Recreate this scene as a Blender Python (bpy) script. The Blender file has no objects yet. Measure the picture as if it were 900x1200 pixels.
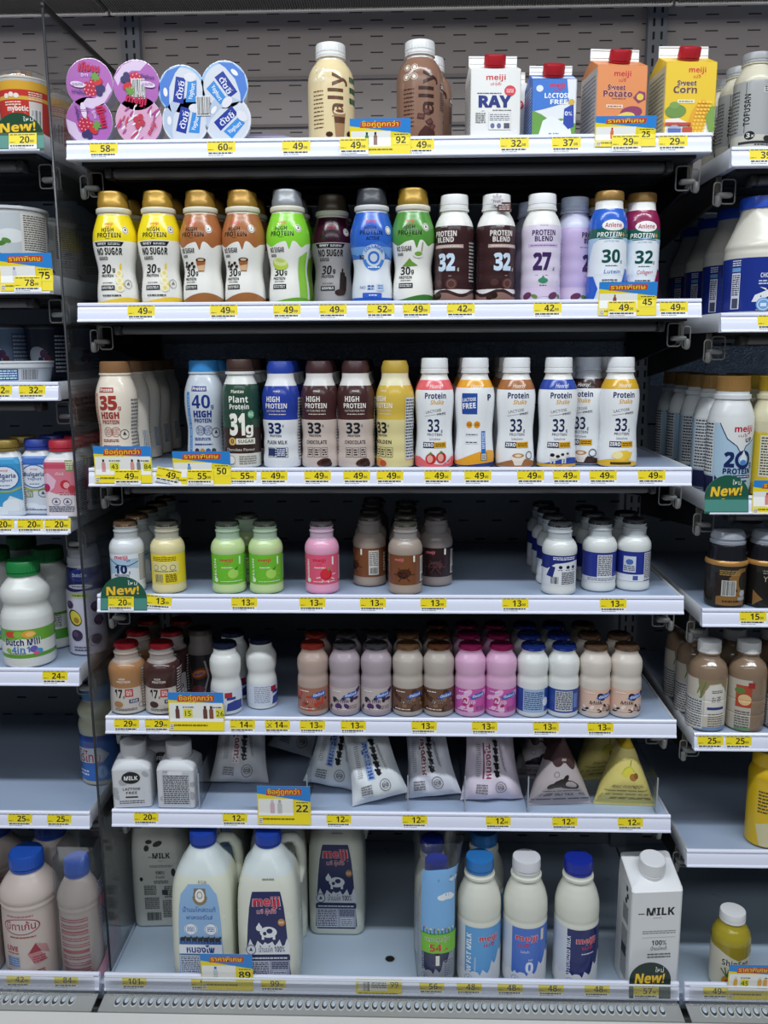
import bpy, math, random
from mathutils import Vector, Matrix
from mathutils.geometry import tessellate_polygon
SC = bpy.context.scene
COL = SC.collection
RND = random.Random(7)
PI = math.pi
# ------------------------------------------------------------------ camera
FOC = 1020.0
ZC = 1.40
CAMX, CAMD = 0.0351, 1.2905
PITCH, YAW, ROLL = 0.1841, 0.0308, -0.00545
_cy, _sy, _cp, _sp = math.cos(YAW), math.sin(YAW), math.cos(PITCH), math.sin(PITCH)
FW = Vector((-_sy * _cp, _cy * _cp, -_sp))
_r = Vector((_cy, _sy, 0))
_u = _r.cross(FW)
RI = _r * math.cos(ROLL) + _u * math.sin(ROLL)
UP = _u * math.cos(ROLL) - _r * math.sin(ROLL)
CAM = Vector((CAMX, -CAMD, ZC))
cd = bpy.data.cameras.new('camera')
co = bpy.data.objects.new('camera', cd)
COL.objects.link(co)
co.matrix_world = Matrix(((RI.x, UP.x, -FW.x, CAM.x), (RI.y, UP.y, -FW.y, CAM.y), (RI.z, UP.z, -FW.z, CAM.z), (0, 0, 0, 1)))
cd.sensor_fit = 'HORIZONTAL'
cd.sensor_width = 36.0
cd.lens = FOC / 900.0 * 36.0
cd.clip_start = 0.05
SC.camera = co


def at(px, py, Y):
    """world point seen at a photo pixel on the vertical plane y = Y"""
    d = FW + RI * ((px - 450) / FOC) - UP * ((py - 600) / FOC)
    return CAM + d * ((Y + CAMD) / d.y)


def xat(px, Y, Z):
    """world x whose point (x, Y, Z) falls in photo column px"""
    k = (px - 450) / FOC
    w = RI - FW * k
    return CAM.x - (w.y * (Y - CAM.y) + w.z * (Z - CAM.z)) / w.x


# ------------------------------------------------------------------ world, lights, exposure
SC.view_settings.view_transform = 'Standard'
SC.view_settings.look = 'None'
SC.view_settings.gamma = 1.0
SC.view_settings.exposure = -0.38
SC.view_settings.use_curve_mapping = False
wd = bpy.data.worlds.new('store')
SC.world = wd
wd.use_nodes = True
wd.node_tree.nodes['Background'].inputs[0].default_value = (0.80, 0.88, 1.0, 1)
wd.node_tree.nodes['Background'].inputs[1].default_value = 0.115


def area(name, loc, aim, sx, sy, power, col):
    l = bpy.data.lights.new(name, 'AREA')
    l.shape = 'RECTANGLE'
    l.size, l.size_y, l.energy, l.color = sx, sy, power, col
    o = bpy.data.objects.new(name, l)
    COL.objects.link(o)
    o.location = loc
    o.rotation_euler = (Vector(aim) - Vector(loc)).to_track_quat('-Z', 'Y').to_euler()
    return o


area('ceiling_strip_light', (0, -1.12, ZC + 1.60), (0, 0.0, ZC - 0.4), 4.5, 0.12, 88, (0.90, 0.955, 1.0))
area('aisle_fill_light', (0, -2.9, ZC + 1.55), (0, 0, ZC - 0.4), 4.5, 0.4, 31, (0.92, 0.97, 1.0))  # second overhead row, added as softer fill
area('back_wall_fill_light', (0, 0.17, ZC + 0.545), (0, 0.415, ZC + 0.30), 2.6, 0.03, 1.5, (1.0, 0.97, 0.95))  # unseen fill lamp, added to brighten the upper back wall

# ------------------------------------------------------------------ materials
MATS = {}


def lin(h):
    h = h.lstrip('#')
    if len(h) == 3:
        h = ''.join(c * 2 for c in h)
    o = []
    for i in (0, 2, 4):
        c = int(h[i:i + 2], 16) / 255
        o.append(c / 12.92 if c <= 0.04045 else ((c + 0.055) / 1.055) ** 2.4)
    return (*o, 1)


def M(h, rough=0.38, metal=0.0, bump=0.0, bscale=60.0, spec=0.5, sss=0.0):
    """procedural plastic / ink / paint / metal with slightly uneven gloss"""
    key = (h, rough, metal, bump, bscale, spec, sss)
    if key in MATS:
        return MATS[key]
    m = bpy.data.materials.new('paint_' + h.strip('#'))
    m.use_nodes = True
    nt = m.node_tree
    b = nt.nodes['Principled BSDF']
    b.inputs['Base Color'].default_value = lin(h)
    b.inputs['Roughness'].default_value = rough
    b.inputs['Metallic'].default_value = metal
    b.inputs['Specular IOR Level'].default_value = spec
    if sss:
        b.inputs['Subsurface Weight'].default_value = sss
        b.inputs['Subsurface Radius'].default_value = (0.01, 0.01, 0.01)
    if bump:
        tc = nt.nodes.new('ShaderNodeTexCoord')
        nz = nt.nodes.new('ShaderNodeTexNoise')
        nz.inputs['Scale'].default_value = bscale
        nz.inputs['Detail'].default_value = 2
        nt.links.new(tc.outputs['Object'], nz.inputs['Vector'])
        bp = nt.nodes.new('ShaderNodeBump')
        bp.inputs['Strength'].default_value = bump
        bp.inputs['Distance'].default_value = 0.002
        nt.links.new(nz.outputs['Fac'], bp.inputs['Height'])
        nt.links.new(bp.outputs[0], b.inputs['Normal'])
        mr = nt.nodes.new('ShaderNodeMapRange')
        mr.inputs['To Min'].default_value = rough * 0.8
        mr.inputs['To Max'].default_value = min(1, rough * 1.2)
        nt.links.new(nz.outputs['Fac'], mr.inputs['Value'])
        nt.links.new(mr.outputs[0], b.inputs['Roughness'])
    MATS[key] = m
    return m


def film(name, tint=(0.9, 0.95, 1.0), gloss=0.12, rough=0.08, body=0.05):
    """thin clear plastic: mostly see-through, glossy at grazing angles, a little milky"""
    if name in MATS:
        return MATS[name]
    m = bpy.data.materials.new(name)
    m.use_nodes = True
    nt = m.node_tree
    nt.nodes.clear()
    out = nt.nodes.new('ShaderNodeOutputMaterial')
    tr = nt.nodes.new('ShaderNodeBsdfTransparent')
    tr.inputs[0].default_value = (*tint, 1)
    gl = nt.nodes.new('ShaderNodeBsdfGlossy')
    gl.inputs['Roughness'].default_value = rough
    df = nt.nodes.new('ShaderNodeBsdfDiffuse')
    df.inputs[0].default_value = (0.75, 0.78, 0.8, 1)
    fr = nt.nodes.new('ShaderNodeLayerWeight')
    fr.inputs[0].default_value = 0.3
    mu = nt.nodes.new('ShaderNodeMath')
    mu.operation = 'MULTIPLY_ADD'
    mu.inputs[1].default_value = 0.5
    mu.inputs[2].default_value = gloss * 0.4
    nt.links.new(fr.outputs['Fresnel'], mu.inputs[0])
    m1 = nt.nodes.new('ShaderNodeMixShader')
    m1.inputs[0].default_value = body
    nt.links.new(tr.outputs[0], m1.inputs[1])
    nt.links.new(df.outputs[0], m1.inputs[2])
    m2 = nt.nodes.new('ShaderNodeMixShader')
    nt.links.new(mu.outputs[0], m2.inputs[0])
    nt.links.new(m1.outputs[0], m2.inputs[1])
    nt.links.new(gl.outputs[0], m2.inputs[2])
    nt.links.new(m2.outputs[0], out.inputs[0])
    MATS[name] = m
    return m


def panel(name, h, h2, px, pz, lx, lz, rough=0.45):
    """painted sheet metal with staggered rows of punched slots (object coordinates)"""
    m = bpy.data.materials.new(name)
    m.use_nodes = True
    nt = m.node_tree
    b = nt.nodes['Principled BSDF']
    b.inputs['Roughness'].default_value = rough
    N = lambda t: nt.nodes.new(t)

    def math_(op, a, c=None):
        n = N('ShaderNodeMath')
        n.operation = op
        for i, v in enumerate((a, c)):
            if v is None:
                continue
            if isinstance(v, (int, float)):
                n.inputs[i].default_value = v
            else:
                nt.links.new(v, n.inputs[i])
        return n.outputs[0]
    tc = N('ShaderNodeTexCoord')
    sp = N('ShaderNodeSeparateXYZ')
    nt.links.new(tc.outputs['Object'], sp.inputs[0])
    z = math_('DIVIDE', sp.outputs['Z'], pz)
    row = math_('FLOOR', z)
    par = math_('MULTIPLY', math_('FLOORED_MODULO', row, 2), 0.5)
    x = math_('FRACT', math_('ADD', math_('ADD', math_('DIVIDE', sp.outputs['X'], px), par), 100))
    fz = math_('FRACT', z)
    mask = math_('MULTIPLY', math_('LESS_THAN', x, lx / px), math_('LESS_THAN', fz, lz / pz))
    nz = N('ShaderNodeTexNoise')
    nz.inputs['Scale'].default_value = 7
    nt.links.new(tc.outputs['Object'], nz.inputs['Vector'])
    rp = N('ShaderNodeMixRGB')
    c = lin(h)
    rp.inputs[1].default_value = tuple(v * 0.92 for v in c[:3]) + (1,)
    rp.inputs[2].default_value = tuple(v * 1.08 for v in c[:3]) + (1,)
    nt.links.new(nz.outputs['Fac'], rp.inputs[0])
    mx = N('ShaderNodeMixRGB')
    mx.inputs[2].default_value = lin(h2)
    nt.links.new(mask, mx.inputs[0])
    nt.links.new(rp.outputs[0], mx.inputs[1])
    nt.links.new(mx.outputs[0], b.inputs['Base Color'])
    return m


# ------------------------------------------------------------------ mesh helpers (all in millimetres)
class MB:
    def __init__(s):
        s.v, s.f, s.m, s.n, s.mats = [], [], [], [], []

    def mi(s, mat):
        if mat not in s.mats:
            s.mats.append(mat)
        return s.mats.index(mat)

    def face(s, pts, mat, nrm=None):
        b = len(s.v)
        s.v.extend(pts)
        s.n.extend(nrm if nrm else [None] * len(pts))
        s.f.append(tuple(range(b, b + len(pts))))
        s.m.append(s.mi(mat))

    def grid(s, P, mat, closed=True, cap0=False, cap1=False, flip=False):
        """P[j][i]; mat is a material or a function of the row index"""
        b = len(s.v)
        nr, nc = len(P), len(P[0])
        for r in P:
            s.v.extend(r)
            s.n.extend([None] * nc)
        for j in range(nr - 1):
            mm = s.mi(mat(j) if callable(mat) else mat)
            for i in range(nc if closed else nc - 1):
                k = (i + 1) % nc
                q = (b + j * nc + i, b + j * nc + k, b + (j + 1) * nc + k, b + (j + 1) * nc + i)
                s.f.append(q[::-1] if flip else q)
                s.m.append(mm)
        if cap0:
            s.f.append(tuple(b + i for i in range(nc))[::-1])
            s.m.append(s.mi(mat(0) if callable(mat) else mat))
        if cap1:
            s.f.append(tuple(b + (nr - 1) * nc + i for i in range(nc)))
            s.m.append(s.mi(mat(nr - 2) if callable(mat) else mat))

    def box(s, x0, x1, y0, y1, z0, z1, mat, bev=0.0):
        if bev > 0:
            e = min(bev, (x1 - x0) / 2.01, (y1 - y0) / 2.01, (z1 - z0) / 2.01)

            def rg(z, i):
                return [(x0 + e + i, y0 + i, z), (x1 - e - i, y0 + i, z), (x1 - i, y0 + e + i, z), (x1 - i, y1 - e - i, z),
                        (x1 - e - i, y1 - i, z), (x0 + e + i, y1 - i, z), (x0 + i, y1 - e - i, z), (x0 + i, y0 + e + i, z)]
            k = e * 0.999
            s.grid([[Vector(p) for p in r] for r in (rg(z0, k * 0.7), rg(z0 + e, 0), rg(z1 - e, 0), rg(z1, k * 0.7))], mat, True, True, True)
        else:
            c = [Vector((x, y, z)) for z in (z0, z1) for x, y in ((x0, y0), (x1, y0), (x1, y1), (x0, y1))]
            s.grid([c[:4], c[4:]], mat, True, True, True)

    def tube(s, pts, r, mat, n=8, closed=False):
        P = []
        pts = [Vector(p) for p in pts]
        up = None
        for i, p in enumerate(pts):
            a = pts[i - 1] if (i or closed) else p
            c = pts[(i + 1) % len(pts)] if (i < len(pts) - 1 or closed) else p
            t = (c - a).normalized()
            if up is None:
                up = Vector((0, 0, 1)) if abs(t.z) < 0.9 else Vector((0, 1, 0))
            s1 = t.cross(up).normalized()
            up = s1.cross(t).normalized()
            rr = r[i] if isinstance(r, (list, tuple)) else r
            P.append([p + (s1 * math.cos(2 * PI * k / n) + up * math.sin(2 * PI * k / n)) * rr for k in range(n)])
        if closed:
            P.append(P[0])
        s.grid(P, mat, True, not closed, not closed, True)

    def prism(s, prof, x0, x1, mat):
        """profile of (y, z) points extruded along x"""
        a = [Vector((x0, y, z)) for y, z in prof]
        b = [Vector((x1, y, z)) for y, z in prof]
        s.grid([a, b], mat, True, False, False)
        bb = len(s.v)
        s.v.extend(a + b)
        s.n.extend([None] * (2 * len(a)))
        n = len(a)
        s.f.append(tuple(range(bb, bb + n))[::-1])
        s.m.append(s.mi(mat))
        s.f.append(tuple(range(bb + n, bb + 2 * n)))
        s.m.append(s.mi(mat))

    def xf(s, mx):
        s.v = [mx @ p for p in s.v]
        r = mx.to_3x3()
        s.n = [(r @ k) if k else None for k in s.n]
        return s

    def build(s, name, parent=None, sharp=38, scale=0.001, flat=False):
        me = bpy.data.meshes.new(name)
        me.from_pydata([(p[0] * scale, p[1] * scale, p[2] * scale) for p in s.v], [], s.f)
        for m in s.mats:
            me.materials.append(m)
        me.polygons.foreach_set('material_index', s.m)
        me.polygons.foreach_set('use_smooth', [not flat] * len(s.f))
        me.update()
        if not flat:
            me.set_sharp_from_angle(angle=math.radians(sharp))
        if any(k is not None for k in s.n) and not flat:
            nn = []
            for k, vv in zip(s.n, me.vertices):
                nn.append(tuple(k) if k else tuple(vv.normal))
            me.normals_split_custom_set_from_vertices(nn)
        o = bpy.data.objects.new(name, me)
        COL.objects.link(o)
        if parent:
            o.parent = parent
        return o


def thing(name, label, cat, group=None, loc=(0, 0, 0), rz=0.0):
    o = bpy.data.objects.new(name, None)
    COL.objects.link(o)
    o.empty_display_size = 0.02
    o.location = loc
    o.rotation_euler = (0, 0, rz)
    return tag(o, label, cat, group)


def tag(o, label, cat, group=None):
    o['label'] = label
    o['category'] = cat
    if group:
        o['group'] = group
    return o


def struct(o):
    o['kind'] = 'structure'
    return o


def dup(o, parent=None):
    c = o.copy()
    COL.objects.link(c)
    if parent:
        c.parent = parent
    if o.name not in KIDS:
        KIDS[o.name] = list(o.children)
    for ch in KIDS[o.name]:
        dup(ch, c)
    return c


KIDS = {}


# ------------------------------------------------------------------ surfaces that carry printing
def ring(a, b, c, m):
    """rounded rectangle seen from above, starting right of the front centre, 4*m points"""
    c = min(c, a, b)
    out = []
    for q, (sx, sy) in enumerate(((1, -1), (1, 1), (-1, 1), (-1, -1))):
        for j in range(m):
            t = -PI / 2 + q * PI / 2 + (j + 0.5) / m * PI / 2
            out.append((sx * (a - c) + c * math.cos(t), sy * (b - c) + c * math.sin(t)))
    return out


class Surf:
    """grid of points with reference lengths us (across) and vs (up): printing is cut to the grid and laid on it"""

    def __init__(s, P, us, vs, smooth=True):
        s.P, s.us, s.vs, s.smooth = P, us, vs, smooth
        nr, nc = len(P), len(P[0])
        s.N = []
        for j in range(nr):
            row = []
            for i in range(nc):
                du = P[j][min(i + 1, nc - 1)] - P[j][max(i - 1, 0)]
                if s.wrap() and i in (0, nc - 1):
                    du = P[j][1] - P[j][nc - 2]
                dv = P[min(j + 1, nr - 1)][i] - P[max(j - 1, 0)][i]
                n = du.cross(dv)
                row.append(n.normalized() if n.length > 1e-9 else Vector((0, -1, 0)))
            s.N.append(row)

    def wrap(s):
        return (s.P[0][0] - s.P[0][-1]).length < 1e-6

    def _loc(s, arr, x):
        lo, hi = 0, len(arr) - 2
        while lo < hi:
            mid = (lo + hi + 1) // 2
            if arr[mid] <= x:
                lo = mid
            else:
                hi = mid - 1
        t = (x - arr[lo]) / (arr[lo + 1] - arr[lo])
        return lo, min(1.0, max(0.0, t))

    def at(s, u, v, d=0.0, cu=None, cv=None):
        i, a = s._loc(s.us, u if cu is None else cu)
        j, b = s._loc(s.vs, v if cv is None else cv)
        if cu is not None:
            a = min(1.0, max(0.0, (u - s.us[i]) / (s.us[i + 1] - s.us[i])))
        if cv is not None:
            b = min(1.0, max(0.0, (v - s.vs[j]) / (s.vs[j + 1] - s.vs[j])))
        A, B, C, D = s.P[j][i], s.P[j][i + 1], s.P[j + 1][i + 1], s.P[j + 1][i]
        p = (A * (1 - a) + B * a) * (1 - b) + (D * (1 - a) + C * a) * b
        if s.smooth:
            n = (s.N[j][i] * (1 - a) + s.N[j][i + 1] * a) * (1 - b) + (s.N[j + 1][i] * (1 - a) + s.N[j + 1][i + 1] * a) * b
            n = n.normalized()
        else:
            n = (B - A + C - D).cross(D - A + C - B)
            n = n.normalized() if n.length > 1e-9 else Vector((0, -1, 0))
        return p + n * d, n


def cut(poly, ax, val):
    lo, hi = [], []
    n = len(poly)
    for k in range(n):
        p, q = poly[k], poly[(k + 1) % n]
        a, b = p[ax] - val, q[ax] - val
        if a <= 0:
            lo.append(p)
        if a >= 0:
            hi.append(p)
        if a * b < 0:
            t = a / (a - b)
            x = (p[0] + (q[0] - p[0]) * t, p[1] + (q[1] - p[1]) * t)
            lo.append(x)
            hi.append(x)
    return lo, hi


TXT = {}
_tc = bpy.data.curves.new('lettering', 'FONT')
_to = bpy.data.objects.new('lettering', _tc)
_ts = bpy.data.scenes.new('lettering')
_ts.collection.objects.link(_to)


def sans(s, heavy):
    """bold sans-serif letter forms of the built-in font set"""
    if not heavy:
        return s
    o = ''
    for ch in s:
        k = ord(ch)
        if 65 <= k <= 90:
            k += 0x1D5D4 - 65
        elif 97 <= k <= 122:
            k += 0x1D5EE - 97
        elif 48 <= k <= 57:
            k += 0x1D7EC - 48
        o += chr(k)
    return o


def outline(body, off):
    """filled triangles of a piece of lettering"""
    _tc.body = body
    _tc.offset = off
    _tc.resolution_u = 2
    _tc.fill_mode = 'FRONT'
    _tc.update_tag()
    _ts.view_layers[0].update()
    ev = _to.evaluated_get(_ts.view_layers[0].depsgraph)
    me = ev.to_mesh()
    vs = [(p.co.x, p.co.y) for p in me.vertices]
    tris = []
    for pl in me.polygons:
        ix = list(pl.vertices)
        for k in range(1, len(ix) - 1):
            tris.append((vs[ix[0]], vs[ix[k]], vs[ix[k + 1]]))
    ev.to_mesh_clear()
    return tris


LATIN = 'ABCDEFGHIJKLMNOPQRSTUVWXYZabcdefghijklmnopqrstuvwxyz0123456789+!%|.'
FONT = {}


def alphabet(heavy, off):
    """every letter on a line of its own, so one pass gives all outlines; a second pass with a bar after each gives the widths"""
    if (heavy, off) in FONT:
        return FONT[(heavy, off)]
    shape = {c: [] for c in LATIN}
    width = {}
    for p in (0, 1):
        if p and off > 0.0:
            width = alphabet(heavy, 0.0)[1]
            break
        tr = outline('\n'.join(sans(c, heavy) + ('|' if p else '') for c in LATIN), off)
        rows_ = {}
        for t in tr:
            k = int(math.floor(-(t[0][1] + t[1][1] + t[2][1]) / 3 + 0.735))
            if 0 <= k < len(LATIN):
                rows_.setdefault(k, []).append([(x, y + k) for x, y in t])
        for k, c in enumerate(LATIN):
            if p == 0:
                shape[c] = rows_.get(k, [])
            else:
                width[c] = max([q[0] for t in rows_.get(k, []) for q in t] or [0.3])
        if p:
            for c in width:
                width[c] = width[c] - BARX
    FONT[(heavy, off)] = (shape, width)
    return FONT[(heavy, off)]


BARX = max(q[0] for t in outline('|', 0.0) for q in t)


def glyphs(s, bold):
    key = (s, bold)
    if key in TXT:
        return TXT[key]
    heavy = bold >= 1.2
    off = 0.0 if '4' in s else (0.0 if bold < 2.0 else 0.014 if bold < 3.0 else 0.034) if heavy else 0.0
    tris = []
    if all(c in LATIN or c == ' ' for c in s):
        shape, width = alphabet(heavy, off)
        x = 0.0
        for c in s:
            if c == ' ':
                x += 0.28
                continue
            tris += [[(px + x, py) for px, py in t] for t in shape[c]]
            x += width[c]
    else:
        tris = outline(sans(s, heavy), off)
    xs = [p[0] for t in tris for p in t]
    box = (min(xs), max(xs)) if xs else (0, 1)
    TXT[key] = (tris, box)
    return TXT[key]


class Art:
    """printing on a Surf; every call lies a hair above the one before"""

    def __init__(s, mb, surf, d0=0.3, step=0.05, rough=0.32):
        s.mb, s.s, s.d, s.step, s.rough, s.sv = mb, surf, d0, step, rough, 1.0
        s.vmin, s.vmax = surf.vs[0], surf.vs[-1]

    def m(s, c):
        return M(c, s.rough) if isinstance(c, str) else c

    def conv(s, poly, mat):
        S = s.s
        if s.sv != 1.0:
            poly = [(p[0], p[1] * s.sv) for p in poly]
        for ax, arr in ((0, S.us), (1, S.vs)):
            lo = cut(poly, ax, arr[0])[1]
            poly = cut(lo, ax, arr[-1])[0] if len(lo) > 2 else []
            if len(poly) < 3:
                return
        parts = [poly]
        for ax, arr in ((0, S.us), (1, S.vs)):
            out = []
            for p in parts:
                a0 = min(q[ax] for q in p)
                a1 = max(q[ax] for q in p)
                rest = p
                for val in arr:
                    if val <= a0 + 1e-6:
                        continue
                    if val >= a1 - 1e-6:
                        break
                    lo, rest = cut(rest, ax, val)
                    if len(lo) > 2:
                        out.append(lo)
                    if len(rest) < 3:
                        break
                if len(rest) > 2:
                    out.append(rest)
            parts = out
        for p in parts:
            cu = sum(q[0] for q in p) / len(p)
            cv = sum(q[1] for q in p) / len(p)
            pn = [S.at(q[0], q[1], s.d, cu, cv) for q in p]
            s.mb.face([a for a, _ in pn], mat, [n for _, n in pn] if S.smooth else None)

    def poly(s, pts, c, step=True):
        mat = s.m(c)
        ar = sum(pts[k][0] * pts[(k + 1) % len(pts)][1] - pts[(k + 1) % len(pts)][0] * pts[k][1] for k in range(len(pts)))
        if ar < 0:
            pts = pts[::-1]
        for t in tessellate_polygon([[Vector((p[0], p[1], 0)) for p in pts]]):
            q = [pts[k] for k in t]
            a = (q[1][0] - q[0][0]) * (q[2][1] - q[0][1]) - (q[2][0] - q[0][0]) * (q[1][1] - q[0][1])
            if abs(a) > 1e-9:
                s.conv(q if a > 0 else q[::-1], mat)
        if step:
            s.d += s.step
        return s

    def rect(s, u0, v0, u1, v1, c, rot=0.0):
        cx, cy = (u0 + u1) / 2, (v0 + v1) / 2
        co_, si = math.cos(math.radians(rot)), math.sin(math.radians(rot))
        pts = [(cx + (x - cx) * co_ - (y - cy) * si, cy + (x - cx) * si + (y - cy) * co_) for x, y in ((u0, v0), (u1, v0), (u1, v1), (u0, v1))]
        s.conv(pts, s.m(c))
        s.d += s.step
        return s

    def ell(s, u, v, ru, rv, c, rot=0.0, n=18, a0=0, a1=360):
        co_, si = math.cos(math.radians(rot)), math.sin(math.radians(rot))
        pts = []
        k = n if a1 - a0 >= 360 else n + 1
        for i in range(k):
            t = math.radians(a0 + (a1 - a0) * i / n)
            x, y = ru * math.cos(t), rv * math.sin(t)
            pts.append((u + x * co_ - y * si, v + x * si + y * co_))
        s.conv(pts, s.m(c))
        s.d += s.step
        return s

    def hoop(s, u, v, r, w, c, n=24, a0=0, a1=360, sy=1.0):
        mat = s.m(c)
        for i in range(n):
            t0, t1 = (math.radians(a0 + (a1 - a0) * k / n) for k in (i, i + 1))
            s.conv([(u + r * math.cos(t0), v + r * sy * math.sin(t0)), (u + (r + w) * math.cos(t0), v + (r + w) * sy * math.sin(t0)),
                    (u + (r + w) * math.cos(t1), v + (r + w) * sy * math.sin(t1)), (u + r * math.cos(t1), v + r * sy * math.sin(t1))], mat)
        s.d += s.step
        return s

    def line(s, pts, w, c):
        mat = s.m(c)
        for p, q in zip(pts, pts[1:]):
            dx, dy = q[0] - p[0], q[1] - p[1]
            L = math.hypot(dx, dy) or 1
            nx, ny = -dy / L * w / 2, dx / L * w / 2
            s.conv([(p[0] + nx, p[1] + ny), (p[0] - nx, p[1] - ny), (q[0] - nx, q[1] - ny), (q[0] + nx, q[1] + ny)], mat)
        s.d += s.step
        return s

    def text(s, t, u, v, h, c, bold=1.2, w=None, rot=0.0, slant=0.0, al='c', maxw=None):
        """h = cap height, w = forced width, (u, v) = centre of the base line"""
        tris, (x0, x1) = glyphs(t, bold)
        k = h / 0.70
        kx = k
        W = (x1 - x0) * k
        if w:
            kx = w / max(1e-6, (x1 - x0))
            W = w
        elif maxw and W > maxw:
            kx = maxw / (x1 - x0)
            W = maxw
        off = {'c': -W / 2, 'l': 0, 'r': -W}[al]
        co_, si = math.cos(math.radians(rot)), math.sin(math.radians(rot))
        mat = s.m(c)
        for tri in tris:
            q = []
            for x, y in tri:
                xx = (x - x0) * kx + off + slant * y * k
                yy = y * k
                q.append((u + xx * co_ - yy * si, v + xx * si + yy * co_))
            a = (q[1][0] - q[0][0]) * (q[2][1] - q[0][1]) - (q[2][0] - q[0][0]) * (q[1][1] - q[0][1])
            if abs(a) > 1e-9:
                s.conv(q if a > 0 else q[::-1], mat)
        s.d += s.step
        return s

    def fine(s, u0, v0, u1, v1, n, c, seed=1, w=0.5):
        """rows of print too small to read: broken dashes"""
        r = random.Random(seed)
        mat = s.m(c)
        p = (v1 - v0) / n
        for k in range(n):
            x = u0
            y = v1 - (k + 0.5) * p
            while x < u1:
                L = r.uniform(2.0, 6.0)
                e = min(u1, x + L)
                s.conv([(x, y - p * w / 2), (e, y - p * w / 2), (e, y + p * w / 2), (x, y + p * w / 2)], mat)
                x = e + r.uniform(0.5, 1.2)
        s.d += s.step
        return s

    def bars(s, u0, v0, u1, v1, seed=3, bg='f4f4f4', rot=False):
        if bg:
            s.rect(u0, v0, u1, v1, bg)
        r = random.Random(seed)
        mat = s.m('151515')
        x = u0 + 1
        while x < u1 - 1:
            w = r.choice((0.35, 0.35, 0.7, 1.0)) * max(1.0, (u1 - u0) / 26)
            s.conv([(x, v0 + 1.0), (min(x + w, u1), v0 + 1.0), (min(x + w, u1), v1 - 0.8), (x, v1 - 0.8)], mat)
            x += w + r.choice((0.4, 0.6, 0.9)) * max(1.0, (u1 - u0) / 26)
        s.d += s.step
        return s


def cr(pts, n=4):
    """smooth curve through (z, r) points"""
    out = []
    for i in range(len(pts) - 1):
        p0, p1, p2, p3 = pts[max(i - 1, 0)], pts[i], pts[i + 1], pts[min(i + 2, len(pts) - 1)]
        for k in range(n):
            t = k / n
            z = p1[0] + (p2[0] - p1[0]) * t
            out.append((z, 0.5 * ((2 * p1[1]) + (-p0[1] + p2[1]) * t + (2 * p0[1] - 5 * p1[1] + 4 * p2[1] - p3[1]) * t * t + (-p0[1] + 3 * p1[1] - 3 * p2[1] + p3[1]) * t ** 3)))
    out.append(pts[-1])
    return out


class Loft:
    """stack of rounded-rectangle rings: rows (z, a, b, corner) or (z, r)"""

    def __init__(s, rows, m=10, ref=None):
        s.rows = [(r[0], r[1], r[1], r[1]) if len(r) == 2 else r for r in rows]
        s.m = m
        s.P = [[Vector((x, y, z)) for x, y in ring(a, b, c, m)] for z, a, b, c in s.rows]
        zr = ref if ref is not None else max(s.rows, key=lambda r: r[1] + r[2])[0]
        k = min(range(len(s.rows)), key=lambda i: abs(s.rows[i][0] - zr))
        s.refring = s.P[k]

    def mesh(s, mb, mat, bottom=True, top=True):
        if callable(mat):
            zs = [r[0] for r in s.rows]
            mb.grid(s.P, lambda j: mat((zs[j] + zs[j + 1]) / 2), True, bottom, top)
        else:
            mb.grid(s.P, mat, True, bottom, top)
        return mb

    def surf(s, v0, v1, smooth=True, full=True):
        n = len(s.refring)
        L = [0.0]
        for i in range(n):
            L.append(L[-1] + (s.refring[(i + 1) % n] - s.refring[i]).length)
        tot = L[-1]
        mid = L[n] - L[n - 1]
        # the seam goes to the back: order points from back to front to back
        h = n // 2
        order = list(range(h, n)) + list(range(0, h)) + [h]
        base = (s.refring[h] - s.refring[h - 1]).length / 2
        us = []
        acc = -tot / 2 + base
        for k, i in enumerate(order):
            us.append(acc)
            if k < n:
                acc += (s.refring[order[k + 1]] - s.refring[i]).length
        P, vs = [], []

        def rowat(z):
            for j in range(len(s.rows) - 1):
                if s.rows[j][0] <= z <= s.rows[j + 1][0] and s.rows[j + 1][0] > s.rows[j][0]:
                    t = (z - s.rows[j][0]) / (s.rows[j + 1][0] - s.rows[j][0])
                    return [a.lerp(b, t) for a, b in zip(s.P[j], s.P[j + 1])]
            return s.P[-1]
        zs = [v0] + [r[0] for r in s.rows if v0 + 0.3 < r[0] < v1 - 0.3] + [v1]
        zz = []
        for z in zs:
            if not zz or z > zz[-1] + 1e-4:
                zz.append(z)
        for z in zz:
            r = rowat(z)
            P.append([r[i].copy() for i in order])
            vs.append(z)
        return Surf(P, us, vs, smooth)


def skin(mb, surf, mat, d=0.2):
    """a wrap lying on the surface; mat may be a function of v"""
    P = [[surf.P[j][i] + surf.N[j][i] * d for i in range(len(surf.us) - (1 if surf.wrap() else 0))] for j in range(len(surf.vs))]
    vs = surf.vs
    mb.grid(P, (lambda j: mat((vs[j] + vs[j + 1]) / 2)) if callable(mat) else mat, surf.wrap())


def sheet(w, rows, nu=1):
    """flat or bent sheet: rows of (y, z); u from -w/2 to w/2, v = length along the rows"""
    us = [-w / 2 + w * i / nu for i in range(nu + 1)]
    vs = [0.0]
    for a, b in zip(rows, rows[1:]):
        vs.append(vs[-1] + math.hypot(b[0] - a[0], b[1] - a[1]))
    return Surf([[Vector((u, y, z)) for u in us] for y, z in rows], us, vs, False)
# ------------------------------------------------------------------ the case: walls, canopy, floor
def Z(mm):
    return ZC * 1000 + mm


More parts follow.
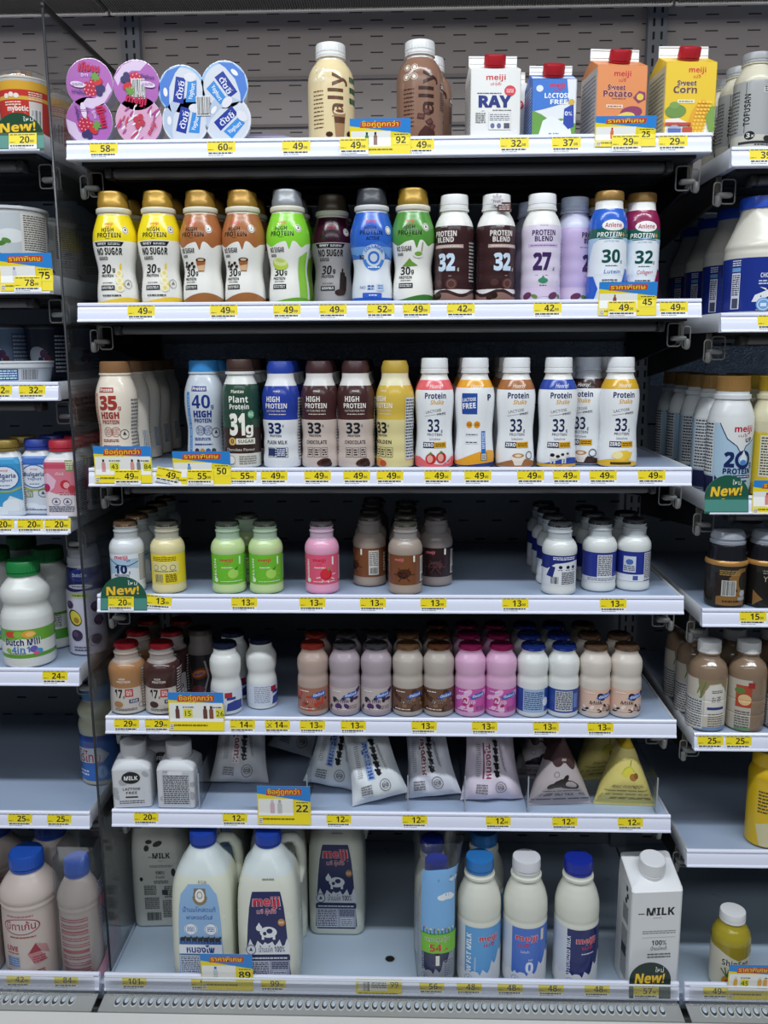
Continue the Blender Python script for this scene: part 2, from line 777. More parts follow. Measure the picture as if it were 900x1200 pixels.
RAIL = M('e6e9fb', 0.14)
SHELFTOP = M('a2b2cb', 0.32, 0, 0.03, 30)
STEEL_DK = M('17181a', 0.5)
GREY_PL = M('8e8e8c', 0.45, 0, 0.05, 40)
BACK = 415.0      # back wall, mm behind the shelf fronts
ZB = [266.3, 42.2, -201.2, -399.2, -600.8, -763.0]
ZL = [279.0, 83.0, -72.0, -276.0, -521.0, -768.0]
ZR = [247.0, 22.0, -244.0, -419.0, -622.0, -823.0]
DECK = -1034.0
TOP = 24.0        # shelf surface above the rail's lower edge

w = MB()
w.box(-1500, 1600, BACK, BACK + 20, Z(-1100), Z(300), panel('slotted_grey_panel', '8d949c', '0c0d0f', 0.066, 0.038, 0.019, 0.0035))
struct(w.build('wall_back'))
w = MB()
w.box(-1500, 1600, BACK + 1, BACK + 20, Z(300), Z(700), panel('slotted_taupe_panel', 'aaa29f', '242120', 0.075, 0.0135, 0.023, 0.0022))
struct(w.build('wall_back_upper'))
w = MB()
w.box(-1500, 1600, BACK - 5, BACK + 2, Z(486), Z(492), M('8b8583', 0.5))  # strips stand in for edges of shade on the back wall
w.box(-1500, 1600, BACK - 5, BACK + 2, Z(405), Z(410), M('7e7876', 0.5))
struct(w.build('trim_1'))
zc = at(450, 11, 0.30).z * 1000
w = MB()
w.box(-1500, 1600, -90, BACK + 20, zc + 60, zc + 90, M('8a8784', 0.6))
struct(w.build('ceiling'))
# perforated air outlet along the front of the canopy, one length per bay
for k, (x0, x1, lab) in enumerate(((-1460, -476, 'grey ribbed air outlet under the canopy above the left bay'),
                                   (-472, 470, 'grey ribbed air outlet under the canopy above the middle bay'),
                                   (474, 1500, 'grey ribbed air outlet under the canopy above the right bay'))):
    t = thing('air_outlet', lab, 'air outlet', 'canopy air outlets', (0, 0, 0))
    b = MB()
    b.box(x0, x1, 60, 298, zc + 2, zc + 40, M('55534f', 0.7), 2)
    b.build('grille_body', t)
    b = MB()
    x = x0 + 4
    while x < x1 - 4:
        if -820 < x < 820:
            b.box(x, x + 1.6, 62, 294, zc - 0.5, zc + 2.2, M('6b6862', 0.6))
        x += 4.2
    b.build('ribs', t)
    b = MB()
    b.box(x0, x1, 294, 301, zc - 3, zc + 8, M('b9b6b1', 0.35), 1)
    b.build('edge_trim', t)
w = MB()
w.box(-2600, 2600, -3600, 600, -30, 0, M('c9c6c0', 0.35, 0, 0.05, 3))
struct(w.build('floor'))
# uprights between the bays, with two columns of slots
for k, x in enumerate((-472, 474)):
    b = MB()
    b.box(x - 17, x + 17, BACK - 16, BACK + 1, Z(-1050), Z(640), M('7d8188', 0.45))
    for q in (-7, 7):
        z = -1000
        while z < 620:
            b.box(x + q - 2, x + q + 2, BACK - 16.4, BACK - 15, Z(z), Z(z + 13), M('0a0a0b', 0.6))
            z += 22
    struct(b.build('trim_%d' % (k + 2)))


# ------------------------------------------------------------------ shelves
def shelf(x0, x1, zb, label, name_group, tube=True):
    """x0, x1 in mm; zb = lower edge of the price rail"""
    t = thing('display_shelf', label, 'shelf', name_group, ((x0 + x1) / 2000, 0, (ZC * 1000 + zb) / 1000))
    h = (x1 - x0) / 2
    b = MB()
    b.box(-h, h, 11, BACK - 20, 2, TOP, SHELFTOP, 1.2)
    b.build('shelf_board', t)
    for sx in (-1, 1):
        b = MB()
        b.box(sx * h - 1.2, sx * h + 1.2, 10, BACK - 40, 1, TOP + 4, M('c3c6cc', 0.35), 0.8)
        b.build('side_rim', t)
    b = MB()
    pr = [(-1.5, 0), (-2.4, 1.2), (-2.0, 2.8), (0.3, 4.2), (0.6, 8), (1.6, 14), (2.9, 19.6), (4.8, 22.4), (2.8, 23.6), (3.0, 26.2), (4.6, 27.8), (7, 28), (11, 26), (11, 0)]
    b.prism(pr, -h - 2, h + 2, RAIL)
    b.build('price_rail', t, 25)
    b = MB()
    b.box(-h + 12, h - 12, 20, BACK - 22, -3, 2, STEEL_DK)  # underside blackened: darkness below the shelf put into its colour
    for y in (120, 200, 280):
        b.box(-h + 30, h - 30, y, y + 14, -7, -3, M('26272a', 0.45))
    b.build('underside', t)
    if tube:
        b = MB()
        b.box(-h + 48, h - 48, 36, 58, -17, -4, M('5e5e62', 0.35), 4)
        for sx in (-1, 1):
            b.box(sx * (h - 44) - 5, sx * (h - 44) + 5, 34, 60, -18, -3, M('3a3a3c', 0.4), 2)
        b.build('light_tube', t)
    for sx in (-1, 1):
        b = MB()
        xx = sx * (h - 5)
        prof = [(72, 1), (72, -24), (78, -32), (90, -36), (BACK - 16, -74), (BACK - 16, 1)]
        b.prism(prof, xx - 3, xx + 3, STEEL_DK)
        b.prism([(69, 0), (69, -24), (72, -30), (78, -34), (78, -32), (72, -24), (72, 0)], xx - 4, xx + 4, M('6e6a62', 0.5))
        b.build('bracket', t)
        c = MB()

        def loop(cx, cz, hw, hh, y, r):
            pts = []
            for q, (ax, az) in enumerate(((1, -1), (1, 1), (-1, 1), (-1, -1))):
                for j in range(4):
                    a = -PI / 2 + q * PI / 2 + j / 3 * PI / 2
                    pts.append((cx + ax * (hw - 4) + 4 * math.cos(a), y, cz + az * (hh - 4) + 4 * math.sin(a)))
            c.tube(pts, r, GREY_PL, 6, True)
        loop(sx * (h - 17), -22, 10, 17, 62, 1.1)
        loop(sx * (h - 0), -26, 5.5, 16, 58, 1.0)
        c.box(sx * (h - 11) - 11, sx * (h - 11) + 11, 54, 68, -31, -24, GREY_PL, 2)
        c.box(sx * (h - 0) - 4, sx * (h - 0) + 4, 51, 58, -44, -28, GREY_PL, 2)
        c.build('bracket_clip', t)
    return t


ORD = ['top', 'second', 'third', 'fourth', 'fifth', 'sixth']
ORDC = ['topmost', 'second from top', 'third from top', 'fourth from top', 'fifth from top', 'lowest raised']
for i in range(6):
    shelf(-450, 450, ZB[i], 'white-fronted grey steel shelf of the middle bay, %s' % ORDC[i], 'shelves of the middle bay', i < 3)
    shelf(-1390, -491, ZL[i], 'white-fronted grey steel shelf of the left bay, %s' % ORDC[i], 'shelves of the left bay', i < 3)
    shelf(483, 1390, ZR[i], 'white-fronted grey steel shelf of the right bay, %s' % ORDC[i], 'shelves of the right bay', i < 3)

# bottom deck, one tray per bay, each with its rail; clear fence, air grille, bumper
for x0, x1, nm in ((-1400, -470, 'left'), (-467, 468, 'middle'), (471, 1400, 'right')):
    t = thing('bottom_deck', 'pale grey bottom deck of the %s bay with white price rail' % nm, 'deck', 'bottom decks', (0, -0.05, ZC + DECK / 1000))
    b = MB()
    b.box(x0, x1, 14, 50 + BACK - 3, -20, 0, M('adbed0', 0.3, 0, 0.03, 20), 1)
    b.build('deck_tray', t)
    b = MB()
    pr = [(-1.5, 0), (-2.4, 1.2), (-2.0, 2.8), (0.3, 4.2), (0.6, 8), (1.6, 14), (2.9, 19.6), (4.8, 22.4), (2.8, 23.6), (3.0, 26.2), (4.6, 27.8), (7, 28), (11, 26), (11, -8), (6, -8)]
    b.prism([(y, z + 8) for y, z in pr], x0 + 3, x1 - 3, RAIL)
    b.build('price_rail', t, 25)
    if nm == 'middle':
        b = MB()
        P = [Vector((14 + 0, 0, 0))]
        cx, cy = xat(457, 0.045, ZC + DECK / 1000) * 1000, 95
        b.grid([[Vector((cx + r * math.cos(a * PI / 8), cy + r * math.sin(a * PI / 8), z)) for a in range(16)] for r, z in ((9.5, 0.5), (8, 0.9), (7.6, -1))], M('9aa4ae', 0.4), True)
        b.face([Vector((cx + 8 * math.cos(a * PI / 8), cy + 8 * math.sin(a * PI / 8), 0.4)) for a in range(16)], M('08090a', 0.8))
        b.build('drain_hole', t)
    t = thing('front_fence', 'clear plastic fence in front of the %s bottom price rail' % nm, 'fence', 'clear fences of the bottom deck', (0, -0.0555, ZC + DECK / 1000))
    b = MB()
    b.box(x0 + 8, x1 - 8, -0.8, 0.8, 4, 37, film('clear_fence', (0.98, 0.985, 0.985), 0.05, 0.1, 0.025))
    b.build('fence_sheet', t)
    b = MB()
    b.box(x0 + 8, x1 - 8, -1.8, 1.8, 37, 39, M('d7dce2', 0.2), 0.6)
    b.build('top_edge', t)
    t = thing('air_return_grille', 'grey return air grille with a row of oval slots, %s bay' % nm, 'grille', 'return air grilles', (0, -0.0515, ZC + DECK / 1000 + 0.003))
    b = MB()
    gp = M('a6a7a5', 0.35, 0.2)
    b.prism([(0, 0), (0, -3), (-35, -6), (-35, -3)][::-1], x0 + 4, x1 - 4, gp)
    b.build('grille_plate', t)
    b = MB()
    x = x0 + 30
    sl = 3.0 / 35
    while x < x1 - 30:
        if -720 < x < 720:
            ce = lambda y: Vector((x, y, 0.3 + y * sl))
            P = [[Vector((x + r * 5.2 * math.cos(a), -15 + r * 10 * math.sin(a), 0)) for a in [q * PI / 8 for q in range(16)]] for r in (1.12, 0.9)]
            for row, dz in zip(P, (0.2, 0.9)):
                for p in row:
                    p.z = dz + p.y * sl
            b.grid(P, M('c4c6c6', 0.25), True)
            b.face(P[1], M('3c3f42', 0.5))
            Q = []
            for r, hgt in ((0.78, 0.2), (0.5, 1.6), (0.08, 2.0)):
                Q.append([Vector((x + 0.6 + r * 4.6 * math.cos(a), -13 + r * 7.6 * math.sin(a), 0)) for a in [q * PI / 6 for q in range(12)]])
                for p in Q[-1]:
                    p.z = 1.0 + hgt + p.y * sl
            b.grid(Q, M('b9c4cf', 0.3), True, False, True)
        x += 13.4
    b.build('slot_louvers', t)
b = MB()
b.box(-1500, 1600, -200, -87, Z(DECK - 200), Z(DECK + 1), M('dcdad6', 0.4), 5)
b.box(-1500, 1600, -88, 440, Z(DECK - 200), Z(DECK - 40), M('8a8c8c', 0.5))
struct(b.build('baseboard_front'))

# clear divider between the left and the middle bay
t = thing('bay_divider', 'clear plastic divider panel with dark front edge between left and middle bays', 'divider', None, (-0.4715, 0, ZC))
b = MB()
b.box(-1.5, 1.5, 2, 395, DECK + 4, 466, film('clear_divider', (0.95, 0.955, 0.96), 0.07, 0.05, 0.015))
b.build('clear_panel', t)
b = MB()
b.box(-1.6, 1.6, -1, 2, DECK + 4, 466, M('2a2c30', 0.35), 0.5)
b.build('front_edge', t)
b = MB()
b.box(-2.5, 2.5, 0, 395, 466, 473, M('141212', 0.5), 0.5)
b.build('top_seal', t)
# crinkled silver insulation strip along the back under the second shelf
foil = bpy.data.materials.new('crinkled_foil')
foil.use_nodes = True
nt = foil.node_tree
bs = nt.nodes['Principled BSDF']
bs.inputs['Metallic'].default_value = 0.25
bs.inputs['Roughness'].default_value = 0.3
tc = nt.nodes.new('ShaderNodeTexCoord')
vo = nt.nodes.new('ShaderNodeTexVoronoi')
vo.inputs['Scale'].default_value = 260
nt.links.new(tc.outputs['Object'], vo.inputs['Vector'])
bp = nt.nodes.new('ShaderNodeBump')
bp.inputs['Strength'].default_value = 1.0
bp.inputs['Distance'].default_value = 0.004
nt.links.new(vo.outputs['Distance'], bp.inputs['Height'])
nt.links.new(bp.outputs[0], bs.inputs['Normal'])
bs.inputs['Base Color'].default_value = lin('c3d4e8')
for x0, x1, z0, z1, lab in ((-440, 440, -32, 14, 'crinkled silver insulation strip at the back behind the third middle shelf'),
                            (494, 1380, -70, 4, 'crinkled silver insulation strip at the back of the right bay')):
    b = MB()
    n = 80
    r = random.Random(4)
    P = [[Vector((x0 + (x1 - x0) * i / n, BACK - 8 + r.uniform(-2.5, 2.5), z)) for i in range(n + 1)] for z in [z0 + (z1 - z0) * k / 6 for k in range(7)]]
    b.grid(P, foil, False)
    b.grid([[Vector((p.x, BACK - 2, p.z)) for p in row] for row in P], foil, False, flip=True)
    o = b.build('insulation_strip')
    o.location = (0, 0, ZC)
    tag(o, lab, 'insulation', 'insulation strips')
# ------------------------------------------------------------------ builders for packages
def solve(a, b, n):
    return [a + (b - a) * i / (n - 1) for i in range(n)]


def cap_mesh(rows, col, ribs=0.0, m=12, rough=0.35, metal=0.0, z0=0.0):
    mb = MB()
    L = Loft([(z + z0, r) for z, r in rows], m)
    if ribs:
        for j, row in enumerate(L.P):
            if 0 < j < len(L.P) - 2:
                for i, p in enumerate(row):
                    if i % 2:
                        k = 1 - ribs / max(1, math.hypot(p.x, p.y))
                        p.x *= k
                        p.y *= k
    L.mesh(mb, M(col, rough, metal))
    return mb


def screw(r, h, t=0.9):
    """a flat screw cap with a slightly rounded top edge"""
    return [(0, r), (h * 0.2, r), (h * 0.22, r - 0.5), (h * 0.27, r - 0.5), (h * 0.29, r), (h - 1.6, r * 0.985), (h - 0.4, r * 0.95), (h, r * 0.88 * t / 0.9)]


def package(name, rows, body, wrap=None, art=None, cap=None, m=10, part='label', smooth=True, body_name='body', extra=None, rough=0.19, base_d=0.2, zs=1.0, warp=None):
    """rows: Loft rows; body: material or function of z; wrap: (v0, v1, colour or function of v); cap: list of (name, MB)"""
    root = bpy.data.objects.new(name, None)
    COL.objects.link(root)
    root.empty_display_size = 0.02
    L = Loft(rows, m)
    if warp:
        for rr in L.P:
            for p in rr:
                warp(p)
    mb = MB()
    L.mesh(mb, body)
    mb.build(body_name, root, 40 if smooth else 30)
    if wrap:
        v0, v1, col = wrap
        S = L.surf(v0, v1, smooth)
        lb = MB()
        if callable(col):
            skin(lb, S, lambda v: M(col(v), rough), base_d)
        elif col:
            skin(lb, S, M(col, rough), base_d)
        if art:
            art(Art(lb, S, base_d + 0.08, 0.04, rough))
        lb.build(part, root, 40 if smooth else 30)
    for nm, c in cap or []:
        c.build(nm, root, 30)
    if extra:
        extra(root, L)
    root['fresh'] = 1
    return low(root, zs)


def low(root, zs):
    """true height of a package: scale its parts upright"""
    if zs != 1.0:
        for ch in root.children:
            ch.data.transform(Matrix.Diagonal((1, 1, zs, 1)))
            low(ch, zs)
    return root


SHELFZ = {}
for _i in range(6):
    SHELFZ['m%d' % (_i + 1)] = ZC + (ZB[_i] + TOP) / 1000
    SHELFZ['l%d' % (_i + 1)] = ZC + (ZL[_i] + TOP) / 1000
    SHELFZ['r%d' % (_i + 1)] = ZC + (ZR[_i] + TOP) / 1000
SHELFZ['m7'] = SHELFZ['l7'] = SHELFZ['r7'] = ZC + DECK / 1000


def put(proto, px, sh, y, label, cat='bottle', group=None, rz=0.0, hz=80, x=None, tilt=None):
    """stand a copy of proto on shelf sh, y mm behind the shelf front, in photo column px (taken hz mm above the shelf)"""
    if proto.get('fresh'):
        o = proto
        del o['fresh']
        o['made'] = 1
    else:
        o = dup(proto)
        for k in ('group', 'made'):
            if k in o:
                del o[k]
    z = SHELFZ[sh]
    X = x if x is not None else xat(px, y / 1000, z + hz / 1000)
    o.location = (X, y / 1000, z + 0.0006)
    o.rotation_euler = (tilt or 0, 0, math.radians(rz))
    tag(o, label, cat, group)
    return o


NTH = ['', '', 'third', 'fourth', 'fifth', 'sixth']


def row(proto, px, sh, y, n, pitch, label, short, cat='bottle', group=None, rz=0, drift=0.0, hz=80, rot=None, back=None, x=None):
    """n packages one behind the other; label for the front one, short names it in the labels of those behind"""
    z = SHELFZ[sh]
    X = x if x is not None else xat(px, y / 1000, z + hz / 1000)
    for k in range(n):
        lb = label if k == 0 else '%s directly behind the %s' % (cat, short) if k == 1 else '%s %s in the row behind the %s' % (NTH[k], cat, short)
        put((back or proto) if k else proto, 0, sh, y + k * pitch, lb, cat, group, (rot[k] if rot else rz), hz, x=X + k * drift / 1000)


# ------------------------------------------------------------------ price tags, cards, NEW tongues
TAGM = {}
YEL = 'f2dc28'


def tag_mesh(num, cross=False):
    if (num, cross) in TAGM:
        return TAGM[(num, cross)]
    mb = MB()
    rows = [(0.3 + (z - 4) / 6.0 - 0.45, z) for z in (3.0, 25.0)]
    S = sheet(40, rows)
    L = S.vs[-1]
    P = [[p + S.N[0][0] * 0.0 for p in r] for r in S.P]
    Q = [[p - S.N[0][0] * 0.25 for p in r] for r in S.P]
    mb.grid(P, M('f1f1f0', 0.4), False)
    mb.grid(Q, M('f1f1f0', 0.4), False, flip=True)
    A = Art(mb, S, 0.05, 0.03)
    A.rect(-20, 6.5, 20, L, YEL)
    A.text(num, 9.5, 8.4, 9.2, '141414', 1.3, al='r')
    A.text('00', 10.2, 9.2, 3.6, '3a3826', 1.2, al='l')
    A.fine(-18.5, 18.6, 17, 21.4, 1, '6c6012', 5, 0.5)
    A.fine(-18.5, 8.6, -11, 10.2, 1, '6c6012', 6, 0.6)
    A.fine(-18, 3.3, 16, 5.8, 1, '20242c', len(num) + int(num) % 7, 0.8)
    A.fine(-18, 0.8, 4, 2.4, 1, '80848c', 9, 0.5)
    if cross:
        A.line([(-16, 9), (-9, 16)], 0.8, '333').line([(-16, 16), (-9, 9)], 0.8, '333')
    o = mb.build('price_tag', flat=True)
    TAGM[(num, cross)] = o
    o['fresh'] = 1
    return o


def rail_z(sh):
    i = int(sh[1]) - 1
    if i == 6:
        return ZC + (DECK + 8) / 1000, -0.05
    return ZC + {'m': ZB, 'l': ZL, 'r': ZR}[sh[0]][i] / 1000, 0.0


def price_tag(num, px, sh, where, d=0.0, tilt=0.0, cross=False):
    p = tag_mesh(num, cross)
    o = p
    if p.get('fresh'):
        del p['fresh']
    else:
        o = p.copy()
        COL.objects.link(o)
    z, y = rail_z(sh)
    X = xat(px, y, z + 0.014)
    o.location = (X, y - d / 1000, z + (0.002 if tilt else 0))
    o.rotation_euler = (0, math.radians(tilt), 0)
    tag(o, 'yellow price tag reading %s, %s' % (num, where), 'price tag', 'price tags on the rails')


def bottle_icon(A, u, v, h, c, capc):
    w = h * 0.3
    A.poly([(u - w / 2, v), (u + w / 2, v), (u + w / 2, v + h * 0.68), (u + w * 0.25, v + h * 0.82), (u - w * 0.25, v + h * 0.82), (u - w / 2, v + h * 0.68)], c)
    A.rect(u - w * 0.27, v + h * 0.82, u + w * 0.27, v + h, capc)


def card(px0, px1, py0, py1, sh, title, nums, label, d=1.2, icons=(('d88', 'a33'),), cover=None, title_only=True):
    """bent paper offer card standing in the price rail: blue top with lettering, yellow lower part"""
    zr, yr = rail_z(sh)
    Y = yr - d / 1000
    a, b = at(px0, py1, Y), at(px1, py0, Y)
    w = (b.x - a.x) * 1000
    zb = (a.z - zr) * 1000
    zt = (b.z - zr) * 1000
    rows = [(0.3 + (z - 4) / 6.0 - 0.45, z) for z in (max(zb, 1.0), 26.0)] + [(1.2, zt)]
    S = sheet(w, rows)
    H = S.vs[-1]
    mb = MB()
    mb.grid(S.P, M(YEL, 0.35), False)
    mb.grid([[p + Vector((0, 0.35, 0)) for p in r] for r in S.P], M('e8e6e0', 0.5), False, flip=True)
    A = Art(mb, S, 0.06, 0.035)
    hw = w / 2
    A.poly([(-hw, H * 0.80), (hw, H * 0.58 if nums and len(nums) < 2 else H * 0.7), (hw, H), (-hw, H)], '2d86d6')
    nb = 0.9
    A.rect(-hw + 1.5, H * 0.22, hw - (w * 0.33 if len(nums) < 2 else 2), H * (0.66 if len(nums) < 2 else 0.72), 'f4f3ee')
    A.poly([(-w * 0.33, H * 0.75), (w * 0.33, H * 0.77), (w * 0.34, H * 0.93), (-w * 0.32, H * 0.91)], 'c8482a')
    A.text(title, w * 0.005, H * 0.785, H * 0.12, '8e1f14', 3.2, w=w * 0.61)
    A.text(title, w * 0.0, H * 0.79, H * 0.12, 'fbd23a', 2.2, w=w * 0.60)
    if len(nums) < 2:
        for k, (c1, c2) in enumerate(icons):
            bottle_icon(A, -w * 0.22 + k * w * 0.14, H * 0.27, H * 0.36, c1, c2)
        A.rect(hw * 0.42, H * 0.26, hw * 0.94, H * 0.60, 'f4e23a')
        A.text(nums[0], hw * 0.68, H * 0.31, H * 0.19, '141414', 1.4)
        A.fine(hw * 0.46, H * 0.54, hw * 0.92, H * 0.59, 1, '333', 3)
    else:
        for k, n in enumerate(nums):
            u = -hw + w * (0.16 + 0.5 * k)
            bottle_icon(A, u, H * 0.30, H * 0.34, icons[0][0], icons[0][1])
            if k:
                bottle_icon(A, u + w * 0.11, H * 0.30, H * 0.34, icons[-1][0], icons[-1][1])
            A.rect(u + w * (0.11 + 0.08 * k), H * 0.33, u + w * (0.27 + 0.07 * k), H * 0.56, 'e9e23c')
            A.text(n, u + w * (0.19 + 0.075 * k), H * 0.37, H * 0.14, '141414', 1.0)
            A.fine(u + w * 0.1, H * 0.58, u + w * 0.3, H * 0.63, 1, '444', 8 + k)
    A.fine(-hw + 3, H * 0.10, hw * 0.4, H * 0.17, 1, '7a6c10', 4)
    A.rect(-hw + 2, H * 0.03, -hw + 8, H * 0.16, 'f2f0e8')
    A.fine(-hw + 2.5, H * 0.04, -hw + 7.5, H * 0.15, 3, '333', 2)
    o = mb.build('offer_card', flat=True)
    c = at((px0 + px1) / 2, (py0 + py1) / 2, Y)
    o.location = (c.x, Y, zr)
    tag(o, label, 'offer card', 'blue and yellow offer cards')
    return o


def tongue(px0, px1, py0, py1, sh, label, d=1.2, dark='1d5a47', thai=True):
    """round-topped green card with NEW! lettering standing in the rail"""
    zr, yr = rail_z(sh)
    Y = yr - d / 1000
    a, b = at(px0, py1, Y), at(px1, py0, Y)
    w = (b.x - a.x) * 1000
    zt = (b.z - zr) * 1000
    rows = [(0.3 + (z - 4) / 6.0 - 0.45, z) for z in (1.5, 26.0)] + [(1.6, zt)]
    S = sheet(w, rows)
    H = S.vs[-1]
    hw = w / 2
    vs0 = S.vs[1]
    mb = MB()
    A = Art(mb, S, 0.0, 0.05)
    r = min(hw, H - 2)
    out = [(-hw, 0), (hw, 0)] + [(hw * math.cos(t), (H - r) + r * math.sin(t)) for t in [PI * k / 20 for k in range(21)]]
    A.poly(out, dark)
    B = Art(mb, S, -0.4, 0.05)
    B.poly(out, 'd8d8d2')
    A.rect(-hw + 0.5, 3, hw - 0.5, vs0 - 4, '4d8a80' if dark != '0f2e28' else '4a5a55')
    if thai:
        A.text('ใหม่', hw * 0.42, vs0 + (H - vs0) * 0.56, (H - vs0) * 0.20, 'eef4ee', 0.8, w=w * 0.2)
    A.text('New!', -w * 0.02, vs0 + (H - vs0) * 0.06, (H - vs0) * 0.42, '8a5a10', 3.4, w=w * 0.72, slant=0.12, rot=3)
    A.text('New!', -w * 0.02, vs0 + (H - vs0) * 0.06, (H - vs0) * 0.42, 'f8cf3c', 2.0, w=w * 0.70, slant=0.12, rot=3)
    o = mb.build('shelf_tongue', flat=True)
    c = at((px0 + px1) / 2, (py0 + py1) / 2, Y)
    o.location = (c.x, Y, zr)
    tag(o, label, 'shelf sign', 'round green new-product signs')
# ------------------------------------------------------------------ everything in the price rails
T = price_tag
for a in [
    ('58', 121, 'm1', 'under the purple yogurt four-pack'), ('60', 259, 'm1', 'under the blue and white yogurt four-pack'),
    ('49', 347, 'm1', 'left of the cream bottle on the top shelf'), ('49', 415, 'm1', 'half under the left end of the top shelf offer card', 2.4),
    ('49', 492, 'm1', 'under the brown bottle on the top shelf'), ('32', 603, 'm1', 'under the white carton on the top shelf'),
    ('37', 664, 'm1', 'under the small blue carton'), ('29', 734, 'm1', 'over the offer card under the orange carton', 2.4),
    ('29', 789, 'm1', 'under the yellow corn carton'),
    ('49', 165, 'm2', 'between the two yellow bottles, leftmost of the second rail'), ('49', 262, 'm2', 'between the two brown and white bottles of the second shelf'),
    ('49', 336, 'm2', 'under the lime green bottle'), ('49', 390, 'm2', 'under the recessed maroon bottle'), ('52', 446, 'm2', 'under the blue bottle of the second shelf'),
    ('49', 488, 'm2', 'under the dark green bottle of the second shelf'), ('42', 540, 'm2', 'under the left dark brown bottle'),
    ('42', 642, 'm2', 'under the lilac bottle'), ('49', 729, 'm2', 'over the offer card on the second rail', 2.4), ('49', 790, 'm2', 'at the right end of the second rail'),
    ('49', 150, 'm3', 'over the offer card with two prices, third rail', 2.4), ('55', 235, 'm3', 'over the offer card reading 50', 2.4), ('55', 285, 'm3', 'under the dark green plant drink bottle'),
    ('49', 321, 'm3', 'under the blue bottle, left half of the third rail'), ('49', 372, 'm3', 'under the left chocolate bottle of the third shelf'), ('49', 418, 'm3', 'under the right chocolate bottle of the third shelf'),
    ('49', 457, 'm3', 'under the golden yellow bottle'), ('49', 513, 'm3', 'under the pink topped bottle'), ('49', 560, 'm3', 'under the white and orange bottle with blue panel'),
    ('49', 622, 'm3', 'under the brown topped white bottle'), ('49', 664, 'm3', 'under the blue topped white bottle with a cow'), ('49', 707, 'm3', 'left of the last tag on the third rail'),
    ('49', 764, 'm3', 'at the right end of the third rail'),
    ('20', 142, 'm4', 'on the round green sign of the fourth rail', 2.4), ('13', 185, 'm4', 'right of the round green sign, fourth rail', 0.0, 4), ('13', 286, 'm4', 'under the green milk bottles'),
    ('13', 366, 'm4', 'under the pink milk bottle'), ('13', 437, 'm4', 'under the coffee brown milk bottles'), ('13', 508, 'm4', 'under the dark chocolate milk bottle'),
    ('13', 604, 'm4', 'under the empty stretch of the fourth shelf'), ('13', 719, 'm4', 'under the white milk bottles of the fourth shelf'),
    ('29', 148, 'm5', 'at the left end of the fifth rail'), ('29', 184, 'm5', 'left of the offer card on the fifth rail'), ('14', 284, 'm5', 'right of the offer card on the fifth rail'),
    ('14', 325, 'm5', 'with a small cross, fifth rail', 0.0, 0, True), ('13', 366, 'm5', 'under the red lidded bottle'), ('13', 414, 'm5', 'under the black lidded bottles'),
    ('13', 497, 'm5', 'under the brown lidded bottles in the middle'), ('13', 568, 'm5', 'under the pink milk bottles of the fifth shelf'),
    ('13', 640, 'm5', 'under the blue lidded bottles'), ('13', 704, 'm5', 'at the right end of the fifth rail'),
    ('20', 171, 'm6', 'under the small square milk cartons'), ('12', 275, 'm6', 'left of the offer card on the sixth rail'), ('12', 397, 'm6', 'under the pair of blue printed pouches'),
    ('12', 486, 'm6', 'under the short white pouch'), ('12', 584, 'm6', 'under the pink printed pouch'), ('12', 662, 'm6', 'under the dark brown topped pouch'), ('12', 739, 'm6', 'under the yellow pyramid pouch'),
    ('101', 157, 'm7', 'at the left end of the bottom rail'), ('99', 238, 'm7', 'under the jug with the blue label', 0.0), ('99', 320, 'm7', 'under the jug with the navy label'),
    ('56', 506, 'm7', 'under the bagged twin pack'), ('48', 550, 'm7', 'under the light blue labelled tall bottle'), ('48', 598, 'm7', 'under the mid blue labelled tall bottle'),
    ('48', 646, 'm7', 'between the two right tall bottles'), ('48', 700, 'm7', 'right of the dark blue tall bottle'), ('57', 757, 'm7', 'on the round green sign of the bottom rail', 2.4),
    ('20', 27, 'l1', 'on the round green sign of the left bay', 2.4), ('78', 33, 'l2', 'over the offer card of the left bay', 2.4), ('32', 37, 'l3', 'on the third rail of the left bay'),
    ('32', -2, 'l3', 'cut by the picture edge, third left bay rail'),
    ('20', 1, 'l4', 'cut by the picture edge, fourth left bay rail'), ('20', 35, 'l4', 'under the blue capped yogurt bottle'), ('20', 67, 'l4', 'under the red capped yogurt bottle'),
    ('24', 64, 'l5', 'on the fifth rail of the left bay'), ('25', 23, 'l6', 'left one on the sixth rail of the left bay'), ('25', 69, 'l6', 'right one on the sixth rail of the left bay'),
    ('42', 21, 'l7', 'under the pink capped bottles of the left deck'), ('84', 77, 'l7', 'under the bagged bottles of the left deck'),
    ('49', 839, 'r7', 'left of the offer card on the right deck'), ('25', 833, 'r5', 'left one under the brown tea bottles'), ('25', 866, 'r5', 'right one under the brown tea bottles'),
    ('15', 883, 'r4', 'under the dark bottles of the right bay'), ('39', 896, 'r1', 'under the grey soy bottles'), ('89', 905, 'r2', 'under the large blue labelled milk bottle'),
]:
    T(*a)
T('49', 196, 'm3', 'tilted, between the two offer cards of the third rail', 1.6, 12)
BUY2 = 'ซื้อคู่ถูกกว่า'
SPEC = 'ราคาพิเศษ'
card(410, 481, 138, 181, 'm1', BUY2, ['92'], 'blue and yellow offer card reading 92 in front of the cream bottle', 1.2, (('3d8f5a', '222'), ('8a6d60', '222')))
card(697, 770, 135, 172, 'm1', SPEC, ['25'], 'blue and yellow offer card reading 25 in front of the orange carton', 1.2, (('e8743c', 'c22'),))
card(701, 771, 330, 370, 'm2', SPEC, ['45'], 'blue and yellow offer card reading 45 on the second rail', 1.2, (('8c4a6a', 'a87a2a'),))
card(111, 176, 523, 566, 'm3', BUY2, ['43', '84'], 'blue and yellow offer card reading 43 and 84 on the third rail', 1.2, (('d99', '222'), ('888', '222')))
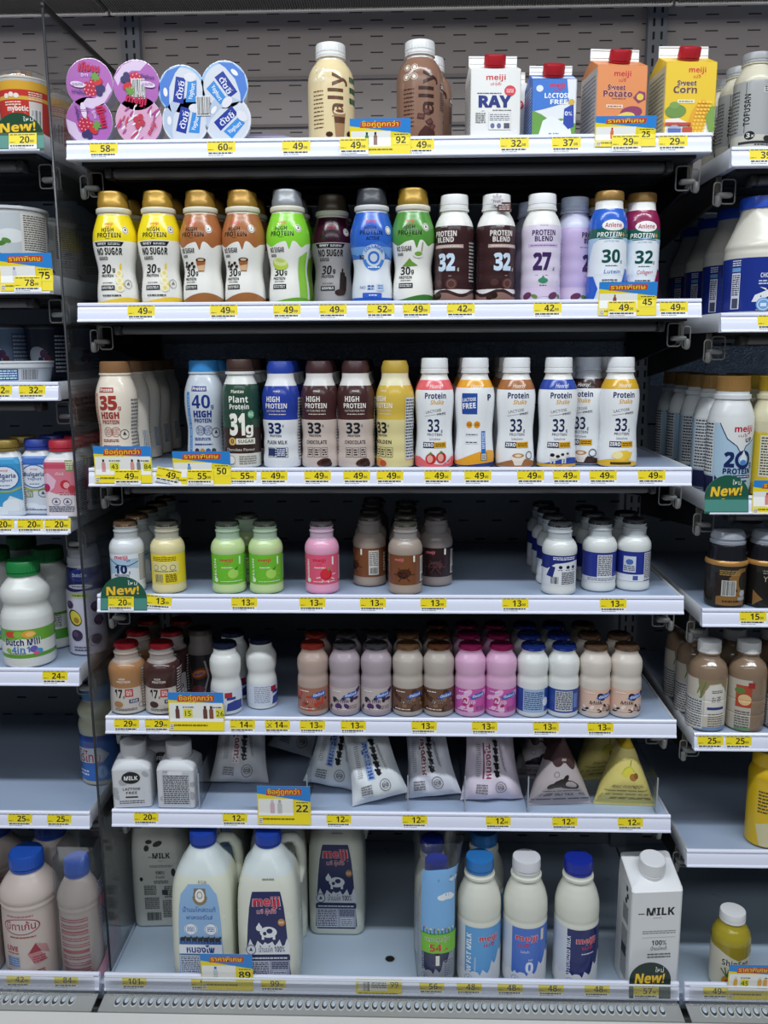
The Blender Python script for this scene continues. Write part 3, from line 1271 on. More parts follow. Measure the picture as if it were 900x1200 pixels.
card(203, 269, 529, 568, 'm3', SPEC, ['50'], 'blue and yellow offer card reading 50 on the third rail', 1.2, (('7a9fd0', '27c'),))
card(198, 261, 812, 856, 'm5', BUY2, ['15', '26'], 'blue and yellow offer card reading 15 and 26 on the fifth rail', 1.2, (('6a4038', '222'), ('8a5038', '222')))
card(302, 363, 922, 966, 'm6', BUY2, ['22'], 'blue and yellow offer card reading 22 on the sixth rail', 1.2, (('d8b8c4', 'ccc'), ('c8c8c8', 'aaa')))
card(236, 295, 1119, 1160, 'm7', SPEC, ['89'], 'blue and yellow offer card reading 89 in front of the jug with the blue label', 1.2, (('c8d4da', '26c'),))
card(0, 59, 296, 341, 'l2', SPEC, ['75'], 'blue and yellow offer card reading 75 on the second rail of the left bay', 1.2, (('dcdce8', '99c'),))
card(881, 945, 563, 604, 'r3', SPEC, ['58'], 'blue and yellow offer card at the right picture edge, third rail', 1.2)
card(852, 912, 1132, 1171, 'r7', SPEC, ['45', '82'], 'blue and yellow offer card reading 45 before the pineapple juice bottle', 1.2, (('e8b050', 'ddd'),))
tongue(-8, 49, 131, 167, 'l1', 'round-topped green new-product sign in the left bay', 1.2, '1f4a32')
tongue(118, 170, 676, 717, 'm4', 'round-topped green new-product sign at the left end of the fourth rail', 1.2)
tongue(825, 880, 557, 604, 'r3', 'round-topped green new-product sign before the protein milk in the right bay', 1.2)
tongue(737, 788, 1129, 1170, 'm7', 'round-topped dark green new-product sign before the tall white carton', 1.2, '0f2e28')
# flat yellow card lying in the bottom rail
zr, yr = rail_z('m7')
S = sheet(74, [(0.3 + (z - 4) / 6.0 - 0.45, z) for z in (0.5, 27.0)])
mb = MB()
mb.grid(S.P, M(YEL, 0.35), False)
mb.grid([[p + Vector((0, 0.3, 0)) for p in r] for r in S.P], M('e8e6e0', 0.5), False, flip=True)
A = Art(mb, S, 0.06, 0.03)
A.rect(-33, 8, 14, 25, 'e9e7de').bars(-26, 6, -15, 26, 5, None).fine(-12, 12, 12, 22, 3, '555', 2).text('99', 25, 13, 10, '161616', 1.0).fine(-33, 2, 30, 5, 1, '6c6012', 2)
o = mb.build('price_card', flat=True)
o.location = (xat(444, yr, zr + 0.012), yr - 0.0012, zr)
tag(o, 'wide flat yellow price card reading 99 in the middle of the bottom rail', 'price card')
# ------------------------------------------------------------------ second shelf: waisted protein drink bottles
WHITEP = M('e9e8e4', 0.3)


def wavy(A, c, v, amp, top, lobes=(), half=110, n=150, ph=0.0, k=0.11):
    pts = [(half, top), (-half, top)]
    for i in range(n + 1):
        u = -half + 2 * half * i / n
        y = v + amp * math.sin(u * k + ph)
        for (cu, w, dep) in lobes:
            y -= dep * math.exp(-((u - cu) / w) ** 2)
        pts.append((u, y))
    A.poly(pts, c)


def swoosh(A, c, v, amp, half=110, n=60, ph=0.0, k=0.06, bottom=0.0):
    pts = [(half, bottom), (-half, bottom)]
    for i in range(n + 1):
        u = -half + 2 * half * i / n
        pts.append((u, v + amp * math.sin(u * k + ph)))
    A.poly(pts, c)


HPROWS = [(0, 25, ), (1.2, 28.3)] + cr([(2.5, 29.3), (12, 30), (30, 29), (48, 26.8), (60, 27.2), (76, 30), (90, 31.9), (102, 32.0), (112, 30.6), (122, 27.8), (130, 25.2), (136, 23.4)], 3) + [(137.5, 23.0), (138, 24.6), (139, 25.4), (144, 25.4), (145.5, 24), (146, 22)]
HPROWS = [(r[0], r[1]) for r in HPROWS]


def hp_cap(col, metal=0.35, slanted=True):
    rows_ = [(146, 22.4), (147, 22.8), (156, 22.4), (157, 21.8), (166, 21.0), (169, 20.6), (170.2, 19.6), (170.5, 16)]
    mb = cap_mesh(rows_, col, 0.5, 12, 0.34, metal)
    if slanted:
        for p in mb.v:
            if p.z > 158 and p.x > 14:
                p.z -= (p.x - 14) * 0.45 * (p.z - 158) / 12
    return [('cap', mb)]


def hp_art(top, pic, drip=True, whey=False, dark=False, lower='eeece5', ink='1c1c1e', grams='30', meiji='d2283a', vtop=94):
    def f(A):
        A.rect(-110, 3, 110, vtop + 2, lower)
        if drip:
            wavy(A, top, vtop - 2, 2.0, 136, [(11, 3.0, 13), (-19, 9, 5), (30, 7, 7)])
        A.text('meiji', 0, 119, 4.0, meiji, 1.6, w=15)
        A.fine(-4, 115.5, 5, 117, 1, meiji, 2)
        A.text('HIGH', -1, 108.8, 6.0, ink, 1.6, w=19)
        A.text('PROTEIN', 0, 100.6, 6.8, ink, 1.6, w=36)
        A.fine(-4, 98.2, 4, 99.4, 1, ink, 2)
        A.ell(26, 112, 5.5, 6, 'e8e6de').hoop(26, 112, 4, 0.7, '333').poly([(24, 111), (26, 115), (28, 111)], '333')
        if whey:
            A.poly([(-26, 94.5), (22, 94.5), (18, 88), (-22, 88)], '1d1d1f')
            A.text('WHEY', -11, 89.7, 3.6, 'eee', 1.4, w=15).fine(-1, 89.5, 16, 93, 2, 'ddd', 3)
            A.text('NO SUGAR', -1, 75.5, 9.6, ink, 2.2, w=41)
            A.text('ADDED', -12, 68, 4.8, ink, 1.6, w=17)
        else:
            A.text('NO SUGAR', -9, 77, 7.2, ink, 1.8, w=25)
            A.text('ADDED', -16, 70.5, 4.2, ink, 1.2, w=11)
        A.text(grams, -10 if whey else -8, 48 if whey else 42.5, 13 if whey else 11.5, ink, 1.6, w=18, slant=0.18 if whey else 0)
        A.text('g', 4.5, 51 if whey else 45, 6, ink, 1.2)
        A.text('PROTEIN', -8, 42.5 if whey else 36.5, 4.0, ink, 1.4, w=23, slant=0.1 if whey else 0)
        A.rect(-19, 23, 5, 30, '26262a').fine(-17, 24.3, 3, 28.8, 2, 'e8e8e4', 4)
        A.fine(-16, 33, 2, 35, 1, '555', 9)
        pic(A)
    return f


def pic_banana(A):
    A.poly([(14, 22), (12, 40), (15, 62), (18, 63), (17, 44), (20, 30)], 'f2cf3a')
    for v in (26, 37, 48):
        A.ell(13, v, 6.5, 6, 'f4ecc2').ell(13, v, 3, 3, 'e8d58a')
    A.hoop(27, 32, 6, 0.8, '777').poly([(24, 31), (27, 36), (30, 31)], '777')
    swoosh(A, 'f0c93a', 9, 3, bottom=3)
    A.fine(-16, 13, 14, 17, 1, '444', 3)


def pic_coffee(A):
    A.poly([(4, 66), (20, 68), (17, 50), (7, 50)], 'a4643a').ell(12, 67, 8, 3, '3c2418').ell(12, 67, 5, 1.8, 'd8b890').poly([(5.4, 58), (18.4, 60), (17, 51), (7, 51)], 'd8b48c')
    for u, v in ((-15, 63), (-9, 59), (-3, 62), (-12, 57), (-17, 58), (0, 57)):
        A.ell(u, v, 3, 2.2, '35201a', 30)
    swoosh(A, 'a0683c', 12, 6, ph=0.6, bottom=3)


def pic_melon(A):
    A.ell(-6, 60, 15, 9, 'b9d24e', -8).ell(-5, 63, 13, 6, 'dfe89a', -8).ell(-4, 65, 8, 3, 'c9d878', -8)
    wavy(A, '8cc63e', -1, 1, 3)
    A.poly([(27, 70), (26, 40), (27, 12), (30, 3), (44, 3), (44, 80)], '8cc63e')
    swoosh(A, '6aa52e', 7, 3, bottom=3)


def pic_matcha(A):
    A.poly([(-14, 55), (14, 56), (4, 62), (0, 67), (-5, 62)], '6f9a3a').ell(14, 72, 8, 5, 'e6eadf').ell(14, 73, 6, 3.4, '7ea645')
    A.line([(20, 90), (19, 76)], 1.4, '7d8a5c')
    swoosh(A, '3f7a35', 9, 4, bottom=3)


def pic_choc(A):
    for k in range(4):
        A.poly([(12 + k * 3, 22), (15 + k * 3, 21), (19 + k * 3, 56 - 6 * abs(k - 1)), (16 + k * 3, 58 - 6 * abs(k - 1))], '2c1d1a')
    A.ell(14, 20, 9, 5, '38251f')


def collagen_art(A):
    A.rect(-110, 3, 110, 66, 'dfe4ea')
    wavy(A, '2f62c4', 84, 4, 136, [(0, 26, -4)])
    wavy(A, '6d9fde', 70, 4, 84, [(0, 30, -6)])
    A.rect(-110, 3, 110, 9, '2f62c4')
    A.text('meiji', 0, 119, 4.0, 'd2283a', 1.6, w=15)
    A.text('HIGH', -1, 108.5, 5.6, '16224a', 1.6, w=17).text('PROTEIN', 0, 101, 6.2, '16224a', 1.6, w=34).text('ACTIVE', 2, 93.5, 4.6, '16224a', 1.2, w=19, slant=.15)
    A.ell(4, 68, 19, 19, 'cfdcec').hoop(4, 68, 13, 6, '4a86d8', 24, 190, 350).hoop(4, 68, 13, 5.5, 'b4cce8', 24, 20, 160).hoop(4, 68, 6, 3.4, '3e74cc')
    for k, ch in enumerate('COLLAGEN'):
        t = math.radians(140 - k * 14.5)
        A.text(ch, 4 + 14 * math.cos(t), 68 + 14 * math.sin(t), 4.2, '2a5ac0', 1.4, rot=math.degrees(t) - 90)
    A.text('32', -16, 66, 6, '222', 1.2).fine(-6, 52, 14, 56, 1, 'f2f4f8', 4)
    A.text('NO', -14, 22, 4.5, '3a62b0', 1).fine(-6, 20, 4, 28, 2, '3a62b0', 5).rect(8, 19, 20, 29, 'c2d2e8').fine(10, 21, 18, 28, 2, '3a62b0', 5)
    A.rect(-14, 9.5, 16, 16, '3a66c8').fine(-4, 11, 8, 14, 1, 'eef', 3)
    A.ell(27, 108, 5.5, 6, 'e8e6de').hoop(27, 108, 4, 0.7, '333')


def hp_bottle(name, top, art, capcol, metal=0.4):
    return package(name, HPROWS, M('e6e2cf', 0.32), (3, 135, lambda v: top if v > 92 else 'eeece5'), art, hp_cap(capcol, metal), part='sleeve', zs=0.957)


HPK = {}
for key, top, pic, kw, capc, met in (
        ('ban', 'f3dc1e', pic_banana, dict(drip=False, whey=True), 'b08a34', 0.35),
        ('cof', 'a8683c', pic_coffee, {}, 'a07a30', 0.35),
        ('mel', '86d436', pic_melon, {}, '8f9296', 0.3),
        ('mat', '52933c', pic_matcha, {}, 'a07e2c', 0.35),
        ('cho', '3d1226', pic_choc, dict(drip=False, whey=True, lower='a9a4a2', meiji='a02038'), '4a4034', 0.3)):  # white label, red and cap darkened: shade put into the colours
    HPK[key] = hp_bottle('protein_drink_bottle', top, hp_art(top, pic, **kw), capc, met)
HPK['col'] = package('protein_drink_bottle', HPROWS, M('dfe0e2', 0.3), (3, 135, '3f72cc'), collagen_art, hp_cap('3a3d42', 0.2), part='sleeve', zs=0.957)

G2 = 'drink bottles on the second shelf'
row(HPK['ban'], 136, 'm2', 46, 3, 68, 'yellow and white waisted drink bottle with gold cap, leftmost on the second shelf', 'leftmost yellow bottle of the second shelf', group=G2)
row(HPK['ban'], 188, 'm2', 46, 3, 68, 'yellow and white waisted drink bottle with gold cap, second from left on the second shelf', 'right one of the two yellow bottles', group=G2)
row(HPK['cof'], 237, 'm2', 47, 3, 68, 'brown and white coffee drink bottle beside the yellow bottles, second shelf', 'left brown and white coffee bottle', group=G2, rz=-14)
row(HPK['cof'], 286, 'm2', 47, 3, 68, 'brown and white coffee drink bottle beside the lime green bottle, second shelf', 'right brown and white coffee bottle', group=G2, rz=-14)
row(HPK['mel'], 338, 'm2', 46, 3, 68, 'lime green and white melon drink bottle with grey cap on the second shelf', 'lime green melon bottle', group=G2, rz=-10)
row(HPK['cho'], 390, 'm2', 92, 2, 68, 'dark maroon drink bottle with shade-greyed label, set back beside the lime green bottle', 'recessed dark maroon bottle', group=G2)
row(HPK['col'], 436, 'm2', 46, 3, 68, 'blue and white drink bottle with round collagen emblem and dark grey cap', 'blue collagen bottle', group=G2)
row(HPK['mat'], 484, 'm2', 46, 3, 68, 'dark green and white drink bottle with gold cap on the second shelf', 'dark green and white bottle', group=G2, rz=-10)

# ribbed straight bottles with white caps
PBROWS = [(0, 24), (1.5, 27.6)] + cr([(3, 28.6), (10, 29), (22, 28.2), (32, 28.9), (42, 28.2), (52, 28.9), (64, 28.2), (74, 28.9), (86, 28.4), (98, 29), (108, 28.6), (118, 26.5), (127, 22.5), (132, 19.5)], 3) + [(134, 19), (135, 21.5), (137.5, 21.5), (138, 19)]


def pb_art(col, ink, num, hand):
    def f(A):
        A.rect(-100, 3, 100, 112, col)
        A.text('Hooray!', -6 if num == '32' else 0, 110, 2.6, ink, 1)
        off = -4 if num == '32' else 0
        A.text('PROTEIN', off, 97, 7.4, ink, 2.4, w=35).text('BLEND', off, 88.5, 7, ink, 2.4, w=27)
        A.rect(-24, 80, 24, 85, 'b9a29a' if num == '32' else 'cbb6d8').fine(-20, 81.5, 20, 83.6, 1, ink, 6)
        A.text(num, -2, 48, 23, 'cfe0f2' if num == '32' else ink, 3.6, w=27)
        A.text('g', 16, 48, 5, ink, 1)
        if num == '27':
            A.poly([(-6, 30), (0, 40), (6, 30)], '3f8a6a').ell(0, 32, 7, 4, '3f8a6a').fine(-5, 22, 5, 27, 1, '4a7a6a', 3)
            wavy(A, 'd9c6e0', 5, 4, 24, [], ph=1.2)
            for u in (-24, 16):
                A.ell(u, 10, 8, 5, '6a3a58', 20).ell(u + 12, 9, 5, 3, '6f8a4a', -20)
        else:
            A.ell(6, 28, 9, 8, '5a3a36').hoop(6, 28, 5, 1.5, '7a5a52').ell(-14, 30, 6, 5, '553632')
            wavy(A, 'e4e0dc', 17, 3.5, 20, [], ph=2.2, k=0.12)
            swoosh(A, '8a6a60', 12, 3.5, ph=2.2, k=0.12, bottom=3)
            A.ell(-15, 11, 6, 5, '2c1a18').ell(-21, 8, 5, 4, '3a2420')
        A.bars(52, 20, 66, 70, 4).fine(34, 30, 48, 90, 12, 'aaa', 3)
    return f


PBC = package('protein_blend_bottle', PBROWS, WHITEP, (3, 112, '3b2325'), pb_art('3b2325', 'e4dcd8', '32', 0), [('cap', cap_mesh(screw(20.5, 20.5), 'e6e6e4', 0.4, 12, z0=138))], part='sleeve', zs=0.97)
PBL = package('protein_blend_bottle', PBROWS, WHITEP, (3, 112, 'ddd2e4'), pb_art('ddd2e4', '432a62', '27', 0), [('cap', cap_mesh(screw(20.5, 20.5), 'e9e9ea', 0.4, 12, z0=138))], part='sleeve', zs=0.97)
PBV = package('protein_blend_bottle', PBROWS, M('c9cbe0', 0.3), (3, 112, 'c9b6dd'), pb_art('c9b6dd', '432a62', '27', 0), [('cap', cap_mesh(screw(20.5, 20.5), 'c6d2ea', 0.4, 12, z0=138))], part='sleeve', zs=0.97)
row(PBC, 532, 'm2', 46, 2, 62, 'dark brown drink bottle lettered 32 with white cap, beside the dark green bottle', 'left dark brown bottle', group=G2, rz=-22)
put(PBC, 581, 'm2', 46, 'dark brown drink bottle lettered 32 with a small flower tag on its cap', 'bottle', G2, 20)
t = thing('cap_tag', 'small brown and white flower tag hung on the cap of a dark brown bottle', 'tag', None, (xat(588, 0.024, SHELFZ['m2'] + .14), 0.022, SHELFZ['m2'] + 0.128))
S = sheet(26, [(0, 0), (0, 13)])
mb = MB()
A = Art(mb, S, 0, 0.05)
A.rect(-6, 0, 13, 13, '5a3a38').fine(-4, 2, 11, 11, 3, 'cfc4c0', 3)
mb.build('brown_panel', t, flat=True)
mb = MB()
S = sheet(40, [(-0.6, 0), (-0.6, 40)])
A = Art(mb, S, 0, 0.05)
for k in range(8):
    A.ell(-7 + 5.5 * math.cos(k * PI / 4), 16 + 5.5 * math.sin(k * PI / 4), 3.6, 2.0, 'c9c4c8', k * 45)
A.ell(-7, 14, 7, 5, 'd4cfd2').text('Fruit', -7, 12.4, 3.6, '5a2a3a', 1.2, w=10)
mb.build('flower_panel', t, flat=True)
row(PBL, 634, 'm2', 46, 1, 62, 'pale lilac drink bottle lettered 27 with white cap', 'lilac bottle lettered 27', group=G2)
put(PBV, 672, 'm2', 78, 'violet drink bottle set back and turned, pale blue cap, beside the lilac bottle', 'bottle', G2, 48)
put(PBV, 622, 'm2', 118, 'violet drink bottle with pale blue cap in shade left behind the lilac bottle', 'bottle', G2, 30)

ANROWS = [(0, 23), (1.5, 26.6)] + cr([(3, 27.6), (30, 28), (55, 27.2), (85, 27.4), (105, 27.6), (120, 26.5), (130, 24), (137, 21)], 3) + [(139, 20), (147, 19.6), (150, 19.2)]


def an_art(c1, num, sub):
    def f(A):
        A.rect(-100, 3, 100, 88, 'e6ecf2')
        A.rect(-100, 106, 100, 138, c1)
        A.rect(-100, 92, 100, 108, '1f5f52')
        wavy(A, 'e6ecf2', 98, 0, 98)
        A.poly([(-100, 60), (-40, 60), (-29, 86), (-18, 93), (0, 95.5), (18, 93), (29, 86), (40, 60), (100, 60), (100, 94), (-100, 94)], 'aecdea')
        A.poly([(-24, 40), (-24, 84), (-12, 91), (0, 92.5), (12, 91), (24, 84), (24, 40)], 'e8eef4')
        A.text('LACTOSE FREE', 0, 87.5, 2.8, '3a6ab0', 1, w=22)
        A.ell(2, 112, 17, 8, 'f2f0f0').text('Anlene', 2, 109, 6.2, 'b01e3c', 1.8, w=25)
        A.text('PROTEIN', -4, 95.5, 6.6, 'f4f6f2', 1.8, w=36, slant=0.12).text('+', 18, 94, 9, 'd8a83a', 2.4)
        A.text(num, 0, 58, 18, '174f4a', 2.2, w=27).text('g', 16, 58, 5, '174f4a', 1)
        A.fine(-8, 52, 10, 54.5, 1, '3a5a5a', 4)
        A.text(sub, 2, 42, 6, 'c02a58' if num == '32' else '2a6ac0', 0.8, w=24, slant=0.2)
        A.fine(-12, 24, 10, 34, 3, '555', 4)
        A.poly([(24, 3), (18, 30), (26, 50), (50, 40), (60, 3)], c1)
        A.poly([(-24, 3), (-18, 20), (-26, 38), (-50, 40), (-60, 3)], c1)
    return f


gold = lambda: [('cap', cap_mesh([(150, 20.6), (151, 21), (161, 20.6), (163, 19.4), (163.4, 16)], '96723a', 0.5, 12, 0.35, 0.35))]
AN1 = package('protein_milk_bottle', ANROWS, WHITEP, (3, 137, 'e6ecf2'), an_art('2b62c8', '30', 'Lutein'), gold(), part='sleeve', zs=0.955)
AN2 = package('protein_milk_bottle', ANROWS, WHITEP, (3, 137, 'e0e6ee'), an_art('8c2450', '32', 'Collagen+'), gold(), part='sleeve', zs=0.955)
row(AN1, 712, 'm2', 44, 2, 60, 'white bottle with blue neck lettered 30, gold cap, right end of the second shelf', 'white bottle with blue neck', group=G2)
row(AN2, 750, 'm2', 62, 2, 60, 'white bottle with maroon neck lettered 32, rightmost on the second shelf', 'white bottle with maroon neck', group=G2)

# ------------------------------------------------------------------ third shelf
G3 = 'drink bottles on the third shelf'
TSROWS = [(0, 25), (1.5, 28.6)] + cr([(3, 29.4), (20, 30), (45, 28.4), (62, 28.0), (85, 30.4), (105, 31.2), (120, 30), (134, 26.2), (144, 22.6)], 3) + [(145, 22), (146, 24), (148.5, 24), (149, 21.5)]


def ts_art(ink, num, band, base):
    def f(A):
        A.rect(-26, 3, -19, 118, band)
        A.text('DOUBLE PROTEIN', -20.6, 70, 3.4, base, 0.8, w=84, rot=90)
        A.rect(-15, 119, 10, 127, ink, 0).text('Proten', -2.5, 120.6, 5, 'f4efe6', 1.8, w=21)
        A.text(num, 0, 93, 20, ink, 3.4, w=29).text('g', 17.5, 93, 6, ink, 1.6)
        A.text('HIGH', 2, 79, 9.5, ink, 3.0, w=29).text('PROTEIN', 2, 70.5, 6, ink, 2.0, w=28)
        A.hoop(-3, 58, 7, 0.7, ink).hoop(10, 58, 7, 0.7, ink).fine(-8, 53, 15, 63, 5, ink, 3, 0.3)
        A.hoop(24, 54, 7, 0.9, '3a3a3a').poly([(21, 53), (24, 59), (27, 53)], '3a3a3a')
        A.fine(-13, 42, 14, 47, 2, ink, 5).fine(-13, 34, 16, 38, 1, ink, 7)
        for k, c in enumerate(('4a2a24', 'b8862a', '3a5a9a', '444')):
            A.ell(-9 + k * 9, 26, 3.8, 3.8, c)
        A.fine(-13, 8, 16, 18, 4, '777', 5)
        A.bars(60, 20, 74, 55, 4).fine(36, 20, 54, 110, 16, '777', 5)
    return f


ts_cap = lambda c: [('cap', cap_mesh([(149, 22.6), (150, 23), (161, 22.5), (165.5, 22), (166.5, 20.5), (166.8, 16)], c, 0.4, 14, 0.4))]
TS35 = package('tall_protein_bottle', TSROWS, M('e8dccb', 0.3), (3, 140, 'e8dccb'), ts_art('a43c34', '35', 'cf8466', 'e8dccb'), ts_cap('86603e'), part='sleeve', zs=0.97)
TS40 = package('tall_protein_bottle', TSROWS, M('c8d0d8', 0.3), (3, 140, 'c4ccd6'), ts_art('23347e', '40', '3a86cc', 'c8d0d8'), ts_cap('3b8fd4'), part='sleeve', zs=0.975)
row(TS35, 138, 'm3', 46, 5, 63, 'cream bottle lettered 35 with brown cap, leftmost on the third shelf', 'cream bottle lettered 35', group=G3, rz=-8, rot=[-8, -60, -60, -64, -60])
row(TS40, 241, 'm3', 66, 3, 63, 'pale grey bottle lettered 40 with light blue cap on the third shelf', 'grey bottle lettered 40', group=G3)


def pl_art(A):
    A.rect(-100, 60, 100, 126, '2c4a3c')
    A.rect(-100, 22, 100, 62, '3a2926')
    A.rect(-100, 3, 100, 23, 'd9d6cc')
    A.text('Plantae', -2, 114, 4.6, 'e9ecd9', 1.4, w=20)
    A.text('Plant', -1, 100, 9.2, 'f2f2ea', 1.8, w=30).text('Protein', 0, 90, 7.4, 'f2f2ea', 1.4, w=30)
    A.text('31', -4, 52, 30, 'f2f0e4', 3.2, w=24).text('g', 15, 53, 16, 'f2f0e4', 2.0)
    A.ell(18, 82, 5.5, 6, '5fae7a').fine(14, 79, 22, 85, 3, 'e6f0e6', 3)
    A.rect(-6, 37, 24, 46, 'e9e6d6').text('SUGAR', 9, 39, 5, '333', 1.6, w=24).ell(-12, 41.5, 6, 6, 'd8b06a').text('0', -12, 38.5, 6.5, '4a2a1a', 1.6)
    A.text('Chocolate Flavour', 0, 27, 4.2, 'e2d8cc', 1.0, w=46)
    A.ell(-15, 13, 8, 7, 'f0eee6').hoop(-15, 13, 6, 1, '777').fine(-2, 6, 26, 20, 4, '8a867a', 4)


PLROWS = [(0, 24), (1.5, 27.2)] + cr([(3, 28.2), (40, 28.4), (90, 28.4), (112, 28), (124, 26), (134, 22), (140, 20)], 3) + [(141, 19.6), (142, 22.5), (145, 22.5), (146, 19.6)]
PL = package('plant_drink_bottle', PLROWS, M('dfe0dc', 0.3), (3, 127, '2c4a3c'), pl_art, [('cap', cap_mesh(screw(20.5, 18), '43302a', 0.4, 12, z0=146))], part='sleeve')
row(PL, 283, 'm3', 46, 3, 61, 'dark green and brown plant drink bottle lettered 31 with dark brown cap', 'dark green plant drink bottle', group=G3, rz=4)

LFROWS = [(0, 24), (1.5, 27.4)] + cr([(3, 28.4), (14, 29), (26, 27.6), (38, 27.9), (52, 26.8), (64, 28), (74, 28.4), (84, 27.8), (98, 29), (112, 28.8), (122, 26.6), (132, 23), (140, 20.4)], 3) + [(142, 20.2), (147, 20.2)]


def lf_art(top, low, name, ink, pic, flip=False):
    def f(A):
        A.rect(-100, 3, 100, 76, low)
        A.rect(-100, 76, 100, 128, top)
        A.text('meiji', 2, 119, 3.2, 'e8e4dc', 1, w=11)
        A.text('HIGH', -4, 104, 8, 'f2efe8', 1.6, w=22).text('PROTEIN', 0, 94, 7.4, 'f2efe8', 1.6, w=35)
        A.text('LACTOSE FREE MILK', 0, 88.6, 2.9, 'e6dccf', 0.8, w=32).fine(-12, 83.5, 16, 86, 1, 'e0d6c8', 3)
        A.text('33', -3, 55, 16, '20242e' if top != '2a3f9c' else '1b2b62', 2.4, w=23).text('g', 11, 66, 4, ink, 1)
        A.text('PROTEIN', -2, 49.5, 3.4, ink, 1.2, w=20)
        A.text(name, 0, 38.5, 5.4, ink, 1.8, w=34 if len(name) > 8 else 32)
        for k in range(3):
            A.rect(-15 + k * 11.5, 18, -5 + k * 11.5, 33, ink)
            A.rect(-14.4 + k * 11.5, 18.6, -5.6 + k * 11.5, 32.4, low)
            A.fine(-13.5 + k * 11.5, 20, -6.5 + k * 11.5, 31, 3, ink, 4 + k, 0.6)
        pic(A)
        A.rect(38, 14, 58, 110, 'c9ccd2').fine(39, 16, 57, 108, 20, '444', 6)
        A.bars(62, 14, 80, 50, 7)
    return f


def p_plain(A):
    A.rect(-15, 20, -2, 32, '2b3a66').rect(0, 19, 14, 33, '38456c').fine(1, 20, 13, 32, 4, 'dde', 3)


def p_chocc(A):
    A.ell(12, 10, 11, 6, '4a2a22', 12).ell(16, 8, 9, 6, '351d18', -15)


def p_gold(A):
    A.ell(-6, 10, 9, 6, 'd8873a').ell(2, 8, 6, 5, 'c2502a')


lf_cap = lambda c: [('cap', cap_mesh([(147, 20.4), (148, 20.8), (156, 20.6), (163, 18.6), (165.4, 17.6), (166, 14.5)], c, 0.45, 12, 0.34))]
LFB = package('lactose_free_bottle', LFROWS, M('e2e3e6', 0.3), (3, 128, '2a3f9c'), lf_art('2a3f9c', 'dfe1e4', 'PLAIN MILK', '1b2034', p_plain), lf_cap('27419f'), part='sleeve', zs=0.97)
LFC = package('lactose_free_bottle', LFROWS, M('dcd9d6', 0.3), (3, 128, '46292a'), lf_art('46292a', 'c9b9b0', 'CHOCOLATE', '2f2523', p_chocc), lf_cap('42282a'), part='sleeve', zs=0.97)
LFG = package('lactose_free_bottle', LFROWS, M('e4dcb8', 0.3), (3, 128, 'd2b24a'), lf_art('d2b24a', 'dccf96', 'GOLDEN', '3a3020', p_gold), lf_cap('b89a3c'), part='sleeve', zs=0.97)
row(LFB, 330, 'm3', 44, 4, 61, 'blue and white ribbed bottle with blue cap lettered PLAIN MILK', 'blue and white plain milk bottle', group=G3, rz=-10)
row(LFC, 375, 'm3', 46, 4, 61, 'brown and beige chocolate bottle, left one of two, beside the blue bottle', 'left chocolate bottle', group=G3, rz=-8)
row(LFC, 417, 'm3', 44, 4, 61, 'brown and beige chocolate bottle, right one of two, beside the golden bottle', 'right chocolate bottle', group=G3)
row(LFG, 463, 'm3', 44, 3, 61, 'golden yellow ribbed bottle with yellow cap, turned to show its side print', 'golden yellow bottle', group=G3, rz=-42)

PSROWS = [(0, 24), (1.5, 27.6)] + cr([(3, 28.6), (16, 29.2), (40, 27.4), (58, 26.6), (76, 27.6), (96, 29), (112, 29), (124, 27.2), (134, 23.2), (141, 20)], 3) + [(143, 19.4), (146, 19.4), (146.5, 21.4), (148, 21.4), (148.5, 19)]


def ps_art(col, pic):
    def f(A):
        A.rect(-100, 3, 100, 124, 'eceef0')
        A.rect(-100, 121, 100, 136, col)
        A.text('Hooray!', 2, 124, 6.4, 'f4f4f2', 0.8, w=21, slant=0.25)
        A.text('Protein', 1, 108, 8.4, '1e2a5c', 2.4, w=33)
        A.text('Shake', 3, 99, 6.6, 'd9a326', 1.4, w=20, slant=0.2)
        A.text('LACTOSE', -2, 87, 4.2, '4a4e58', 1, w=24, rot=9).text('FREE', 11, 83, 3.6, '4a4e58', 1, w=14, rot=9)
        A.line([(-16, 81), (14, 86)], 0.5, '777')
        A.text('33', -2, 57, 19, '1c2850', 1.4, w=19).text('g', 11.5, 57, 5, '1c2850', 0.8)
        A.text('PROTEIN', 0, 50.5, 4.2, '1c2850', 1.0, w=24)
        A.text('ไม่เติมน้ำตาล', 0, 44, 3.2, '3a4468', 0.6, w=18)
        A.rect(-19, 32, -1, 41, '1b2450').text('ZERO', -10, 34, 5.4, 'f2f2ee', 2.0, w=16).rect(-1, 32, 19, 41, 'dba628').fine(1, 33.5, 17, 39.6, 2, '3a2a10', 4)
        pic(A, col)
    return f


def ps_straw(A, col):
    A.poly([(-100, 3), (-100, 20), (-24, 18), (-8, 8), (12, 6), (30, 18), (100, 18), (100, 3)], col)
    for u, v in ((-6, 15), (10, 17)):
        A.ell(u, v, 8, 8.5, 'c62f2c').ell(u - 1, v, 4.5, 6, 'e8a69a').poly([(u - 4, v + 7), (u, v + 11), (u + 4, v + 7)], '4a8a3a')
    A.hoop(22, 12, 4, 0.7, 'eee')


def ps_latte(A, col):
    swoosh(A, col, 10, 5, ph=1.2, bottom=3)
    A.ell(2, 17, 11, 7, 'efe6da').ell(2, 20, 9, 3.6, 'b98a5a').ell(2, 20, 5, 2, 'ecd8bc').poly([(-6, 12), (10, 12), (7, 5), (-3, 5)], 'e8ded0').hoop(20, 20, 5, 1.2, '333')


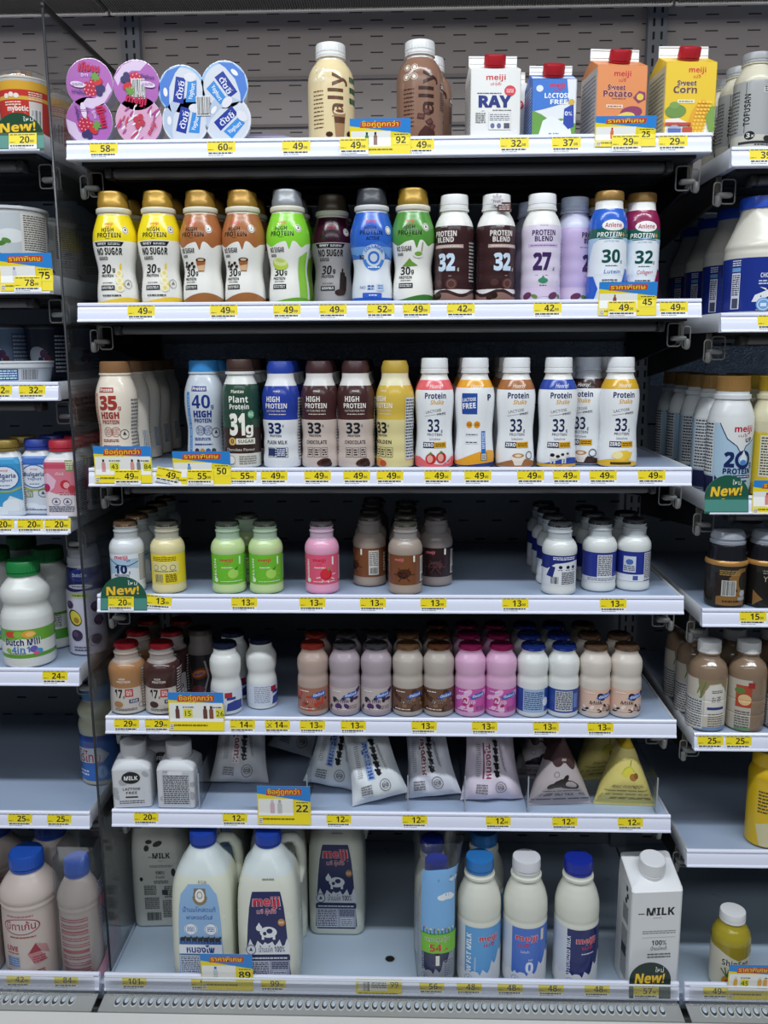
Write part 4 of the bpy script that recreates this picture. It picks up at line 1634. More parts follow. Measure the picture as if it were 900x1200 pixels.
def ps_cow(A, col):
    swoosh(A, '2c4aa0', 12, 5, ph=0.4, bottom=3)
    A.rect(-14, 15, 10, 24, 'e8e6e2').rect(10, 18, 17, 26, 'e0ddd8')
    for u in (-13, -8, 4, 8):
        A.rect(u, 8, u + 2.4, 16, 'd8d6d2')
    for u, v, r in ((-10, 21, 3.4), (-2, 19, 3), (5, 22, 2.6), (13, 23, 2)):
        A.ell(u, v, r, r * .8, '23242a')
    A.rect(-100, 3, 100, 7, 'dba628').text('PLAIN', 0, 3.9, 2.6, '222', 1)


def ps_ban(A, col):
    swoosh(A, 'e8b62c', 10, 4, ph=2.0, bottom=3)
    A.poly([(-14, 18), (-8, 13), (4, 11), (14, 15), (18, 25), (14, 24), (8, 27), (-6, 26)], 'efc640').ell(-6, 20, 8, 6, 'f2e4a8').rect(-16, 5, 16, 9, '3a3020')


def ps_side(A, col):
    A.rect(-100, 3, 100, 124, 'eceef0')
    A.rect(-22, 84, 2, 116, '2c4f9e').text('LACTOSE', -10, 104, 5, 'f4f4f4', 1.4, w=20, rot=5).text('FREE', -10, 93, 8, 'f4f4f4', 2.0, w=20, rot=5)
    for u in (-10, 2):
        A.ell(u, 68, 5, 5.4, 'e0982a').fine(u - 3, 66, u + 3, 70, 2, '5a3a10', 4)
    A.rect(-17, 50, 4, 55, 'dfe4ea').fine(-15, 51, 3, 54, 1, '333', 3).rect(-17, 38, 4, 43, 'dfe4ea').fine(-15, 39, 3, 42, 1, '333', 5)
    A.text('P', 21, 105, 9, '1e2a5c', 2)
    swoosh(A, 'e8a42e', 19, 9, ph=0.6, k=0.05, bottom=3)
    A.rect(9, 24, 16, 58, '2f6fc0').fine(10, 30, 15, 56, 9, 'dde8f4', 4)
    A.rect(8, 12, 18, 24, '20242c').rect(9, 13, 17, 23, 'd8d8d8').fine(10, 14, 16, 22, 4, '333', 4)
    swoosh(A, '2a3a78', 7, 2, bottom=3)


ps_cap = lambda c='e4e6e8': [('cap', cap_mesh(screw(20.4, 21), c, 0.45, 12, z0=148.5))]
PSS = package('protein_shake_bottle', PSROWS, WHITEP, (3, 136, 'eceef0'), ps_art('e8656c', ps_straw), ps_cap(), part='sleeve', zs=0.97)
PSO = package('protein_shake_bottle', PSROWS, WHITEP, (3, 136, 'e8a42e'), ps_art('e8a42e', ps_side), ps_cap(), part='sleeve', zs=0.97)
PSL = package('protein_shake_bottle', PSROWS, WHITEP, (3, 136, 'eceef0'), ps_art('a56a3c', ps_latte), ps_cap(), part='sleeve', zs=0.97)
PSB = package('protein_shake_bottle', PSROWS, WHITEP, (3, 136, 'eceef0'), ps_art('2a48a4', ps_cow), ps_cap(), part='sleeve', zs=0.97)
PSD = package('protein_shake_bottle', PSROWS, M('ccd2dc', .3), (3, 136, 'c8ced8'), ps_art('3a2220', ps_latte), ps_cap('c9d2e0'), part='sleeve', zs=0.97)  # white body and cap toned down, shade put into the colour
PSY = package('protein_shake_bottle', PSROWS, WHITEP, (3, 136, 'eceef0'), ps_art('d9a92c', ps_ban), ps_cap(), part='sleeve', zs=0.97)
row(PSS, 509, 'm3', 44, 4, 61, 'white shake bottle with pink top and strawberry print on the third shelf', 'white shake bottle with strawberries', group=G3)
row(PSO, 556, 'm3', 44, 4, 61, 'white and orange shake bottle turned to its blue side panel', 'white and orange shake bottle', group=G3)
row(PSL, 604, 'm3', 44, 4, 61, 'white shake bottle with brown top and latte cup print', 'white shake bottle with latte cup', group=G3)
row(PSB, 653, 'm3', 42, 1, 61, 'white shake bottle with blue top and cow print', 'white shake bottle with cow', group=G3)
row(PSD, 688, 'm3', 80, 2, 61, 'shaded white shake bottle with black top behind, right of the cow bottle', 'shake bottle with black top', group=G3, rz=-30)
row(PSY, 725, 'm3', 50, 3, 61, 'white shake bottle with yellow top and banana print, rightmost on the third shelf', 'white shake bottle with bananas', group=G3)
# ------------------------------------------------------------------ top shelf
def mrot(deg, ax):
    return Matrix.Rotation(math.radians(deg), 4, ax)


def disc_lid(A, kind, ang):
    """printing and painted glare on a round foil lid, turned by ang"""
    class R:
        pass
    co_, si = math.cos(math.radians(ang)), math.sin(math.radians(ang))
    T_ = lambda u, v: (u * co_ - v * si + 0, u * si + v * co_ + 36)
    tp = lambda pts: [T_(*p) for p in pts]

    def tx(s, u, v, h, c, b, w):
        x, y = T_(u, v)
        A.text(s, x, y, h, c, b, w=w, rot=ang)

    def el(u, v, a, b, c, r=0):
        x, y = T_(u, v)
        A.ell(x, y, a, b, c, r + ang)
    if kind == 'berry':
        A.ell(0, 36, 33.5, 33.5, 'b066b4', n=36)
        A.poly(tp([(-33, 4), (-24, 22), (-8, 33), (10, 32), (2, 20), (-10, 18), (-22, 6), (-26, -6)]), 'dcc6e2')
        for u, v in ((-8, 12), (-3, 14), (2, 12), (-10, 7), (-5, 8), (0, 8), (5, 8), (-7, 2), (-1, 2), (4, 2), (-3, -3)):
            el(u, v, 3.6, 3.6, 'c02846')
            el(u + 0.8, v + 0.8, 1.1, 1.1, 'f0a0b4')
        for u, v in ((-16, 10), (-14, 4), (-19, 4)):
            el(u, v, 4.6, 4.6, '3c3468')
        el(-12, -4, 7, 5, 'cc3038', 30)
        for r in (0, 50, 100, 150):
            el(-10 + 3 * math.cos(r), -10, 7, 2, '6f9a4a', r)
        tx('meiji', 3, -24, 9.5, 'c21f4e', 3.2, 30)
        tx('เมจิ', 8, -12, 4.5, 'f2e6f2', 1.6, 10)
        el(16, 4, 11, 4, 'e6d4ea')
        A.fine(T_(16, 4)[0] - 8, T_(16, 4)[1] - 2, T_(16, 4)[0] + 8, T_(16, 4)[1] + 2, 2, '7a4a8a', 3)
        tx('Yoghurt', 14, 12, 4.4, '3e2c78', 1.6, 20)
    elif kind == 'glare':  # pale streaks paint the glare onto the foil
        A.ell(0, 36, 33.5, 33.5, 'd9a6c4', n=36)
        r = random.Random(5)
        for k in range(26):
            u, v = r.uniform(-24, 24), r.uniform(-24, 24)
            a = r.uniform(-30, 30)
            el(u, v, r.uniform(3, 9), 1.3, r.choice(('f2e8f0', 'f6f2f6', 'c84a6a', 'b04a90')), a)
        for u, v in ((0, 4), (6, 0), (-6, -2), (0, -6)):
            el(u, v, 4.5, 4, 'c23a4e')
        tx('meiji', 0, -24, 6, 'c21f4e', 2.4, 18)
    else:
        A.ell(0, 36, 33.5, 33.5, '9cc0e6' if kind == 'blue' else 'dcdfe6', n=36)
        A.ell(0, 36, 30, 30, 'd5d9e2', n=32)
        A.poly(tp([(-32, 8), (-20, 26), (0, 33), (20, 26), (32, 8), (20, 14), (0, 18), (-20, 14)]), '4f7fd0' if kind == 'blue' else 'b9c6dc')
        A.poly(tp([(-17, -6), (17, -2), (16, 12), (-18, 9)]), '23399a')
        tx('ดัชชี่', 0, -2, 8, 'e6e8f4', 2.4, 24)
        A.poly(tp([(-10, -24), (18, -18), (14, -6), (-14, -9)]), '3f8fd8')
        tx('Yoghurt', 2, -17, 5.5, 'eef2fa', 1.8, 22)
        el(-8, 22, 6, 3, 'f0eef0', 20)
        el(20, -8, 6, 9, 'e4e2e8', 15)


def four_pack(name, cups, label, sticker):
    """four cups lying with their lids to the front, held together as one pack"""
    c0 = at(sum(c[0] for c in cups) / 4, sum(c[1] for c in cups) / 4, 0.03)
    t = thing(name, label, 'yogurt pack', None, (c0.x, 0.03, SHELFZ['m1']))
    for k, (px, py, kind, ang, cup_col) in enumerate(cups):
        p = at(px, py, 0.03)
        cz = max(p.z - SHELFZ['m1'], 0.0345) * 1000
        cx = (p.x - c0.x) * 1000
        mx = Matrix.Translation((cx, 0, cz)) @ mrot(90, 'X')
        b = MB()
        L = Loft([(-52, 22), (-51, 23.5), (-40, 25.5), (-8, 29.5), (-3, 30), (-2.5, 33.6), (-0.6, 33.9)], 8)
        L.mesh(b, M(cup_col, 0.3), True, False)
        b.xf(mx)
        cup = b.build('cup', t)
        b = MB()
        Loft([(-0.7, 33.9), (0.1, 33.9), (0.3, 33.2)], 9).mesh(b, M('d8d4dc', 0.28, 0.5))
        b.xf(mx)
        S = sheet(72, [(-0.35, -36), (-0.35, 36)])
        bb = MB()
        disc_lid(Art(bb, S, 0.05, 0.05, 0.22), kind, ang)
        for f_, m_ in zip(bb.f, bb.m):
            b.face([bb.v[i] + Vector((cx, 0, cz)) for i in f_], bb.mats[m_])
        b.build('lid', cup)
    b = MB()
    px, py, w, h = sticker
    p = at(px, py, 0.028)
    S = sheet(w, [(-1.6, -h / 2), (-1.6, h / 2)])
    Art(b, S, 0, 0.05).bars(-w / 2, 0, w / 2, h, 6).fine(-w / 2 + 2, 1, w / 2 - 2, 3, 1, '333', 3)
    b.xf(Matrix.Translation(((p.x - c0.x) * 1000, 0, (p.z - SHELFZ['m1']) * 1000)))
    b.build('barcode_sticker', t, flat=True)
    return t


four_pack('yogurt_four_pack', [(105, 98, 'berry', 170, 'e8e0ea'), (160, 100, 'berry', -12, 'e8e0ea'), (105, 147, 'berry', 100, 'e8e0ea'), (163, 147, 'glare', 60, 'e8e0ea')],
          'purple four-pack of berry yogurt cups lying lids forward, left end of the top shelf', (162, 104, 20, 27))
four_pack('yogurt_four_pack', [(213, 106, 'blue', 75, 'e6e8ee'), (263, 101, 'blue', -60, 'e6e8ee'), (218, 150, 'white', 70, 'e6e8ee'), (267, 147, 'white', 35, 'e6e8ee')],
          'blue and white four-pack of yogurt cups lying lids forward on the top shelf', (238, 124, 20, 26))
# a lilac pack lying farther back
t = thing('yogurt_tray', 'low lilac tinted yogurt tray lying behind the blue and white four-pack', 'yogurt pack', None, (xat(312, 0.10, SHELFZ['m1']), 0.115, SHELFZ['m1'] + 0.0006))
b = MB()
Loft([(0, 38, 46, 16), (2, 40, 48, 16), (18, 44, 52, 16), (26, 30, 38, 16), (29, 14, 20, 10)], 5).mesh(b, M('8f86a0', 0.3))
b.build('tray', t)
b = MB()
Loft([(17, 46, 54, 16), (18.5, 46, 54, 16)], 5).mesh(b, M('b7aec4', 0.25))
b.build('rim', t)

# soft shouldered drink bottles
AYROWS = [(0, 28), (2, 31.6)] + cr([(4, 32.8), (20, 33.2), (70, 33.2), (100, 33), (114, 31), (124, 27), (132, 22)], 4) + [(134, 19.6), (138, 19), (139, 21.5), (141.5, 21.5), (142, 19)]


def ay_art(col, ink, choc):
    def f(A):
        A.rect(-110, 3, 110, 134, col)
        A.text('ally', 17, 76, 21, ink, 1.2, w=68, rot=90)
        A.hoop(9, 44, 3, 1.2, ink)
        A.line([(0, 40), (5, 42)], 1.2, ink)
        for k in range(4):
            u, v = (-24 + 12 * (k % 2), 100 + 15 * (k // 2))
            A.hoop(u, v, 4.4, 0.7, 'f2ead8').ell(u, v, 2.6, 3, 'f2ead8')
        A.fine(-28, 20, -12, 84, 10, ink, 6, 0.25)
        if choc:
            A.rect(30, 84, 54, 92, '4a322c').fine(32, 85, 50, 91, 2, 'eee', 3).fine(30, 50, 50, 80, 8, '5a4038', 4)
            for u, v, r in ((6, 46, 20), (-2, 38, -10), (10, 30, 35), (14, 22, 60)):
                A.rect(u - 5, v - 4, u + 5, v + 4, '50302c', r).rect(u - 3.4, v - 2.4, u + 3.4, v + 2.4, '6a4440', r)
            A.poly([(-8, 3), (20, 3), (18, 16), (4, 24), (-4, 14)], '4a2c28')
        else:
            A.poly([(2, 48), (20, 48), (17, 6), (5, 6)], 'a9825e').ell(11, 48, 9, 4, 'e6d2b0').ell(11, 49, 6, 2.6, '6a4228').poly([(3, 40), (19, 40), (18, 30), (4, 30)], '5c3a26')
            A.ell(-4, 12, 5, 4, '4a2a1a').ell(26, 14, 4, 5, '3c2418').fine(28, 60, 46, 110, 3, '2f5a44', 3)
    return f


AYV = package('drink_bottle', AYROWS, M('e6e2da', 0.3), (3, 134, 'e6d2a4'), ay_art('e6d2a4', '6a4630', False), [('cap', cap_mesh(screw(21.5, 20), 'e2e2e0', 0.5, 14, z0=142))], part='sleeve', zs=0.84)
AYC = package('drink_bottle', AYROWS, M('dcd8d4', 0.3), (3, 134, '8d6a58'), ay_art('8d6a58', '3e2620', True), [('cap', cap_mesh(screw(21.5, 20), 'dedede', 0.5, 14, z0=142))], part='sleeve', zs=0.85)
put(AYV, 388, 'm1', 50, 'cream drink bottle with white cap and vertical script on the top shelf', 'bottle', 'drink bottles on the top shelf', 6)
row(AYC, 492, 'm1', 50, 2, 72, 'milk chocolate brown drink bottle with white cap and vertical script', 'brown bottle of the top shelf', group='drink bottles on the top shelf', drift=16, rz=6)


# gable-top cartons with a red screw cap
def carton(a, H1, H2, H3, front, art, side='c9c9c9', cap='b3202c'):
    rows_ = [(0, a - 1.5, a - 1.5, 2), (1.5, a, a, 2), (H1, a, a, 2), (H2, a - 1, 3.0, 1.5), (H2 + 1.5, a - 0.5, 1.6, 1), (H3, a - 0.5, 1.5, 1)]

    def extra(root, L):
        cm = cap_mesh([(0, 15), (2, 15), (2.2, 14.2), (3, 14.2), (3.2, 15.4), (16, 15), (17.6, 14), (18, 10)], cap, 0.5, 10, 0.35)
        ang = math.atan2(H2 - H1, a - 3.0)
        ny = Vector((0, -(H2 - H1), a - 3.0)).normalized()
        tilt = math.degrees(math.atan2(-ny.y, ny.z))
        cm.xf(Matrix.Translation((0, -(a + 3) / 2 - 0, (H1 + H2) / 2 + 1)) @ mrot(tilt * 0.9, 'X'))
        cm.build('screw_cap', root, 30)
        s = MB()
        for z in (H2 + 4, H3 - 3):
            s.box(-a + 1.5, a - 1.5, -1.9, -1.4, z, z + 0.8, M('bdbdbb', 0.4))
        s.build('seal_crease', root)
    return package('milk_carton', rows_, M('ecebe8', 0.42), (1.6, H2 - 0.2, front), art, None, 3, 'printed_panels', False, 'carton', extra, 0.4, 0.12, 0.885)


def sides(A, a, H1, c, ink='777'):
    A.rect(-3 * a, 2, -a, H1, c)
    A.fine(-2.8 * a, 10, -1.15 * a, H1 - 8, 14, ink, 4, 0.4)
    A.rect(a, 2, 3 * a, H1, c)
    A.fine(1.15 * a, 10, 2.8 * a, H1 - 8, 14, ink, 5, 0.4)


def ray_art(A):
    a = 35
    sides(A, a, 100, 'e2e0dc')
    A.text('meiji', 0, 88, 7.5, 'cf2038', 1.8, w=27).text('เมจิ คุกกิ้ง', 0, 80, 4, 'cf2038', 1.4, w=15)
    A.ell(20, 72, 8, 8, 'd8404e').fine(15, 69, 25, 75, 3, 'f6dcdc', 3)
    A.fine(-26, 67, 8, 69.5, 1, '3a4a8a', 4)
    A.text('RAY', -1, 48, 16, '1d2f7c', 3.0, w=46)
    A.fine(-4, 42, 22, 44.5, 1, '777', 3)
    A.rect(-10, 14, 22, 40, 'cfcfcf').rect(-9.4, 14.6, 21.4, 39.4, 'ecebe8').fine(-8, 27, 20, 38, 4, '667', 6).ell(-4, 20, 3, 4, '6a70a0').ell(5, 20, 3, 4, '6a70a0').rect(12, 16, 20, 24, '556')
    A.fine(-28, 24, -14, 40, 5, '888', 9)


def lf_carton_art(A):
    a = 31
    A.rect(-a, 2, a, 96, 'e8eaee')
    sides(A, a, 88, '2f66c0', 'dfe6f2')
    A.poly([(-a, 40), (-14, 44), (6, 50), (a, 60), (a, 90), (-a, 90)], '3d78d0')
    A.poly([(-a, 2), (-a, 42), (-18, 36), (-4, 26), (10, 30), (a, 22), (a, 2)], '6aa046')
    A.poly([(-22, 2), (-16, 26), (-4, 34), (10, 26), (20, 30), (26, 2)], 'eef0f2')
    A.poly([(a - 8, 30), (a, 34), (a, 88), (a - 14, 88)], 'e8eaee')
    A.text('meiji', 4, 76, 6, 'd02038', 2, w=21).text('เมจิ', 4, 70, 4, 'd02038', 1.4, w=9)
    A.text('LACTOSE', 4, 60, 7, 'f2f6fa', 2, w=36).text('FREE', 6, 51, 6.6, 'f2f6fa', 2, w=24)
    A.ell(-21, 74, 5, 5, 'dfe8f4')
    A.poly([(14, 44), (27, 52), (28, 18), (20, 14), (13, 22)], '2a46a8').ell(24, 54, 4.5, 4.5, 'd8b24a').text('0%', 20, 34, 6, 'eef', 1.6)
    A.text('PLAIN', 0, 4, 4, '223', 1.2, w=14)


def sp_art(A):
    a = 36
    A.rect(-a, 2, a, 130, 'e59058')
    sides(A, a, 104, 'c9c2b8')
    A.text('meiji', 0, 91, 7.5, 'd02038', 1.8, w=24).text('เมจิ', 0, 83, 4.4, 'd02038', 1.4, w=10)
    A.text('Sweet', -8, 71, 7, 'f4eadf', 3.6, w=25).text('Potato', -6, 61, 8.4, 'f4eadf', 3.6, w=41)
    A.text('Sweet', -8, 71, 7, '7a2440', 2.0, w=25).text('Potato', -6, 61, 8.4, '7a2440', 2.0, w=41)
    A.fine(-14, 57, 6, 59, 1, '8a4a3a', 3)
    A.rect(-22, 44, 2, 49, 'f0d8c2').fine(-20, 45, 0, 48, 1, '7a3a2a', 3)
    A.poly([(16, 60), (24, 70), (33, 68), (34, 58), (24, 52)], '8e3a66').ell(26, 61, 5, 5, 'e6c84e')
    A.ell(14, 38, 16, 9, '8e3a66', 10).ell(6, 30, 14, 8, 'e8d066', 14)
    A.poly([(-36, 8), (-10, 14), (10, 22), (36, 18), (36, 2), (-36, 2)], 'f0e6d6')


def sc_art(A):
    a = 36
    A.rect(-a, 2, a, 132, 'ecc62e')
    sides(A, a, 106, 'cfc6a0')
    A.text('meiji', 8, 95, 7.5, 'd02038', 1.8, w=24).text('เมจิ', 8, 87, 4.4, 'd02038', 1.4, w=10)
    A.text('Sweet', -6, 76, 7, 'f6f0dc', 3.6, w=27).text('Corn', -8, 65, 9.4, 'f6f0dc', 3.6, w=33)
    A.text('Sweet', -6, 76, 7, '6a4420', 2.0, w=27).text('Corn', -8, 65, 9.4, '6a4420', 2.0, w=33)
    A.rect(-18, 50, 6, 55, 'f4ecc8').fine(-16, 51, 4, 54, 1, '6a5a20', 3)
    A.poly([(-34, 2), (-34, 26), (-16, 28), (0, 20), (16, 30), (36, 42), (36, 2)], 'f2efe4')
    A.ell(-20, 38, 15, 10, '6f9448', 5).ell(-22, 47, 7, 5, '7fa254')
    A.ell(12, 26, 12, 30, 'e9a92c', -14)
    for r in range(9):
        for c in range(4):
            A.ell(4 + c * 5.2 + r * 1.1, 8 + r * 5.4, 1.9, 2.0, 'f6cf4e', n=6)
    A.poly([(22, 30), (30, 46), (36, 44), (36, 10), (28, 6)], '7da24a')
    A.rect(-30, 3, -12, 12, '5a6fb0').poly([(-32, 12), (-21, 19), (-10, 12)], 'a9aec4').rect(-10, 3, 4, 14, 'c0503c').rect(-36, 17, 2, 21, 'c84a40')


GC = 'milk cartons on the top shelf'
RAYC = carton(35, 104, 118, 134, 'ecebe8', ray_art)
put(RAYC, 577, 'm1', 50, 'white gable carton lettered RAY with red cap on the top shelf', 'carton', GC, 3)
put(RAYC, 588, 'm1', 124, 'white gable carton directly behind the carton lettered RAY', 'carton', GC, 2)
put(carton(31, 88, 103, 117, '3d78d0', lf_carton_art), 645, 'm1', 46, 'small blue and white gable carton with red cap and green field print', 'carton', GC, 3)
put(carton(36, 107, 124, 142, 'e59058', sp_art), 719, 'm1', 52, 'orange sweet potato milk carton with red cap', 'carton', GC, 7)
put(carton(36, 110, 127, 145, 'ecc62e', sc_art), 799, 'm1', 52, 'yellow sweet corn milk carton with red cap, right end of the top shelf', 'carton', GC, 4)

# ------------------------------------------------------------------ small glass-clear 200 ml milk bottles (fourth shelf)
SMROWS = [(0, 22), (1, 25)] + [(2, 26), (5, 26.8), (10, 26.8), (13, 26.2), (70, 26.2), (72, 26.8), (75, 26.9)] + cr([(77, 26.9), (82, 26.3), (88, 24.2), (93, 21), (96, 18.6)], 4) + [(97, 18.2), (106, 18.2), (107, 19.2), (109, 19.2), (110, 17.4), (114, 17.2), (115, 18.4), (117, 18.4)]


def foil_lid(c1, c2, z0, r=17.6, n=12):
    mb = cap_mesh([(0, r + 0.6), (1, r + 1.6), (3, r + 1.2), (5, r + 0.5), (7, r), (8, r - 1.4)], c1, 0.7, n, 0.25, 0.7, z0)
    rr = random.Random(3)
    for k in range(9):
        a = rr.uniform(0, 2 * PI)
        q = rr.uniform(0.1, 0.7) * r
        cx, cy, s_ = q * math.cos(a), q * math.sin(a), rr.uniform(2.2, 4.5)
        mb.face([Vector((cx + s_ * math.cos(t * PI / 4), cy + s_ * 0.6 * math.sin(t * PI / 4), z0 + 8.08 + 0.02 * k)) for t in range(8)], M(c2, 0.3, 0.4))
    for k in range(12):
        if k % 2:
            continue
        t0 = k * PI / 6
        mb.face([Vector(((r + 1.2 + (0.35 if z < 3 else 0)) * math.cos(t), (r + 1.2 + (0.35 if z < 3 else 0)) * math.sin(t), z0 + z)) for t, z in ((t0, 1.2), (t0 + 0.42, 1.2), (t0 + 0.42, 4.0), (t0, 4.0))], M(c2, 0.3, 0.4))
    return mb


def sm_bottle(milk, neck, art, c1, c2, wrapcol, v=(18, 70)):
    return package('small_milk_bottle', SMROWS, lambda z: M(neck, 0.18) if z > 94 else M(milk, 0.25, sss=0.0), (v[0], v[1], wrapcol), art, [('foil_lid', foil_lid(c1, c2, 116.2))], part='label', zs=0.905)


def fruit_art(bg, fr, fr2, leaf, side):
    def f(A):
        A.rect(-90, 18, 90, 70, bg)
        A.text('meiji', -2, 58, 5.4, 'c8203a', 2.0, w=21).text('เมจิ', -2, 52, 3.4, 'c8203a', 1.2, w=8)
        A.text(side, -20, 42, 4.2, 'f2f4ea', 1.2, w=40, rot=90)
        A.rect(19, 52, 22, 66, 'f0f0e6').fine(-10, 46, 8, 49, 1, 'f0f0e6', 4)
        A.ell(9, 36, 9.5, 9.5, fr2).ell(8.4, 36.6, 8.2, 8.2, fr)
        A.poly([(10, 44), (18, 50), (14, 42)], leaf)
        for k in range(5):
            a = math.radians(200 + k * 42)
            A.line([(9 + 10 * math.cos(a), 34 + 9 * math.sin(a)), (9 + 17 * math.cos(a), 34 + 14 * math.sin(a))], 2.0, fr2 if side == 'MELON' else 'f0c8cc')
        A.ell(-20, 25, 3.5, 4, 'e6eadc').fine(-12, 22, 24, 24, 1, 'f2f4ea', 3)
        A.fine(34, 24, 58, 66, 12, 'eee', 4)
    return f


def choc_art(bg, ink, word):
    def f(A):
        A.rect(-90, 18, 90, 70, bg)
        A.text('meiji', -10, 60, 4.6, 'd07078', 2.0, w=15)
        A.ell(-2, 38, 12, 8, ink, 10).ell(-4, 35, 8, 6, '2a1612', -10)
        for k in range(6):
            a = k * 1.05
            A.line([(-2, 36), (-2 + 18 * math.cos(a), 36 + 14 * math.sin(a))], 1.6, ink)
        A.rect(13, 58, 16, 69, 'f0ece0')
        A.rect(27, 22, 44, 66, 'd8d4cc').fine(28, 38, 43, 64, 10, '555', 3).bars(28, 23, 43, 36, 6, None)
        A.text(word, 60, 44, 5.4, 'f0e6d8', 1.6, w=34, rot=90)
        A.rect(-60, 22, -38, 66, 'cfd2d8').fine(-59, 24, -39, 65, 14, '445', 5)
    return f


def yellow_back_art(A):
    A.rect(-90, 18, 90, 70, 'efd62e')
    A.text('เมจิ', 0, 66, 2, '333', 1, w=6).fine(-20, 58, 20, 66, 3, '4a4210', 3)
    A.rect(-24, 38, 24, 57, 'e4d898').hoop(-14, 47, 4, 0.8, '555').hoop(0, 47, 4, 0.8, '555').hoop(14, 47, 4, 0.8, '555').fine(-20, 39, 20, 42, 1, '555', 7)
    A.bars(-18, 20, -2, 36, 4, 'e4d890').fine(2, 21, 20, 36, 6, '5a5010', 5)


def navy_art(A):
    A.rect(-90, 18, 90, 70, 'dfe2e8')
    A.poly([(-90, 48), (-24, 46), (-10, 56), (24, 60), (90, 56), (90, 70), (-90, 70)], '24307c')
    A.fine(-14, 62, 24, 68, 2, 'e6e8f2', 3)
    A.poly([(-26, 34), (-18, 52), (-10, 50), (-14, 32)], '24307c')
    for u in (-2, 10, 20):
        A.ell(u, 50, 3, 3, '223').fine(u - 4, 44, u + 4, 46, 1, '334', 3)
    A.bars(-18, 20, -4, 34, 5, None).fine(0, 20, 24, 42, 8, '334', 4)


def navy_side_art(A):
    A.rect(-90, 18, 90, 70, '27358a')
    A.rect(-8, 27, 17, 66, 'dfe1e6').fine(-7, 29, 16, 65, 14, '223', 6, 0.6)
    A.rect(-40, 18, 60, 27, 'dfe2e8').fine(-24, 20, 26, 26, 2, '556', 4)


def navy_side2_art(A):
    A.rect(-90, 18, 90, 70, '27358a')
    A.rect(-22, 34, -2, 62, 'c9d0de').ell(-12, 52, 6, 5, '4a6ab0').fine(-21, 36, -3, 46, 4, '223', 5)
    A.rect(12, 20, 34, 68, 'dcdee4').fine(13, 22, 33, 67, 18, '223', 6, 0.6)
    A.rect(-40, 18, 12, 30, 'dfe2e8').rect(-6, 20, 2, 28, '4a5a9a')


def ten_art(A):
    A.rect(-90, 18, 90, 74, 'dfe4ec')
    wavy(A, 'a9c4dc', 40, 6, 62, [], 90, 60, 0.5, 0.08)
    A.text('meiji', -2, 62, 6, 'c8203a', 2.0, w=22).text('UP', 10, 57, 3.6, '20264c', 1.6, w=6)
    A.line([(-60, 66), (-24, 60), (-8, 52), (10, 50), (30, 58), (60, 66)], 1.4, '24386c')
    A.text('10', -3, 37, 14, '1d2a5a', 3.0, w=21).text('g', 11, 37, 5, '1d2a5a', 1)
    A.text('PROTEIN', -2, 31, 4, '1d2a5a', 1.6, w=24)
    A.rect(26, 20, 50, 70, 'dadde2').fine(27, 22, 49, 69, 18, '334', 4)


GS4 = 'small milk bottles on the fourth shelf'
SMG = sm_bottle('c3d99b', '9fb59c', fruit_art('6fbf33', 'a9d860', '86c440', '3f8a2c', 'MELON'), '62665f', '2c4020', '6fbf33')
SMP = sm_bottle('e6a2c0', 'bda0b4', fruit_art('df5a78', 'd8303a', 'b81e30', '5a9a3c', 'STRAWBERRY'), '6a6668', '4a2430', 'df5a78')
SMC = sm_bottle('a5968a', '8c8682', choc_art('7a4a2e', '4a2818', 'COFFEE'), '66635c', '34341e', '7a4a2e')
SMK = sm_bottle('8f8480', '827c7c', choc_art('2e1c20', '543438', 'COCOA'), '5c5658', '34181e', '2e1c20')
SMY = sm_bottle('dfd3a0', 'b0ac98', yellow_back_art, '66645c', '34342a', 'efd62e')
SMW = sm_bottle('d9dcda', 'b2b8bc', navy_art, '54565a', '141518', 'dfe2e8')
SMW2 = sm_bottle('d9dcda', 'b2b8bc', navy_side_art, '54565a', '141518', '27358a')
SMW3 = sm_bottle('d9dcda', 'b2b8bc', navy_side2_art, '54565a', '141518', '27358a')
SMT = sm_bottle('d6dade', 'b2b6b8', ten_art, '94785e', '5a3c2a', 'dfe4ec')
row(SMT, 148, 'm4', 42, 5, 57, 'white small bottle lettered 10 with brown foil lid behind the green sign', 'white bottle lettered 10', group=GS4)
put(SMY, 196, 'm4', 42, 'pale yellow milk bottle with yellow label showing its back print', 'bottle', GS4)
put(SMG, 267, 'm4', 42, 'green melon milk bottle, left one in front, fourth shelf', 'bottle', GS4, 8)
put(SMG, 311, 'm4', 42, 'green melon milk bottle, right one in front, beside the pink bottle', 'bottle', GS4, 8)
put(SMG, 289, 'm4', 104, 'green melon milk bottle standing behind between the two front green ones', 'bottle', GS4)
put(SMP, 377, 'm4', 42, 'pink strawberry milk bottle alone on the fourth shelf', 'bottle', GS4)
row(SMC, 433, 'm4', 88, 4, 56, 'coffee brown milk bottle set back and turned, left of its group', 'left coffee brown bottle', group=GS4, rz=-58, hz=60)
row(SMC, 475, 'm4', 40, 4, 60, 'coffee brown milk bottle standing foremost of its group', 'foremost coffee brown bottle', group=GS4, hz=60)
row(SMK, 511, 'm4', 90, 2, 57, 'dark chocolate milk bottle right of the coffee brown bottles', 'dark chocolate milk bottle', group=GS4, hz=60)
row(SMW, 656, 'm4', 39, 4, 58, 'white milk bottle with navy and white label, foremost left of three', 'left white bottle of the fourth shelf', group=GS4)
row(SMW2, 703, 'm4', 60, 3, 57, 'white milk bottle with navy label and nutrition table, middle of three', 'middle white bottle of the fourth shelf', group=GS4)
row(SMW3, 743, 'm4', 66, 2, 57, 'white milk bottle with navy label, rightmost on the fourth shelf', 'right white bottle of the fourth shelf', group=GS4)

